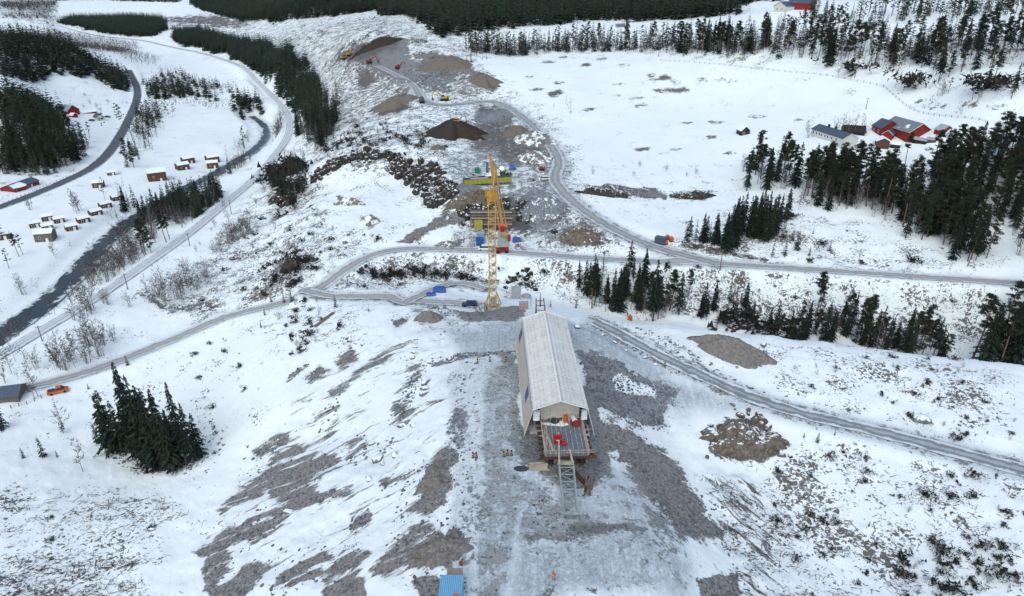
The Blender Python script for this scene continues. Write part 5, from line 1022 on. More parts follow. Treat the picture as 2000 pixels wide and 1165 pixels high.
for px, py, sz_, lb in [(832,748,2.2,'uppermost of three snow capped boulders in a column left of the track'),(829,760,1.9,'middle of three snow capped boulders in a column left of the track'),(830,770,2.0,'lowest of three snow capped boulders in a column left of the track'),
    (738,898,2.6,'large round snow topped boulder on the left embankment slope'),(772,890,1.8,'round boulder right of the large snow topped one'),(747,907,1.2,'small boulder just below the large snow topped one'),(726,869,1.4,'boulder at the lower end of the stone spill'),(758,869,1.2,'boulder right of the stone spill end'),
    (785,833,1.8,'flat boulder at the foot of the long rubble streak'),(807,832,1.4,'boulder right of the foot of the long rubble streak'),(721,936,1.6,'dark boulder left of the gravel rim'),(564,1001,1.9,'blue grey boulder among the scree tongues'),(1492,676,2.0,'single dark boulder right of the long gravel heap'),(1798,822,3.2,'big white snow capped boulder in the dark scrub row'),
    (813,664,1.0,'topmost stone of the row left of the turning place'),(812,671,1.1,'second stone of the row left of the turning place'),(811,679,1.2,'third stone of the row left of the turning place'),(808,689,1.3,'fourth stone of the row left of the turning place'),(806,700,1.4,'lowest stone of the row left of the turning place'),
    (1178,655,1.1,'first boulder of the line between shed and haul road'),(1200,670,1.3,'dark boulder on the line right of the shed roof'),(1222,685,1.1,'boulder midway along the line beside the haul road'),(1260,700,1.2,'boulder beside the slushy haul road where it widens'),(1280,713,1.2,'last large boulder beside the slushy haul road'),(296,1036,1.2,'lone stone below the brash on the left snowfield'),(1110,656,1.3,'dark boulder behind the far eave of the shed'),(1128,641,1.8,'dark boulder right of the far end of the shed'),(668,414,1,'stone')][:-1]:
    o = put('boulder', RM[rn.randrange(6)], None, at(px, py, -.1), rn.uniform(0, 6)); o.scale = (sz_*1.25, sz_, sz_*.95); tag(o, lb, 'boulder', 'boulders on the embankment')

rock_wall('outcrop_rocks', [(1395,865),(1420,835),(1460,822),(1500,835),(1520,870)], 60, (.6, 1.9), M['ochre_rock'], rn, label='broken brown stones crowning the outcrop below the haul road')
# ------------------------------------------------------------------ bridge deck, shed, launching truss
DZ = 19.0
O = plane(1107.5, 890, DZ); Fp = plane(1096, 825, DZ); BA = math.atan2(Fp[1]-O[1], Fp[0]-O[0])-math.pi/2
def br(p):                                        # world -> bridge frame (x right, y away, z up from deck)
    d = np.array(p)-O; c_, s_ = math.cos(-BA), math.sin(-BA); return np.array([d[0]*c_-d[1]*s_, d[0]*s_+d[1]*c_, d[2]])
def bw(x, y, z=0):
    c_, s_ = math.cos(BA), math.sin(BA); return (O[0]+x*c_-y*s_, O[1]+x*s_+y*c_, O[2]+z)
EZ, RZ_, FZ = 22.8, 24.8, 17.0
eLn, eRn, eLf, eRf = br(plane(1038.5, 801, EZ)), br(plane(1145, 800, EZ)), br(plane(1021.5, 621, EZ)), br(plane(1108, 623, EZ))
rN, rF = br(plane(1091.5, 785, RZ_)), br(plane(1065.5, 609, RZ_)); fLn, fLf, fRn = br(plane(1023, 851, FZ)), br(plane(1010.5, 660, FZ)), br(plane(1161, 845, FZ))
yN = (eLn[1]+eRn[1]+rN[1])/3; yF = (eLf[1]+eRf[1]+rF[1])/3; print('SHED', eLn, eRn, rN, eLf, eRf, rF, fLn, fLf, fRn)
sh = empty('construction_shelter', bw(0, yN, FZ-DZ), BA, 'long white sheeted gable shelter standing over the bridge deck', 'shelter')
xl, xr, xm = (eLn[0]+eLf[0])/2, (eRn[0]+eRf[0])/2, (rN[0]+rF[0])/2; LL = yF-yN; he = EZ-FZ; hr = RZ_-FZ
xlf, xrf = min(fLn[0], xl-.8), max(fRn[0], xr+.9)
def mat_roof():
    s = NT_('scaffold_roof_sheeting'); P = s.obj(); sp = s.n('ShaderNodeSeparateXYZ'); s.l(P, sp.inputs[0]); x, y = sp.outputs[0], sp.outputs[1]
    ny = s.math('ADD', y, s.math('MULTIPLY', s.noise(.8, 2, .5, P), .25)); nx = s.math('ADD', x, s.math('MULTIPLY', s.noise(.6, 2, .5, P), .35))
    a = s.math('SINE', s.math('MULTIPLY', ny, 6.283/.62)); b = s.math('SINE', s.math('MULTIPLY', nx, 6.283/.85)); c3 = s.math('COSINE', s.math('MULTIPLY', y, 6.283/5.2)); 
    f = s.math('ADD', s.math('MULTIPLY', s.ramp(a, .0, .9), .30), s.math('MULTIPLY', s.ramp(b, .3, 1), .16)); f = s.math('ADD', f, s.math('MULTIPLY', s.ramp(s.noise(.25, 4, .6, P), .3, .7), .22))
    f = s.math('MULTIPLY', f, s.ramp(s.math('ADD', s.noise(1.3, 4, .6, P), 0), .2, .6)); c = s.mix(f, (.70, .69, .65), (.20, .195, .18))
    c = s.mix(s.ramp(c3, .985, .998, 0, .6), c, (.75, .78, .78)); c = s.mix(s.ramp(s.math('SINE', s.math('MULTIPLY', nx, 2.1)), .8, 1, 0, .4), c, (.72, .75, .76))
    return s.out(c, .55, s.math('ADD', a, b), .04, .5)
M['roofsheet'] = mat_roof()
def mat_wall():
    s = NT_('scaffold_wall_sheeting'); P = s.obj(); sp = s.n('ShaderNodeSeparateXYZ'); s.l(P, sp.inputs[0]); ny = s.math('ADD', sp.outputs[1], s.math('MULTIPLY', s.noise(.7, 2, .5, P), .3))
    a = s.math('SINE', s.math('MULTIPLY', ny, 6.283/1.25)); f = s.ramp(a, -.2, 1, 0, .6); f = s.math('MULTIPLY', f, s.ramp(s.noise(1.2, 4, .6, P), .3, .65)); c = s.mix(f, (.46, .42, .37), (.28, .24, .20))
    return s.out(c, .7, a, .08, .6)
M['wallsheet'] = mat_wall()
def sheet(name, A, B, C_, D, nu, nv, mat, parent, amp=.06, seed=0):   # sheeting with slight sag, 3 cm thick
    A, B, C_, D = map(np.array, (A, B, C_, D)); u, v = np.meshgrid(np.linspace(0, 1, nu), np.linspace(0, 1, nv)); u = u[..., None]; v = v[..., None]
    Pt = (A*(1-u)+B*u)*(1-v)+(D*(1-u)+C_*u)*v; nrm = np.cross(B-A, D-A); nrm = nrm/np.linalg.norm(nrm); Pt = Pt+nrm*((fbm(u[..., 0]*nu*.5, v[..., 0]*nv*.5, 1, 2, seed)-.5)*amp*2)[..., None]
    V = np.concatenate([Pt.reshape(-1, 3), (Pt-nrm*.03).reshape(-1, 3)]); i = (np.arange(nv-1)[:, None]*nu+np.arange(nu-1)[None]).ravel(); q = np.stack([i, i+1, i+nu+1, i+nu], 1); n0 = nu*nv
    per = list(range(nu))+[nu-1+k*nu for k in range(1, nv)]+[nu*nv-2-k for k in range(nu-1)]+[nu*(nv-1)-nu*k for k in range(1, nv-1)]; e = [[per[k], per[(k+1) % len(per)], per[(k+1) % len(per)]+n0, per[k]+n0] for k in range(len(per))]
    return put(name, new_mesh(name, V, np.concatenate([q, q[:, ::-1]+n0, np.array(e)]), mats=[mat]), parent)
sheet('roof', (xl-.1, 0, he), (xm, 0, hr), (xm, LL, hr), (xl-.1, LL, he), 8, 60, M['roofsheet'], sh); sheet('roof', (xm, 0, hr), (xr+.1, 0, he), (xr+.1, LL, he), (xm, LL, hr), 8, 60, M['roofsheet'], sh, seed=4)
sheet('wall', (xlf, 0, -.6), (xl, 0, he), (xl, LL, he), (xlf, LL, -.6), 6, 60, M['wallsheet'], sh, seed=7); sheet('wall', (xr, 0, he), (xrf, 0, -.6), (xrf, LL, -.6), (xr, LL, he), 6, 60, M['wallsheet'], sh, seed=8)
m = MB(); m.bar((xm, -.1, hr+.09), (xm, LL+.1, hr+.09), .38, .12); m.build('ridge_cap', M['white'], sh)
for y_ in (-.02, LL+.02):
    m = MB(); m.bar((xl-.15, y_, he+.03), (xm, y_, hr+.05), .14, .16).bar((xm, y_, hr+.05), (xr+.15, y_, he+.03), .14, .16); m.build('verge_trim', M['white'], sh)
for sgn, xw, xf_ in ((-1, xl, xlf), (1, xr, xrf)):
    m = MB(); m.bar((xw, -.04, he), (xf_, -.04, -.5), .12, .16); m.build('wall_edge', M['beige'], sh)
# blue marks on the left wall
def on_wall(y, f, o=.07):                         # f: 0 eave .. 1 foot
    x = xl+(xlf-xl)*f; z = he+(-.6-he)*f; return (x-o, y, z+o*.1)
for yc in (br(plane(1017, 655, 20.5))[1]-yN, br(plane(1026.5, 772, 20.3))[1]-yN):
    for d0, d1 in ((-1.5, -.25), (.15, 1.4)):
        m = MB(); a = [on_wall(yc+d0, .20), on_wall(yc+d1, .16), on_wall(yc+d1-.25, .50), on_wall(yc+d0-.25, .56)]; m.poly(a); m.poly([(p[0]-.02, p[1], p[2]) for p in a], True)
        for k in range(4): p, q = a[k], a[(k+1) % 4]; m.poly([p, q, (q[0]-.02, q[1], q[2]), (p[0]-.02, p[1], p[2])])
        m.build('blue_mark', M['blue'], sh)
# open front: set-back curtain and side flaps
zd = DZ-FZ+.05
sheet('gable_curtain', (xl+1.5, 2.2, zd), (xr-1.4, 2.2, zd), (xr-1.4, 2.2, he+.15), (xl+1.5, 2.2, he+.15), 12, 6, M['beige'], sh, .12)
m = MB(); m.poly([(xl+.3, 1.9, he), (xr-.3, 1.9, he), (xm, 1.9, hr-.1)]); m.poly([(xl+.3, 1.95, he), (xr-.3, 1.95, he), (xm, 1.95, hr-.1)], True); m.build('gable_panel', M['beige'], sh)
for x0, x1 in ((xl+.05, xl+1.35), (xr-1.25, xr-.05)):
    sheet('side_flap', (x0, .15, he-2.6), (x1, .15, he-2.6), (x1, .15, he-.1), (x0, .15, he-.1), 7, 4, M['ltarp'], sh, .1)
m = MB()
for x_ in np.linspace(xl+2.2, xr-2.2, 6): m.bar((x_, .3, zd), (x_, .3, he+.2), .07)
m.bar((xl+1.4, .3, he-.4), (xr-1.3, .3, he-.4), .08); m.build('front_scaffold', M['galv'], sh)
m = MB()
for k in range(12):
    y_ = 1+k*(LL-2)/11
    for x_ in (xl+.4, xr-.4): m.bar((x_, y_, -.3), (x_, y_, he-.1), .09)
m.build('scaffold_posts', M['galv'], sh)
# deck
dk = empty('bridge_deck', bw(0, 0, 0), BA, 'partly built bridge deck with timber battens, railings and rusty girders', 'bridge')
hw = 4.15; DL = (yF+6)
m = MB(); m.box((0, DL/2, -.15), (hw*2, DL, .3)); m.build('deck_slab', M['deck'], dk)
for sx in (-1, 1):
    m = MB(); m.box((sx*2.9, DL/2, -.5), (.7, DL, .1)); m.box((sx*2.9, DL/2, -1.35), (.12, DL, 1.6)); m.box((sx*2.9, DL/2, -2.2), (.8, DL, .1)); m.build('girder', M['rust'], dk)
    m = MB()
    for k in range(int(DL/1.7)): m.box((sx*(hw+.28), 1+k*1.7, -.5), (1.2, .55, .38))
    m.build('edge_bracket', M['rust'], dk)
    m = MB(); m.box((sx*(hw-.12), DL/2, .12), (.28, DL-.2, .2)); m.build('edge_beam', M['wood'], dk)
    m = MB()
    for k in range(13): m.bar((sx*hw, .3+k*1.25, 0), (sx*(hw+.02), .3+k*1.25, 1.15), .09)
    for z_ in (.55, 1.1): m.bar((sx*hw, .2, z_), (sx*hw, 15.4, z_), .14, .05)
    m.build('railing', M['wood'], dk)
m = MB()
for k in range(9): m.bar((-hw+k*hw/4, .08, 0), (-hw+k*hw/4, .08, 1.15), .09)
for z_ in (.55, 1.1): m.bar((-hw-.3, .08, z_), (hw+1.0, .08, z_), .14, .05)
m.build('railing', M['wood'], dk)
m = MB(); m.box((.2, .0, -.45), (hw*2+2.4, .45, .5)); m.build('end_beam', M['rust'], dk)
for k, x_ in enumerate(np.linspace(-3.1, 3.3, 8)):
    m = MB(); l0 = rn.uniform(.3, 1.2); m.bar((x_, l0, .04), (x_+.05, rn.uniform(11, 16), .04), .10, .07); m.build('batten', M['wood'], dk)
for (x0, y0, x1, y1) in ((-3.9,.8,-3.6,9),(-3.5,3.2,-3.2,9.5),(-2.6,1,-3.3,6),(-2.4,1.2,-3.1,6.5),(-3.7,.6,-3.9,5)):
    m = MB(); m.bar((x0, y0, .16), (x1, y1, .2), .22, .08); m.build('loose_plank', M['wood'], dk)
m = MB(); m.box((0, 4.3, .012), (hw*1.9, .05, .02)); m.build('deck_joint', M['dark'], dk)
for y_ in (4, 16, 28, 40):
    if y_ < DL: m = MB(); m.box((-2.9, y_, -2.9), (1.2, 1.6, 1.3)); m.box((2.9, y_, -2.9), (1.2, 1.6, 1.3)); m.build('bearing_block', M['conc'], dk)
m = MB(); m.V = []; 
def snow_patch(name, pts, label, z=.05):
    m = MB(); m.poly([bw(x, y, z) for x, y in pts]); m.poly([bw(x, y, .005) for x, y in pts], True)
    n_ = len(pts)
    for k in range(n_): a, b = pts[k], pts[(k+1) % n_]; m.poly([bw(*a, .005), bw(*b, .005), bw(*b, z), bw(*a, z)])
    return tag(m.build(name, M['rsnow']), label, 'snow patch')
snow_patch('snow_patch', [(-3.9,9.9),(-2,9.6),(0,9.2),(1.4,9.6),(1.2,10.3),(2.2,11.6),(.5,11.7),(-.2,11.2),(-1.0,10.3),(-2.5,10.5),(-3.9,10.7)], 'white snow patch left on the bridge deck by the shelter opening')
# things on the deck
g_ = empty('generator', bw(-1.4, 3.7, 0), BA, 'red machine box with a round tank on the bridge deck', 'generator')
m = MB(); m.box((0, .3, .55), (1.5, .95, 1.1)); m.build('body', M['red'], g_, bevel=.05); m = MB(); m.box((0, .55, 1.35), (1.75, .55, .5)); m.build('hood', M['red'], g_, bevel=.05); m = MB(); m.box((0, -.19, .85), (.55, .04, .2)); m.build('label_plate', M['white'], g_); m = MB(); m.tube((.75, -.75, .55), (1.5, -.6, .55), .42, n=14); m.build('tank', M['red'], g_)
t_ = empty('fuel_tank', bw(.9, 10.7, 0), BA, 'orange rounded tank in the shelter opening', 'tank'); m = MB(); m.tube((0, 0, 0), (0, 0, 1.55), .5, .46, 14); m.build('body', M['orange'], t_); m = MB(); m.tube((0, 0, 1.55), (0, 0, 1.7), .2, n=10); m.build('lid', M['orange'], t_)
r_ = empty('compressor', bw(2.75, 9.6, 0), BA, 'white topped red rounded compressor near the right railing', 'compressor'); m = MB(); m.tube((0, -.9, .75), (0, -.2, .75), .62, n=16); m.build('body', M['red'], r_); m = MB(); m.tube((0, -.18, .8), (-.3, 1.5, .9), .6, .45, 14); m.build('cover', M['white'], r_)
for sx in (-.5, .5): m = MB(); m.tube((sx*1.2, 0, .3), (sx*1.5, 0, .3), .3, n=12); m.build('wheel', M['tyre'], r_)
for k, (x_, y_, a_, L_) in enumerate(((-2.6,11.2,.15,2.2),(-2.1,11.9,-.35,2.4),(-1.2,11.6,.1,1.6))):
    m = MB()
    for q in range(3): m.bar((0, q*.25, .08+q*.12), (L_, q*.25, .08+q*.12), .2, .1)
    tag(m.build('plank_stack', M['owood'], None, bw(x_, y_), BA+a_), ['grey plank stack at the left deck edge by the snow patch', 'slanting plank stack behind the snow patch', 'short plank stack in the middle of the shelter opening'][k], 'planks')
m = MB(); m.box((0, 0, .35), (1.1, .9, .7)); tag(m.build('plywood_crate', M['wood'], None, bw(-1.4, 12.1), BA+.2, bevel=.03), 'pale plywood crate behind the snow patch on the deck', 'crate')
o = empty('cable_reel', bw(-1.3, 10.9, .0), BA, 'dark oval cable coil lying beside the snow patch on the deck', 'cable reel'); m = MB(); m.tube((0, 0, 0), (0, 0, .1), .9, n=18); m.build('flange', M['dwood'], o); m = MB(); m.tube((0, 0, .1), (0, 0, .5), .75, n=18); m.build('coil', M['dark'], o)
# trailing truss (near end)
def truss(nm, label, a0, a1, w0, w1, h_, n_, mat, cat='truss'):
    e = empty(nm, tuple(a0), math.atan2(a1[1]-a0[1], a1[0]-a0[0])-math.pi/2, label, cat); L_ = math.hypot(a1[0]-a0[0], a1[1]-a0[1]); dz = a1[2]-a0[2]
    def P(t, sx, up): w = (w0*(1-t)+w1*t)/2; return (sx*w, L_*t, dz*t-(0 if up else h_))
    for sx in (-1, 1):
        m = MB(); m.bar(P(0, sx, 1), P(1, sx, 1), .26); m.build('top_chord', mat, e); m = MB(); m.bar(P(0, sx, 0), P(1, sx, 0), .22); m.build('bottom_chord', mat, e)
        m = MB()
        for k in range(n_):
            m.bar(P(k/n_, sx, 1), P((k+.5)/n_, sx, 0), .1).bar(P((k+.5)/n_, sx, 0), P((k+1)/n_, sx, 1), .1); m.bar(P(k/n_, sx, 1), P(k/n_, sx, 0), .1)
        m.build('side_lacing', mat, e)
    for up in (0, 1):
        m = MB()
        for k in range(n_+1):
            m.bar(P(k/n_, -1, up), P(k/n_, 1, up), .12)
            if k < n_: m.bar(P(k/n_, -1 if k % 2 else 1, up), P((k+1)/n_, 1 if k % 2 else -1, up), .09)
        m.build('cross_lacing', mat, e)
    m = MB(); m.bar(P(1, -1.15, 1), P(1, 1.15, 1), .34); m.bar(P(1, -1.15, 0), P(1, 1.15, 0), .3); m.build('end_frame', mat, e)
    return e
tz = 18.6; a0, a1 = plane(1105.5, 900, tz), plane(1115.5, 1003, tz-.3)
tr = truss('steel_truss', 'grey steel lattice truss projecting from the near end of the bridge deck', a0, a1, 2.65, 2.35, 1.5, 7, M['steel'])
for px0, py0, px1, py1 in ((1091,846,1092.5,906),(1112.5,878,1118.5,905)):
    p, q = plane(px0, py0, DZ+.9), plane(px1, py1, DZ+.35); m = MB(); m.bar(p, q, .34, .28); tag(m.build('timber_beam', M['wood']), 'long pale timber beam laid from deck to truss, '+('left one' if px0 < 1100 else 'right short one'), 'beam')
p = plane(1105, 905, DZ-.1); m = MB(); m.box((0, 0, 0), (3.0, .5, .4)); tag(m.build('cross_beam', M['wood'], None, p, BA), 'pale timber cross beam where truss meets bridge deck', 'beam')
# far launching frame at the other end of the shelter
y0 = yF+2; yb_ = DL
e = empty('launching_frame', bw(0, y0, 0), BA, 'timber and steel launching frame beyond the far end of the shelter', 'launching frame')
m = MB()
for x_ in (-3.9, -3.1, -2.3, .9, 2.4, 3.6): m.bar((x_, .2, 0), (x_+.1, .3, 2.8), .22)
m.bar((-4.3, .3, 2.0), (4.6, .3, 2.0), .16).bar((-4.3, .5, 1.3), (4.6, .5, 1.3), .16); m.build('timber_guard', M['wood'], e)
m = MB(); 
for sx in (-1, 1):
    m.bar((sx*1.3-.6, .5, .3), (sx*1.0-.6, 9, 4.2), .26)
    for k in range(6): m.bar((sx*1.2-.6, 1+k*1.4, .2), (sx*1.1-.6, 1+k*1.4, .4+k*.72), .14)
for k in range(6): m.bar((-1.75, 1+k*1.4, .4+k*.72), (.55, 1+k*1.4, .4+k*.72), .16)
m.build('inclined_lattice', M['owood'], e); m = MB(); m.tube((-.6, 7, 2.8), (-.6, 7.2, 6.8), .22, .06, 8); m.build('mast', M['red'], e); m = MB(); m.box((-.4, 1.3, 1.5), (3.6, .5, .7)); m.box((2.6, .9, .9), (2.4, 2, .25)); m.build('timber_platform', M['wood'], e)
# piles on the ground
def pile(name, label, cat, px, py, n_, L_, w, hgt, ang, mat, spread=.4, layers=2):
    e = empty(name, at(px, py), ang, label, cat); rr_ = random.Random(px)
    for k in range(n_):
        m = MB(); l_ = L_*rr_.uniform(.8, 1.05); y_ = (k % (n_//layers) - (n_//layers)/2)*w*1.15+rr_.gauss(0, .03); z_ = hgt/2+(k//(n_//layers))*hgt*1.05
        m.box((rr_.gauss(0, spread), y_, z_), (l_, w, hgt), rr_.gauss(0, .06)); m.build('board', mat, e)
    return e
pile('timber_stack', 'untidy stack of pale square timbers left of the truss', 'timber stack', 1053, 912, 16, 3.2, .22, .2, .05, M['wood'], .25, 2); pile('timber_stack', 'narrow stack of long grey planks right of the truss', 'timber stack', 1147, 950, 10, 5.2, .22, .2, 1.42+math.pi/2*0, M['owood'], .3, 2)
pile('steel_beam', 'two long rusty beams lying beside the truss', 'steel beam', 1137, 942, 2, 6.2, .35, .35, 2.02, M['rust'], .2, 1)
o = put('sheet_metal_trough', None) if False else None
m = MB(); m.tube((0, 0, 0), (0, 0, .25), .85, .95, 16); o = tag(m.build('trough', M['dark'], None, at(1018, 917)), 'dark oval trough lying left of the timber stack', 'trough'); o.scale = (1.5, .8, 1)
m = MB(); m.bar((-1.2, 0, .1), (1.2, .1, .1), .18, .12); tag(m.build('loose_board', M['wood'], None, at(1076, 932), .1), 'single pale board on the slush below the timber stack', 'board')
m = MB(); m.box((0, 0, .7), (1.5, 1.2, 1.4)); tag(m.build('steel_box', M['dwood'], None, bw(3.0, 1.4, -2.5), BA, bevel=.04), 'dark steel box under the near deck end', 'box'); m = MB(); m.box((0, 0, .6), (2.4, 1.4, 1.2)); tag(m.build('yellow_jack', M['cyel'], None, bw(-1.9, 2.6, -2.7), BA, bevel=.04), 'yellow jacking unit half hidden under the deck end', 'jack')
# striped marker posts
def marker():
    e = empty('marker_post', (0, 0, 0)); m = MB(); m.tube((0, 0, 0), (0, 0, .12), .32, .3, 10); m.build('base', M['black'], e)
    for j in range(4): m = MB(); m.tube((0, 0, .12+j*.27), (0, 0, .12+(j+1)*.27), .17, n=10); m.build('band', M['yellow'] if j % 2 == 0 else M['black'], e)
    m = MB(); m.tube((0, 0, 1.2), (0, 0, 1.38), .09, n=8); m.build('lamp', M['red'], e); return e
proto = marker(); first = True
def copy_tree(o, parent=None):
    c = o.copy(); C.objects.link(c); c.parent = parent
    for ch in o.children: copy_tree(ch, c)
    return c
for px, py, lb in [(924,894,'yellow and black marker post, outer of the pair left of the track'),(930.5,894,'yellow and black marker post, inner of the pair left of the track'),(984,892,'yellow and black marker post, left of the three right of the track'),(991,889,'yellow and black marker post, middle of the three right of the track'),(999,890,'yellow and black marker post, right of the three right of the track'),
    (933,710,'yellow and black marker post at the left end of the upper row'),(957,706,'yellow and black marker post in the middle of the upper row'),(988,706,'yellow and black marker post at the right end of the upper row beside the shelter'),(1298,717,'yellow marker post on the boulder line beside the haul road')]:
    o = proto if first else copy_tree(proto); first = False; o.location = at(px, py); o.rotation_euler.z = rn.uniform(0, 3); tag(o, lb, 'marker post', 'striped marker posts around the track')
# blue container and kit at the bottom edge
bc = empty('site_container', at(884, 1185), 0, 'pale blue corrugated steel container at the bottom edge', 'container'); gz0 = 16.4
pA, pB = plane(862, 1123, gz0+2.6), plane(904, 1122, gz0+2.6); wdt = pB[0]-pA[0]; bc.location = ((pA[0]+pB[0])/2, pA[1]-3, gz0-.2)
m = MB(); m.box((0, 0, 1.3), (wdt-.1, 6, 2.6)); m.build('walls', M['lblue'], bc); m = MB(); m.box((0, 0, 2.68), (wdt, 6.1, .12)); m.build('roof', M['corr'], bc); m = MB(); m.box((wdt/2, 0, 2.66), (.12, 6.14, .2)); m.box((-wdt/2, 0, 2.66), (.12, 6.14, .2)); m.build('roof_rail', M['lblue'], bc)
m = MB(); m.tube((0, 0, 0), (0, 0, .5), .42, .38, 14); tag(m.build('orange_drum', M['orange'], None, tuple(plane(890, 1168, gz0+2.6))), 'orange round drum on the roof of the blue container', 'drum')
gb = empty('storage_box', (pA[0]+wdt*.6, pA[1]+.95, gz0-.2), 0, 'weathered grey box with rusty lid behind the blue container', 'storage box'); m = MB(); m.box((0, 0, 1.1), (wdt*.72, 1.6, 2.2)); m.build('body', M['galv'], gb); m = MB(); m.box((0, 0, 2.25), (wdt*.75, 1.7, .1)); m.build('lid', simple('rust_stained_lid', (.36, .36, .35), .8, .3, .9, 0, 0, (.22, .16, .12)), gb)
m = MB(); m.tube((0, 0, 0), (.5, .1, 0), .3, n=12); tag(m.build('red_canister', M['red'], None, at(897, 1103, .3)), 'small red canister behind the grey storage box', 'canister')
e = empty('ladder', at(903, 1100), 1.45, 'grey aluminium ladder lying along the track above the blue container', 'ladder')
for y_ in (-.22, .22): m = MB(); m.bar((0, y_, .1), (5.2, y_, .25), .1); m.build('rail', M['galv'], e)
for k in range(12): m = MB(); m.bar((.3+k*.42, -.22, .12), (.3+k*.42, .22, .12), .05); m.build('rung', M['galv'], e)
# ------------------------------------------------------------------ tower crane
CB = plane(963, 601, 12.0); CB[2] = float(gz(CB[0], CB[1])); JZ = 48.6
pn = plane(985, 463, JZ); pf = plane(958.5, 309, JZ-.3); cx = CB[:2]
ja = math.atan2(pf[1]-pn[1], pf[0]-pn[0]); e = empty('tower_crane', CB, 0, 'tall yellow lattice tower crane with an orange jib', 'crane'); mh = JZ-CB[2]
MW = 1.95; th_ = mh-1.6
for sx in (-1, 1):
    for sy in (-1, 1): m = MB(); m.bar((sx*MW/2, sy*MW/2, .6), (sx*MW/2, sy*MW/2, th_), .2); m.build('mast_leg', M['cyel'], e)
nb_ = 13; hh = (th_-.6)/nb_
for f in range(4):
    m = MB(); c_, s_ = [(1, 0), (0, 1), (-1, 0), (0, -1)][f]; t_ = (-s_, c_)
    for k in range(nb_):
        z0, z1 = .6+k*hh, .6+(k+1)*hh; zm = (z0+z1)/2; A_p = lambda u, z: (c_*MW/2+t_[0]*u*MW/2, s_*MW/2+t_[1]*u*MW/2, z)
        m.bar(A_p(-1, z0), A_p(1, z0), .13).bar(A_p(-1, z0), A_p(1, zm), .1).bar(A_p(1, zm), A_p(-1, z1), .1)
    m.build('mast_lacing', M['cyel'], e)
m = MB()
for k in range(nb_): m.box((.25, 0, .6+k*hh+.05), (.9, MW*.9, .06))
m.build('ladder_platforms', M['galv'], e); m = MB(); m.box((0, 0, -.1), (4.4, 4.4, 1.2)); m.build('foundation', M['conc'], e)
for sx in (-1, 1):
    for sy in (-1, 1): m = MB(); m.bar((sx*2.3, sy*2.3, .55), (sx*MW/2, sy*MW/2, 5), .2); m.build('base_strut', M['cyel'], e)
m = MB()
for k in range(9): m.bar((-2.2+k*.55, -2.25, -.8), (-2.2+k*.55, -2.25, .55), .12)
m.build('base_guard', M['owood'], e); m = MB(); m.box((.1, -.2, 2.2), (1.5, 1.3, 2.3)); m.build('control_cabinet', M['galv'], e)
m = MB(); m.tube((0, 0, th_-.9), (0, 0, th_+.5), 1.5, 1.3, 16); m.build('slewing_ring', M['cora'], e); m = MB(); m.box((0, 0, th_-1.6), (2.6, 2.6, 1.3)); m.build('slewing_support', M['cora'], e)
m = MB(); m.box((-1.25, .7, th_-.2), (1.2, 1.5, 2.0)); m.build('cab', M['cora'], e); m = MB(); m.box((-1.32, .7, th_+.15), (1.24, 1.3, .8)); m.build('cab_window', M['glass'], e)
def jl(P): return Vector((P[0]-CB[0], P[1]-CB[1], P[2]-CB[2]))
N_, F__ = jl(pn), jl(pf); D_ = (F__-N_); Lj = D_.length; D_.normalize(); U = D_.cross(Vector((0, 0, 1))).normalized(); tm_ = -N_.dot(D_)  # distance from near end to mast
def J(t, u, w): return N_+D_*t+U*u+Vector((0, 0, 1))*w
def halfw(t): return .82 if t < tm_ else .62*(1-(t-tm_)/(Lj-tm_))+.22
m = MB(); n_ = 40
for k in range(n_):
    t0, t1 = Lj*k/n_, Lj*(k+1)/n_; h0, h1 = halfw(t0), halfw(t1)
    if t1 <= tm_:
        m.box(tuple(J((t0+t1)/2, 0, .12)), (h0*.9, (t1-t0)*.96, .06), math.atan2(D_.y, D_.x)-math.pi/2)
m.build('walkway', M['cora'], e)
for sgn in (-1, 1):
    m = MB()
    for k in range(n_): t0, t1 = Lj*k/n_, Lj*(k+1)/n_; m.bar(J(t0, sgn*halfw(t0), 0), J(t1, sgn*halfw(t1), 0), .24, .3)
    m.build('jib_chord', M['cora'], e); m = MB()
    for k in range(n_):
        t0, t1 = Lj*k/n_, Lj*(k+1)/n_
        if t0 > tm_: m.bar(J(t0, sgn*halfw(t0), 0), J((t0+t1)/2, 0, 1.3), .12).bar(J((t0+t1)/2, 0, 1.3), J(t1, sgn*halfw(t1), 0), .12); m.bar(J(t0, -halfw(t0), 0), J(t1, halfw(t1), 0), .12)
        else: m.bar(J(t0, sgn*halfw(t0), 0), J(t0, sgn*halfw(t0), 1.0), .07); m.bar(J(t0, sgn*halfw(t0), 1.0), J(t1, sgn*halfw(t1), 1.0), .07)
    m.build('jib_lacing', M['cora'], e)
m = MB(); m.bar(J(tm_+1, 0, 1.3), J(Lj, 0, .9), .2); m.build('jib_top_chord', M['cora'], e)
m = MB(); ap = J(tm_+1, 0, 5.8)
for sgn in (-1, 1): m.bar(J(tm_-1.2, sgn*.8, 0), ap, .22).bar(J(tm_+1.6, sgn*.7, 0), ap, .22)
m.build('tower_head', M['cyel'], e); m = MB(); m.bar(ap, J(2, .6, .4), .09).bar(ap, J(2, -.6, .4), .09).bar(ap, J(Lj*.86, 0, 1.1), .09); m.build('tie_bar', M['dsteel'], e)
for k in range(4): m = MB(); m.box(tuple(J(1.2+k*.62, 0, -1.3)), (2.5, .5, 2.9), math.atan2(D_.y, D_.x)-math.pi/2); m.build('counterweight', M['conc'], e)
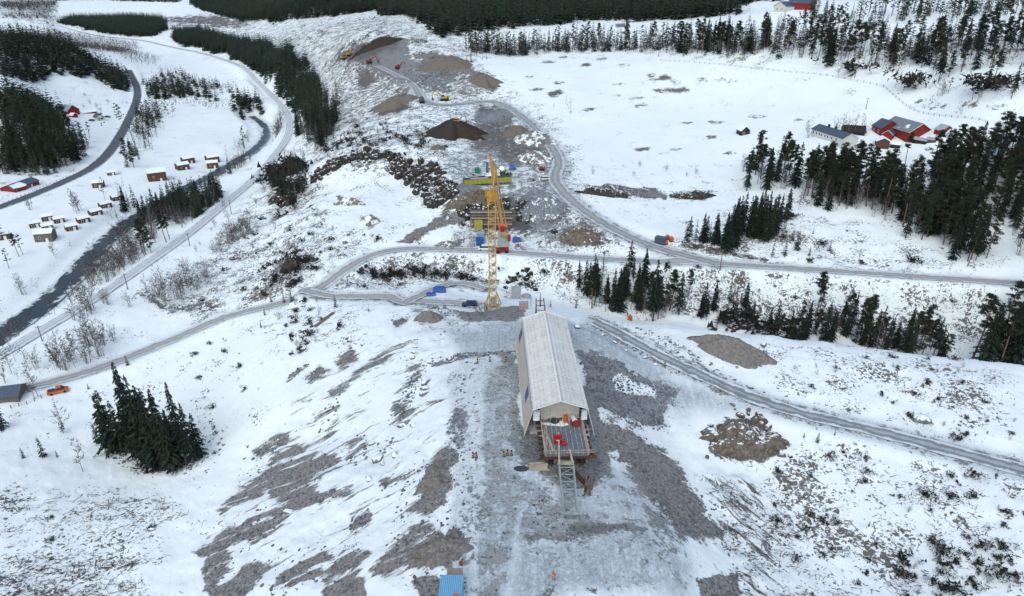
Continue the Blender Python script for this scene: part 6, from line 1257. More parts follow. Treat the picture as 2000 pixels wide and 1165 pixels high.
m = MB(); m.tube(J(5.2, -1.0, .7), J(5.2, 1.0, .7), .62, n=14); m.build('hoist_drum', M['orange'], e); m = MB(); m.box(tuple(J(3.3, -.3, .75)), (1.0, 1.0, .9), .2); m.build('hoist_motor', M['red'], e); m = MB(); m.box(tuple(J(.3, 1.1, -.4)), (.7, .7, 1.3)); m.build('electric_box', M['red'], e)
m = MB(); m.box(tuple(J(Lj+.3, 0, .4)), (.5, .5, 1.0)); m.build('jib_tip', M['red'], e)
m = MB(); m.box((0, .0, .85), (.9, .9, 1.7)); tag(m.build('steel_drum_cage', M['owood'], None, at(949, 607)), 'small timber crate left of the crane base', 'crate')

# ------------------------------------------------------------------ vehicles
def car(label, px, py, ang, body, L_=4.6, Wd=1.85, Hc=1.5, style='estate', name='parked_car', cat='car', second=None, scale=1.0):
    e = empty(name, at(px, py, .02), ang, label, cat); hb = Hc*.58
    m = MB(); pr = [(-L_/2, .35), (-L_/2, hb), (-L_/2+.1, hb+.03), (L_/2-.9, hb), (L_/2-.05, hb*.82), (L_/2, .35)]
    n0 = len(m.V); m.V += [(x, -Wd/2, z) for x, z in pr]+[(x, Wd/2, z) for x, z in pr]; n_ = len(pr)
    for i in range(n_): j = (i+1) % n_; m.F.append([i, j, n_+j, n_+i]); m.mi.append(0)
    m.F += [list(range(n_))[::-1], [n_+i for i in range(n_)]]; m.mi += [0, 0]; m.build('body', body, e, bevel=.04)
    if style == 'pickup': x0, x1 = -.5, 1.15
    elif style == 'van': x0, x1 = -L_/2+.1, L_/2-1.1
    else: x0, x1 = -L_/2+.2, L_/2-1.35
    m = MB(); w1 = Wd*.44; m.V = [(x0, -Wd/2+.06, hb), (x1+.55, -Wd/2+.06, hb), (x1+.55, Wd/2-.06, hb), (x0, Wd/2-.06, hb), (x0+.2, -w1+.05, Hc-.06), (x1-.15, -w1+.05, Hc-.06), (x1-.15, w1-.05, Hc-.06), (x0+.2, w1-.05, Hc-.06)]
    m.F = [[0,1,5,4],[1,2,6,5],[2,3,7,6],[3,0,4,7],[4,5,6,7]]; m.mi = [0]*5; m.build('windows', M['glass'], e)
    m = MB(); m.box(((x0+x1)/2, 0, Hc-.03), (x1-x0-.3, w1*2-.04, .08)); m.build('roof', second or body, e, bevel=.03)
    for sx in (-L_*.31, L_*.31):
        for sy in (-1, 1): m = MB(); m.tube((sx, sy*(Wd/2-.18), .33), (sx, sy*(Wd/2+.03), .33), .34, n=14); m.build('wheel', M['tyre'], e)
    if style == 'pickup': m = MB(); m.box((-1.5, 0, hb+.1), (1.5, Wd*.8, .3)); m.build('load', M['dark'], e)
    for sy in (-.6, .6): m = MB(); m.box((L_/2-.02, sy, hb*.68), (.06, .35, .14)); m.build('headlight', M['white'], e)
    return e
car('white van parked left of the crane mast beside the blue container', 947, 489, math.pi, M['white'], 4.9, 1.95, 1.9, 'van', 'parked_van', 'van')
car('white estate car parked at the haul road junction', 1062, 352, math.pi+.1, M['white'], 4.7, 1.9, 1.65)
car('dark blue car parked beside the crane foot', 917, 598, math.pi, M['dblue'], 4.6, 1.9, 1.5)
car('orange pickup parked beside the left gravel road', 114, 767, .55, M['orange'], 5.2, 1.95, 1.8, 'pickup', 'pickup_truck', 'pickup')
car('white pickup standing in the upper construction area behind the formwork', 1035, 332, 0.4, M['galv'], 4.9, 1.95, 1.8, 'pickup', 'pickup_truck', 'pickup') if False else None
def telehandler():
    e = empty('telehandler', at(981, 494), 0.0, 'red telehandler with black wheels on the gravel road behind the crane mast', 'telehandler'); m = MB(); m.box((0, 0, 1.1), (4.6, 1.5, .8)); m.box((1.7, 0, 1.6), (1.3, 1.7, 1.1)); m.build('body', M['red'], e, bevel=.08); m = MB(); m.box((-.1, -.4, 2.0), (1.3, .9, 1.3)); m.build('cab', M['glass'], e, bevel=.06); m = MB(); m.box((-.1, -.4, 2.7), (1.3, .9, .1)); m.build('cab_roof', M['red'], e)
    m = MB(); m.bar((2.1, .45, 2.0), (-3.1, .45, 1.5), .4, .4); m.build('boom', M['red'], e); m = MB(); m.box((-3.2, .3, .9), (.15, 1.4, 1.1)); m.bar((-3.2, 0, .4), (-4.3, 0, .4), .12).bar((-3.2, .7, .4), (-4.3, .7, .4), .12); m.build('fork', M['black'], e)
    for sx in (-1.5, 1.5):
        for sy in (-.85, .85): m = MB(); m.tube((sx, sy-.22, .62), (sx, sy+.22, .62), .62, n=16); m.build('wheel', M['tyre'], e)
telehandler()
def excavator(label, px, py, ang, col_, s_=1., dz=0):
    e = empty('excavator', at(px, py, dz), ang, label, 'excavator'); e.scale = (s_,)*3
    for sy in (-1.2, 1.2): m = MB(); m.prism([(-2.2, .15), (-1.8, 0), (1.8, 0), (2.2, .15), (2.3, .6), (1.9, .95), (-1.9, .95), (-2.3, .6)], sy-.3, sy+.3); m.build('track', M['black'], e)
    m = MB(); m.box((-.6, 0, 1.75), (3.6, 2.5, 1.0)); m.box((-2.1, 0, 1.9), (1.0, 2.5, 1.3)); m.build('body', col_, e, bevel=.08); m = MB(); m.box((.6, .75, 2.3), (1.5, .95, 1.5)); m.build('cab', M['glass'], e, bevel=.05); m = MB(); m.box((.6, .75, 3.1), (1.6, 1.0, .12)); m.build('cab_roof', col_, e)
    m = MB(); m.bar((1.1, -.2, 2.1), (3.4, -.2, 4.6), .5, .55).bar((3.4, -.2, 4.6), (5.6, -.2, 4.5), .45, .5); m.build('boom', col_, e); m = MB(); m.bar((5.5, -.2, 4.7), (6.6, -.2, 1.7), .35, .45); m.build('stick', col_, e)
    m = MB(); m.prism([(6.5, 1.8), (6.9, .9), (6.4, .2), (5.6, .3), (5.9, 1.2)], -.8, .4); m.build('bucket', M['dsteel'], e); m = MB(); m.tube((1.6, -.2, 1.9), (3.1, -.2, 3.6), .12, n=8); m.build('cylinder', M['galv'], e); return e
excavator('yellow excavator with its boom folded beside the haul road', 868, 197, math.pi, M['yellow'], 1.2)
excavator('orange excavator standing on top of the dark soil heap', 894, 262, .2, M['cora'], .75, 5.6)
excavator('orange excavator in the deepest left corner of the far quarry', 673, 117, .8, M['cora'], 1.25); excavator('second orange excavator behind the first one in the far quarry', 683, 110, 1.4, M['cora'], 1.25)
excavator('red excavator on the far quarry floor beside the boulders', 778, 135, .6, M['red'], .95); excavator('red machine resting beside the far quarry road', 722, 124, 0, M['red'], 1.1)
excavator('red mini excavator on the spoil above the white estate car', 1058, 333, math.pi, M['red'], .55)
def dumper(label, px, py, ang, s_=1.):
    e = empty('dump_truck', at(px, py), ang, label, 'dump truck'); e.scale = (s_,)*3; m = MB(); m.prism([(-3.6, 1.6), (-3.2, 3.2), (.4, 3.3), (.6, 1.9), (-.4, 1.4)], -1.4, 1.4); m.build('tipper_body', M['dsteel'], e); m = MB(); m.box((2.4, 0, 1.7), (2.6, 1.8, 1.2)); m.build('bonnet', M['yellow'], e, bevel=.08); m = MB(); m.box((1.3, 0, 2.6), (1.2, 1.7, 1.5)); m.build('cab', M['glass'], e); m = MB(); m.box((-.3, 0, 1.1), (6.6, .9, .4)); m.build('chassis', M['black'], e)
    for sx in (-2.5, -.9, 2.3):
        for sy in (-1.15, 1.15): m = MB(); m.tube((sx, sy-.3, .8), (sx, sy+.3, .8), .8, n=16); m.build('wheel', M['tyre'], e)
dumper('dark and yellow articulated dump truck on the haul road', 824, 201, 1.75, 1.05)

# ------------------------------------------------------------------ site equipment
def container(name, label, cat, px, py, ang, dims, mat, roof=None, ribs=True, dz=0):
    e = empty(name, at(px, py, dz), ang, label, cat); L_, Wd, Hh = dims; m = MB(); m.box((0, 0, Hh/2), (L_, Wd, Hh)); m.build('body', mat, e, bevel=.04)
    if ribs:
        m = MB()
        for k in range(int(L_/.6)): m.box((-L_/2+.4+k*.6, -Wd/2-.03, Hh/2), (.2, .06, Hh*.85))
        m.build('wall_ribs', mat, e)
    m = MB(); m.box((0, 0, Hh+.05), (L_+.06, Wd+.06, .1)); m.build('roof', roof or mat, e); return e
container('site_container', 'bright blue container standing beside the white van', 'container', 937, 478, 0, (2.6, 2.4, 2.6), M['blue'], M['blue'])
container('site_container', 'grey container just behind the bright blue one', 'container', 939, 471, 0, (2.9, 2.4, 3.2), M['galv'], M['groof'])
container('concrete_block', 'upright grey concrete slab left of the bright blue container', 'concrete block', 922, 482, .0, (1.2, .8, 3.6), M['conc'], M['conc'], False)
container('site_container', 'dark blue container beside the orange tanks near the gravel road', 'container', 1290, 476, -.55, (3.9, 2.4, 2.4), M['slate'], M['slate'])
container('site_container', 'green container left of the crane jib in the upper site', 'container', 932, 337, .1, (2.2, 2.2, 1.9), M['green'], M['green'])
container('equipment_cabinet', 'tall dark green cabinet beside the crane jib in the upper site', 'cabinet', 952, 337, 0, (1.0, 1.2, 4.2), M['slate'], M['dark'], False)
container('formwork_crate', 'dark green crate at the right end of the yellow formwork', 'crate', 982, 350, 0, (2.4, 2, 1.9), M['dark'], M['green'], False, 1.6)
def tank(label, px, py, s_=1.): 
    e = empty('orange_tank', at(px, py), .4, label, 'tank'); e.scale = (s_,)*3; m = MB(); m.box((0, 0, .85), (1.3, 1.0, 1.3)); m.build('body', M['orange'], e, bevel=.15); m = MB(); m.tube((0, 0, 1.5), (0, 0, 1.68), .25, n=10); m.build('cap', M['orange'], e); m = MB(); m.box((0, 0, .1), (1.35, 1.05, .16)); m.build('pallet', M['dark'], e)
tank('orange tank directly right of the dark blue container', 1303, 468, 1.05); tank('rightmost orange tank near the dark blue container', 1311, 472, 1.1); tank('orange tank in front of the dark blue container corner', 1300, 478, 1.05); tank('lone orange tank beside the ravine spruces', 1230, 626, 1.05)
def blob(name, label, cat, px, py, dims, mat, ang=0, dz=0, seed=0):
    V_, F_ = RK[seed % 6]; me = new_mesh(name, V_*np.array(dims), None, F_, [mat]); o = put(name, me, None, at(px, py, dz), ang); return tag(o, label, cat)
def tarp(label, px, py, ang, dims, seed):
    nx, ny = 22, 14; L_, Wd, Hh = dims; u, v = np.meshgrid(np.linspace(-1, 1, nx), np.linspace(-1, 1, ny)); h_ = Hh*np.clip(1.15-np.maximum(np.abs(u), np.abs(v))**8*1.15, 0, 1)*(.82+.36*fbm(u*2+seed, v*2, 1, 3, seed)); V = np.stack([u*L_/2, v*Wd/2, h_+.02], -1).reshape(-1, 3)
    i = (np.arange(ny-1)[:, None]*nx+np.arange(nx-1)[None]).ravel(); e = empty('covered_stack', at(px, py), ang, label, 'tarpaulin stack'); put('tarpaulin', new_mesh('tarpaulin', V, np.stack([i, i+1, i+nx+1, i+nx], 1), mats=[M['blue']]), e); m = MB(); m.box((0, 0, Hh*.3), (L_*.9, Wd*.9, Hh*.6)); m.build('stacked_goods', M['wood'], e)
tarp('larger blue tarpaulin covered stack on the snow left of the crane', 858, 570, .12, (4.4, 2.6, 1.5), 3); tarp('smaller blue tarpaulin covered stack beside the larger one', 842, 578, .12, (3.2, 1.8, 1.0), 5); tarp('blue tarpaulin bundle below the pit right of the crane', 1009, 472, .2, (3.0, 1.8, 1.5), 6); tarp('blue tarpaulin bundle right of the work light', 1000, 331, .1, (2.6, 2.0, 1.9), 7)
blob('red_crate', 'small red crate at the foot of the blue tarpaulin bundle', 'crate', 1010, 479, (1.6, .9, .8), M['red']); blob('pink_barrel', 'pale red barrel beside the fallen blocks right of the pit', 'barrel', 1054, 484, (1.0, 1.0, 2.0), M['pink']); blob('concrete_lump', 'grey lump of stone beside the concrete pier', 'stone', 1028, 582, (3.6, 3, 2.8), M['conc'], seed=2)
# concrete pier, stair tower, formwork box near the far shelter end
e = empty('bridge_pier', at(1008, 584, -3), .05, 'square grey concrete bridge pier right of the crane foot', 'bridge pier'); m = MB(); m.box((0, 0, 3.6), (3.1, 1.8, 7.2)); m.build('column', M['conc'], e); m = MB()
for k in range(4):
    for x_ in (-1.9, -3.1): m.bar((x_, -.5+k*.4, 0), (x_, -.5+k*.4, 7.5), .07)
for z_ in range(8): m.bar((-1.9, -.5, z_), (-3.1, .7, z_+.6), .08)
m.build('stair_tower', M['galv'], e)
container('formwork_box', 'reddish formwork box right of the concrete pier', 'formwork', 1023, 605, .05, (2.6, 1.6, 2.2), M['pink'], M['galv'], True)
m = MB(); m.tube((0, 0, 0), (0, 0, 3.6), .08, n=6); tag(m.build('steel_rod', M['dsteel'], None, at(1037, 600)), 'thin dark upright rod beside the formwork box', 'rod')
blob('red_bucket', 'red and white bundle on the snow right of the crane foot', 'bundle', 986, 581, (1.1, .8, .8), M['orange'])
for q, (x0, y0, x1, y1, lb) in enumerate([(925,600,938,618,'left of the two leaning planks beside the crane'),(935,600,943,617,'right of the two leaning planks beside the crane'),(912,612,920,626,'short plank near the shed forecourt edge'),(877,560,955,550,'long pole lying along the track behind the crane'),(615,640,652,612,'long pale plank ramp on the snowy slope')]):
    p, s_ = at(x0, y0, .25), at(x1, y1, .3); m = MB(); m.bar(p, s_, .22 if q < 4 else 1.1, .14); tag(m.build('plank', M['owood']), 'grey plank, '+lb if q != 4 else lb, 'plank')
# long formwork with yellow panels
pA, pB = W(905, 361), W(998, 361); L_ = np.linalg.norm(pB[:2]-pA[:2]); e = empty('formwork_wall', ((pA[0]+pB[0])/2, (pA[1]+pB[1])/2+1.5, pA[2]-.3), math.atan2(pB[1]-pA[1], pB[0]-pA[0]), 'long formwork with yellow front panels and dark top', 'formwork'); m = MB(); m.box((0, 0, 1.1), (L_, 3, 2.2)); m.build('core', M['owood'], e); m = MB(); m.box((0, 0, 2.26), (L_+.1, 3.1, .12)); m.build('dark_top', M['dark'], e)
for k in range(11): m = MB(); m.box((-L_/2+(k+.5)*L_/11, -1.56, 1.15), (L_/11-.12, .12, 2.1)); m.build('yellow_panel', M['ylw'], e)
m = MB(); m.box((-L_*.18, -1.0, 2.45), (L_*.36, .7, .16)); m.build('plank_walk', M['ltarp'], e); m = MB(); m.box((-L_*.1, 1.1, 2.6), (2.6, .5, .5)); m.build('red_prop_bundle', M['red'], e)
blob('red_jacket_heap', 'red sheet at the right end of the yellow formwork', 'sheet', 994, 357, (2.2, 1.4, 2.0), M['pink'])
# abutment in the pit
pA, pB = W(919, 452), W(1000, 452); L_ = np.linalg.norm(pB[:2]-pA[:2]); e = empty('abutment_formwork', ((pA[0]+pB[0])/2, (pA[1]+pB[1])/2+2, pA[2]-.3), 0, 'tiered wooden scaffold and formwork of the abutment in the rock pit', 'scaffold')
for k in range(3): m = MB(); m.box((0, .8*k, 2.0+k*2.1), (L_, 1.4, .16)); m.build('platform', M['wood'] if k else M['pink'], e)
for k in range(13): m = MB(); m.bar((-L_/2+k*L_/12, -.6, 0), (-L_/2+k*L_/12, -.6, 3.1), .12); m.bar((-L_/2+k*L_/12, 1.0, 2), (-L_/2+k*L_/12, 1.0, 7.2), .1); m.build('upright', M['owood'], e)
m = MB(); m.box((0, 1.5, 1.6), (L_*.96, .3, 3.2)); m.box((0, 2.6, 4.6), (L_*.96, .3, 3.6)); m.build('shuttering', M['owood'], e); m = MB(); m.box((-L_*.31, -.85, 2.0), (3.1, .2, 4.0)); m.build('yellow_shutter', M['ylw'], e)
for z_ in (3.1, 5.3, 7.2): m = MB(); m.bar((-L_/2, -.3+(z_-3)*.35, z_), (L_/2, -.3+(z_-3)*.35, z_), .1); m.build('guard_rail', M['pink'], e)
# work light
e = empty('work_light', at(980, 341), 0, 'lit floodlight mast shining in the upper construction area', 'floodlight'); m = MB(); m.tube((0, 0, 0), (0, 0, 2.6), .07, n=6); m.build('mast', M['galv'], e); m = MB(); m.box((0, 0, .4), (1.4, 1, .8)); m.build('trailer', M['yellow'], e); s = NT_('lamp_glow'); s.b.inputs['Emission Color'].default_value = (1, .97, .88, 1); s.b.inputs['Emission Strength'].default_value = 14; M['lamp'] = s.out((.9, .9, .85))
m = MB(); m.tube((0, 0, 2.5), (0, -.25, 2.9), .55, .62, 14); m.build('lamp', M['lamp'], e)
pl_ = bpy.data.lights.new('work_light_beam', 'POINT'); pl_.energy = 900; pl_.shadow_soft_size = .6; pl_.color = (1, .95, .85); lo_ = bpy.data.objects.new('work_light_beam', pl_); C.objects.link(lo_); lo_.parent = e; lo_.location = (0, -1.3, 2.9)
e = empty('loader', at(986, 342), 0, 'small yellow machine right under the floodlight', 'machine'); m = MB(); m.box((0, 0, 1.1), (2.4, 1.4, 1.1)); m.build('body', M['yellow'], e, bevel=.06); m = MB(); m.box((.3, 0, 1.9), (1, 1.2, .8)); m.build('cab', M['glass'], e)
for sx in (-.8, .8):
    for sy in (-.8, .8): m = MB(); m.tube((sx, sy-.15, .45), (sx, sy+.15, .45), .45, n=12); m.build('wheel', M['tyre'], e)

# ------------------------------------------------------------------ buildings
def house(name, label, A, B, depth, wh, rh, wall, roof, cat='house', over=.35, win=(), rows=1, chim=(), door=None, snowcap=None, ridge_along=True, frame='white', lift=0., trim=None, group=None, geo=None):
    p, q = W(*A), W(*B); L_ = float(np.hypot(*(q-p)[:2])); ang = math.atan2(q[1]-p[1], q[0]-p[0])
    if geo: ang, L_ = R(geo[0]), geo[1]; p = q-np.array([math.cos(ang), math.sin(ang), 0])*L_; p[2] = q[2]
    z0 = min(p[2], q[2])-.3+lift
    e = empty(name, (p[0], p[1], z0), ang, label, cat, group); 
    m = MB()
    if ridge_along:
        pr = [(0, 0), (0, wh), (depth/2, wh+rh), (depth, wh), (depth, 0)]; k = len(m.V)
        m.V += [(0, y, z) for y, z in pr]+[(L_, y, z) for y, z in pr]; m.F += [[0,1,2,3,4],[9,8,7,6,5],[0,5,6,1],[3,8,9,4]]; m.mi += [0]*4
    else:
        pr = [(0, 0), (0, wh), (L_/2, wh+rh), (L_, wh), (L_, 0)]; m.V += [(x, 0, z) for x, z in pr]+[(x, depth, z) for x, z in pr]; m.F += [[0,1,2,3,4],[9,8,7,6,5],[0,5,6,1],[3,8,9,4]]; m.mi += [0]*4
    m.build('walls', wall, e)
    t_ = .14
    def slab(P4):
        m = MB(); n_ = (Vector(P4[1])-Vector(P4[0])).cross(Vector(P4[3])-Vector(P4[0])).normalized(); n_ = n_ if n_.z > 0 else -n_; a = [Vector(x)+n_*t_ for x in P4]; b = [Vector(x)+n_*.01 for x in P4]; m.poly(a); m.poly(b, True)
        for k in range(4): j = (k+1) % 4; m.poly([b[k], b[j], a[j], a[k]])
        return m
    D_ = depth; sl_ = rh/(D_/2 if ridge_along else L_/2); o = over; ez = wh-o*sl_; rz_ = wh+rh
    if ridge_along: R2 = [[(-o, -o, ez), (L_+o, -o, ez), (L_+o, D_/2, rz_), (-o, D_/2, rz_)], [(-o, D_+o, ez), (L_+o, D_+o, ez), (L_+o, D_/2, rz_), (-o, D_/2, rz_)]]
    else: R2 = [[(-o, -o, ez), (-o, D_+o, ez), (L_/2, D_+o, rz_), (L_/2, -o, rz_)], [(L_+o, -o, ez), (L_+o, D_+o, ez), (L_/2, D_+o, rz_), (L_/2, -o, rz_)]]
    for P4 in R2: slab(P4).build('roof', roof, e)
    if snowcap:
        P4 = R2[0]; a, b, c, d = map(Vector, P4); f0, f1, g0, g1 = snowcap
        def bl(u, v): return tuple((a*(1-u)+b*u)*(1-v)+(d*(1-u)+c*u)*v+Vector((0, 0, t_+.04)))
        m = MB(); qd = [bl(f0, g0), bl(f1, g0), bl(f1*.95, g1), bl(f0*.9+.05, g1)]; m.poly(qd); m.poly([(x, y, z-.08) for x, y, z in qd], True)
        for k in range(4): j = (k+1) % 4; m.poly([qd[k], qd[j], (qd[j][0], qd[j][1], qd[j][2]-.08), (qd[k][0], qd[k][1], qd[k][2]-.08)])
        m.build('roof_snow', M['rsnow'], e)
    for r__ in range(rows):
        for x_ in win:
            zc = (1.5 if rows > 1 else wh*.55)+r__*2.6; m = MB(); m.box((x_*L_, -.03, zc), (1.0, .08, 1.2)); f_ = m.build('window', M[frame], e); m = MB(); m.box((x_*L_, -.08, zc), (.8, .03, 1.0)); m.build('pane', M['glass'], f_)
    for x_ in chim: m = MB(); m.box((x_*L_, D_/2, wh+rh+.4), (.8, .8, 1.6)); m.build('chimney', M['dark'], e)
    if door is not None: m = MB(); m.box((door*L_, -.04, 1.15), (1.1, .09, 2.1)); m.build('door', M['white'] if wall is not M['cream'] else M['dark'], e)
    if trim:
        m = MB()
        for x_ in ((-o, L_+o) if ridge_along else ()):
            m.bar((x_, -o, ez+.08), (x_, D_/2, rz_+.08), .12, .22).bar((x_, D_+o, ez+.08), (x_, D_/2, rz_+.08), .12, .22)
        if not ridge_along: m.bar((-o, -o, ez+.08), (L_/2, -o, rz_+.08), .12, .22).bar((L_+o, -o, ez+.08), (L_/2, -o, rz_+.08), .12, .22)
        m.build('verge_board', M[trim], e)
    return e
s = NT_('snow_patched_sheet_roof'); P = s.obj(); M['sroof2'] = s.out(s.mix(s.ramp(s.noise(.16, 5, .6, P), .56, .64), s.mix(s.noise(1, 4, .6, P), (.12, .135, .15), (.24, .26, .28)), SNOW), .7)
print('BARNPOS', W(1777,279), W(1646,296))
def boards(k, c1, c2): 
    s = NT_(k); P = s.obj(); sp = s.n('ShaderNodeSeparateXYZ'); s.l(P, sp.inputs[0]); a = s.math('SINE', s.math('MULTIPLY', s.math('ADD', sp.outputs[0], sp.outputs[1]), 22)); c = s.mix(s.ramp(a, -.3, .8, 0, .35), c1, c2); return s.out(s.mix(s.ramp(s.noise(.5, 5, .6, P), .45, .75, 0, .5), c, c2), .85)
M['barn'] = boards('red_barn_cladding', (.25, .03, .028), (.14, .022, .02)); M['cream2'] = boards('cream_cladding', (.60, .62, .57), (.48, .50, .46)); M['brownb'] = boards('brown_cladding', (.12, .065, .045), (.06, .035, .025)); M['blackb'] = boards('dark_cladding', (.035, .03, .028), (.015, .013, .012))
dp = float(np.linalg.norm((W(1646,297)-W(1676,287))[:2]))
house('farmhouse', 'long cream two storey farmhouse with slate roof among the trees', (1585,272), (1643,294), 7.4, 5.4, 2.0, M['cream2'], M['slate'], 'house', .3, [.07,.18,.27,.34,.45,.53,.66,.8], 2, [.3,.52,.72], .4, trim='cream', geo=(-78, 23.5))
dp = float(np.linalg.norm((W(1777,277)-W(1822,268))[:2])); print('BARN', dp)
house('red_barn', 'big red barn with grey snow patched roof on the white field', (1721,263), (1771,279), 11.8, 5.0, 3.6, M['barn'], M['sroof2'], 'barn', .5, [], 1, trim='cream', geo=(-81, 18.5))
m_ = house('barn_wing', 'red wing with dark roof at the left end of the big barn', (1700,259), (1719,266), 9, 4.0, 3.0, M['barn'], M['slate'], 'barn', .4, [.2,.7], 1, geo=(-81, 7))
house('barn_porch', 'small red gabled porch in front of the big barn', (1722,271), (1741,275), 5, 3.0, 1.6, M['barn'], M['slate'], 'porch', .4, [], 1, ridge_along=False, trim='cream')
house('barn_annex', 'low red annex at the right gable of the big barn', (1823,262), (1838,266), 6, 2.6, 2.0, M['barn'], M['groof'], 'barn', .3)
house('lean_to', 'open lean-to with grey roof in front of the barn gable', (1781,280), (1807,283), 4, 2.2, .8, M['dwood'], M['groof'], 'shed', .3); house('timber_shed', 'small timber shed with blue grey roof right of the lean-to', (1808,280), (1827,279), 3.5, 2.1, .7, M['cabin'], M['groof'], 'shed', .3)
house('storehouse', 'tall dark wooden storehouse with snow on its roof below the barn', (1711,290), (1735,292), 5.5, 3.8, 1.3, M['brownb'], M['rsnow'], 'storehouse', .5, [], 1, ridge_along=False); house('dark_shed', 'low dark shed with snowy roof right of the storehouse', (1738,289), (1757,291), 3.6, 2.0, .9, M['blackb'], M['rsnow'], 'shed', .3)
house('old_barn', 'collapsing dark barn behind the cream farmhouse', (1648,262), (1688,266), 8, 2.0, 2.2, M['dwood'], M['dwood'], 'barn', .6)
house('field_hut', 'small dark hut with pale roof alone on the white field', (1447,266), (1464,262), 5.2, 3.0, 2.0, M['blackb'], M['rsnow'], 'hut', .4, [.3], 1, ridge_along=False)
car('grey car parked beside the farmhouse gable', 1682, 287, 2.2, M['dark'], 4.5, 1.8, 1.5)
house('white_house', 'white house with dark roof beside the far red barn', (1510,24), (1534,24), 9, 4.5, 3, M['cream2'], M['slate'], 'house', .4, [.3,.7], 1, ridge_along=False); house('far_red_barn', 'long far red barn at the top edge of the picture', (1538,20), (1586,20), 12, 5, 4, M['barn'], M['slate'], 'barn', .4); house('dark_cabin', 'dark cabin with snowy roof between the trees top right', (1671,57), (1702,57), 7, 2.6, 1.6, M['blackb'], M['sroof'], 'cabin', .5)
house('garage', 'small building with blue roof at the right edge below the field', (1935,280), (1960,283), 7, 2.8, 2, M['cream2'], M['slate'], 'garage', .4)
# left side
house('roadside_house', 'long low red house with slate roof beside the asphalt road', (31,377), (78,361), 9, 2.9, 1.6, M['barn'], M['slate'], 'house', .4, [.08,.2,.32,.44,.56], 1, door=.68, snowcap=(.0, .5, .05, .8)); house('roadside_annex', 'red annex with snowy roof left of the roadside house', (4,372), (30,377), 7, 2.5, 1.4, M['barn'], M['rsnow'], 'house', .3, [.4], 1, ridge_along=False)
house('hill_barn', 'red barn with light grey roof at the edge of the left wood', (133,224), (157,224), 16, 5, 4, M['barn'], M['groof'], 'barn', .5, [], 1, ridge_along=False); house('hill_porch', 'little red porch with snowy roof in front of the hill barn', (143,230), (153,230), 3.5, 3, 1.6, M['barn'], M['rsnow'], 'porch', .3, [], 1, ridge_along=False)
house('snowy_byre', 'long low red byre with white roof right of the hill barn', (161,222), (190,222), 9, 2.2, 1.6, M['barn'], M['rsnow'], 'byre', .4); house('hill_house', 'white house with blue grey roof beside the hill barn', (189,236), (206,236), 8, 3.6, 2.6, M['cream2'], M['slate'], 'house', .4, [.3,.7], 1, ridge_along=False); car('dark car parked beside the white hill house', 211, 230, .3, M['dblue'])
car('dark car parked below the snowy byre', 180, 237, .2, M['dark'])
house('river_shed', 'grey wooden shed with blue grey roof at the left edge by the road', (-18,790), (38,786), 6.5, 2.4, 1.6, M['owood'], M['slate'], 'shed', .4)
# cabins
def cabin_at(px, py, label, s_=1., ang=.62, porch=False, wall='brownb'):
    a = W(px, py); q = a+np.array([math.cos(ang), math.sin(ang), 0])*4.6*s_; u, v, _ = proj(q)
    return house('holiday_cabin', label, (px, py), (float(u), float(v)), 3.6*s_, 2.7*s_, .8*s_, M[wall], M['rsnow'], 'cabin', .25, [.3], 1, door=.68, group='brown holiday cabins by the river')
for px, py, lb, s_ in [(59,447,'brown cabin at the left end of the cabin group',1),(83,434,'brown cabin at the upper left of the cabin group nearest the footpath',1.05),(84,452,'brown cabin at the lower centre of the group, above the grey hut',1),(107,438,'brown cabin in the middle beside the small bare tree',1),(131,453,'lowest brown cabin nearest to the river bank',1.05),(155,438,'brown cabin on the river bank, second up from the lowest',1.1),(180,423,'brown cabin third up along the river bank with a chimney pipe',1.1),(199,408.5,'brown cabin just left of the dark plantation',1.1),(222,394,'uppermost brown cabin tucked behind the plantation corner',1.1),(-8,472,'brown cabin cut by the left picture edge',1.2)]: cabin_at(px, py, lb, s_)
cabin_at(181, 368, 'open sided brown cabin alone beside the footpath under birches', 1.3, .15); cabin_at(349, 334, 'lower of the paired snowy cabins above the plantation', 1.5, .55); cabin_at(360, 321, 'upper of the paired snowy cabins above the plantation', 1.5, .5); cabin_at(405, 330, 'snowy cabin at the right corner of the plantation', 1.5, .3); cabin_at(407, 318, 'far snowy cabin with long flat roof by the river bend', 1.7, .05)
cabin_at(291, 356, 'long snowy roofed cabin half hidden behind the plantation', 2.2, .35); cabin_at(69, 474, 'grey flat hut with veranda below the cabin group', 1.7, .12, wall='owood')
cabin_at(211, 344, 'small snow buried shed between the road pines', .9, .5)
# ------------------------------------------------------------------ poles, fence, person
def pole(px, yb, yt, label, arm=True):
    b = at(px, yb); hd = math.hypot(b[0], b[1]); d = ray(px, yt); h_ = CAMH+d[2]/math.hypot(d[0], d[1])*hd-b[2]; e = empty('power_pole', b, rn.uniform(0, .6), label, 'power pole', 'wooden power poles'); m = MB(); m.tube((0, 0, -.3), (0, 0, h_), .17, .11, 8); m.build('post', M['owood'], e)
    if arm: m = MB(); m.bar((-.9, 0, h_-.5), (.9, 0, h_-.5), .13); m.build('crossarm', M['owood'], e)
for a in [(250,566,533,'power pole beside the railway above the culvert'),(371,481,455,'power pole beside the railway opposite the plantation birches'),(452,418,390,'power pole beside the railway at the right end of the plantation'),(83,667,634,'lowest power pole beside the railway on the left'),(510,356,332,'power pole beside the railway above the dark knoll'),(1406,529,486,'tall pole on the near side of the gravel road below the plantation'),(1178,530,490,'thin pole left of the ravine spruces below the gravel road'),(1691,214,191,'power pole standing alone on the white field above the farmhouse'),(1962,256,219,'power pole on the field at the right edge'),(1943,270,247,'short leaning pole above the garage'),(1669,153,138,'pole on the upper fence line of the white field'),(1310,440,424,'short stake')][:-1]: pole(*a)
m_ = plane(1700, 660, -1)
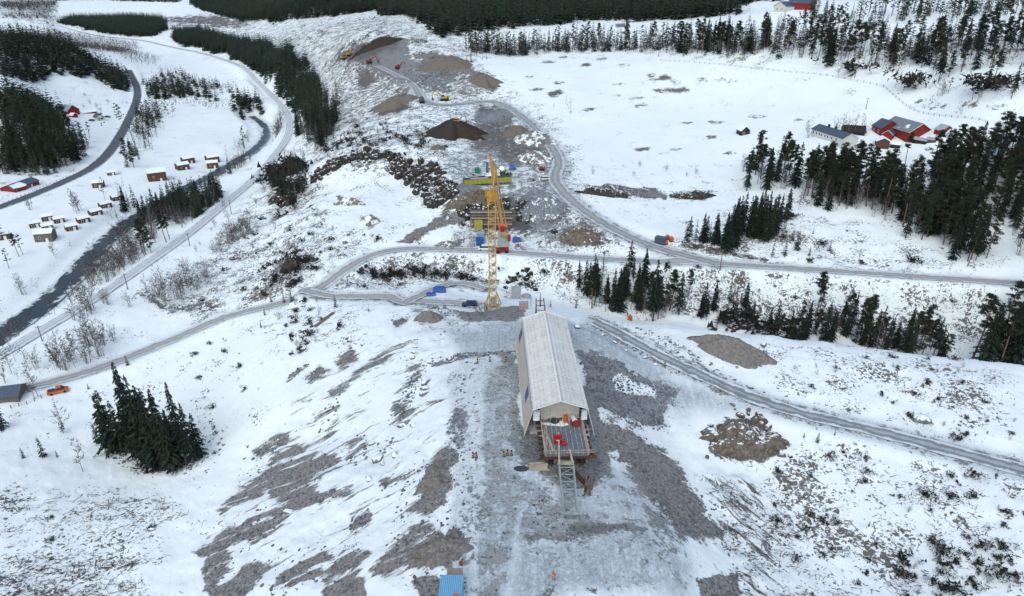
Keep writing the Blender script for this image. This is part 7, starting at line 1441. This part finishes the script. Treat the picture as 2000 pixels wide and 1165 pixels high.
e = empty('fallen_tree', at(1400, 642), .3, 'tall dead bare trunk standing at the ravine edge', 'dead tree'); m = MB(); m.tube((0, 0, 0), (-.4, 0, 8.5), .16, .05, 7); m.build('trunk', M['owood'], e); m = MB()
for k in range(8): a = rn.uniform(0, 6.3); z_ = 2+k*.75; m.bar((0, 0, z_), (math.cos(a)*1.3, math.sin(a)*1.3, z_-.2), .05)
m.build('branches', M['owood'], e)
def fence(label, path, step, hgt=1.1):
    P = smooth([W(*p) for p in path], 1); d = np.r_[0, np.cumsum(np.hypot(*(np.diff(P[:, :2], axis=0).T)))]; n_ = min(95, int(d[-1]/step)); s_ = np.linspace(0, d[-1], n_); X = np.interp(s_, d, P[:, 0]); Y = np.interp(s_, d, P[:, 1]); Z = gz(X, Y); e = empty('field_fence', (X[0], Y[0], Z[0]), 0, label, 'fence')
    m0 = MB(); m0.tube((0, 0, -.2), (0, 0, hgt), .10, n=5); o0 = m0.build('post', M['owood'], e); pm = o0.data; o0.location = (0, 0, 0)
    for k in range(1, n_): put('post', pm, e, (X[k]-X[0], Y[k]-Y[0], Z[k]-Z[0]))
    m = MB()
    for k in range(n_-1):
        for z_ in (.45, .95): m.bar((X[k]-X[0], Y[k]-Y[0], Z[k]-Z[0]+z_), (X[k+1]-X[0], Y[k+1]-Y[0], Z[k+1]-Z[0]+z_), .035)
    m.build('wires', M['owood'], e)
fence('post and wire fence along the upper edge of the white field', [(1290,119),(1400,126),(1500,137),(1600,147),(1660,157),(1725,170)], 4); fence('post and wire fence running down past the red barn', [(1726,171),(1745,188),(1785,218),(1850,230),(1925,240)], 3.2)
fence('dark fence along the far side of the asphalt road', [(0,402),(60,378),(120,352),(170,333)], 3); fence('low fence along the road by the river shed', [(22,798),(60,788),(95,772)], 1.4, 1.0)
def person(px, py, label):
    b = at(px, py, .02); J_ = dict(pel=(0,0,.95), wst=(0,0,1.12), chs=(0,.02,1.36), nck=(0,.03,1.5), hd=(0,.04,1.62), hd2=(0,.04,1.74), ls=(.19,.02,1.42), le=(.28,.0,1.16), lw=(.24,.2,.98), lh=(.23,.27,.93), rs=(-.19,.02,1.42), re=(-.3,-.05,1.16), rw=(-.27,.1,.93), rh=(-.26,.16,.87),
        lh1=(.1,0,.88), lk=(.13,.1,.5), la=(.13,.0,.1), lt=(.13,.17,.04), rh1=(-.1,0,.88), rk=(-.13,.02,.5), ra=(-.15,-.14,.1), rt=(-.15,.03,.04)); RD_ = dict(pel=.16,wst=.15,chs=.17,nck=.07,hd=.095,hd2=.09,ls=.085,le=.06,lw=.045,lh=.045,rs=.085,re=.06,rw=.045,rh=.045,lh1=.11,lk=.08,la=.065,lt=.05,rh1=.11,rk=.08,ra=.065,rt=.05)
    K = list(J_); E = [('pel','wst'),('wst','chs'),('chs','nck'),('nck','hd'),('hd','hd2'),('chs','ls'),('ls','le'),('le','lw'),('lw','lh'),('chs','rs'),('rs','re'),('re','rw'),('rw','rh'),('pel','lh1'),('lh1','lk'),('lk','la'),('la','lt'),('pel','rh1'),('rh1','rk'),('rk','ra'),('ra','rt')]
    V = [J_[k] for k in K]; E = [(K.index(a), K.index(b_)) for a, b_ in E]; Rr = [RD_[k] for k in K]
    for sd, base in ((1, 'lh'), (-1, 'rh')):      # four fingers and a thumb, slightly curled
        h_ = np.array(J_[base]); bi = K.index(base)
        for f in range(5):
            if f == 4: p1 = h_+[-.045*sd, .02, -.01]; p2 = h_+[-.055*sd, .06, -.035]
            else: p1 = h_+[(.03-.02*f)*sd, .05, -.03]; p2 = h_+[(.03-.02*f)*sd, .07-.006*abs(f-1.4), -.08]
            V += [tuple(p1), tuple(p2)]; E += [(bi, len(V)-2), (len(V)-2, len(V)-1)]; Rr += [.011, .009]
    me = bpy.data.meshes.new('body'); me.from_pydata(V, E, []); o = bpy.data.objects.new('body_source', me); C.objects.link(o); sk = o.modifiers.new('skin', 'SKIN'); o.modifiers.new('sub', 'SUBSURF').levels = 1
    for i_, r__ in enumerate(Rr): me.skin_vertices[0].data[i_].radius = (r__, r__)
    me.skin_vertices[0].data[0].use_root = True
    dg = bpy.context.evaluated_depsgraph_get(); bm_ = bpy.data.meshes.new_from_object(o.evaluated_get(dg)); bpy.data.objects.remove(o)
    for k in ('orange', 'skin', 'black'): bm_.materials.append(M[k])
    for p_ in bm_.polygons: c = p_.center; p_.material_index = 2 if c.z < .13 else (1 if c.z > 1.5 or (c.z < 1.0 and abs(c.x) > .2 and c.z > .75) else 0)
    e = empty('person', b, 2.6, label, 'person'); put('body', bm_, e); m = MB(); m.tube((0, .04, 1.72), (0, .04, 1.80), .135, .12, 14).tube((0, .04, 1.80), (0, .04, 1.88), .12, .04, 14); m.build('helmet', M['orange'], e)
    m = MB(); m.tube((0, 0, 1.02), (0, 0, 1.07), .185, n=14); m.build('reflective_band', M['cream'], e); m = MB(); m.box((0, .135, 1.63), (.03, .03, .05)); m.build('nose', M['skin'], e)
    m = MB(); m.box((-.035, .13, 1.665), (.02, .015, .012)); m.build('eye', M['black'], e); m = MB(); m.box((.035, .13, 1.665), (.02, .015, .012)); m.build('eye', M['black'], e); m = MB(); m.box((0, .132, 1.585), (.05, .012, .01)); m.build('mouth', M['dred'], e)
person(1081, 1133, 'worker in orange high visibility clothes and helmet walking on the gravel')
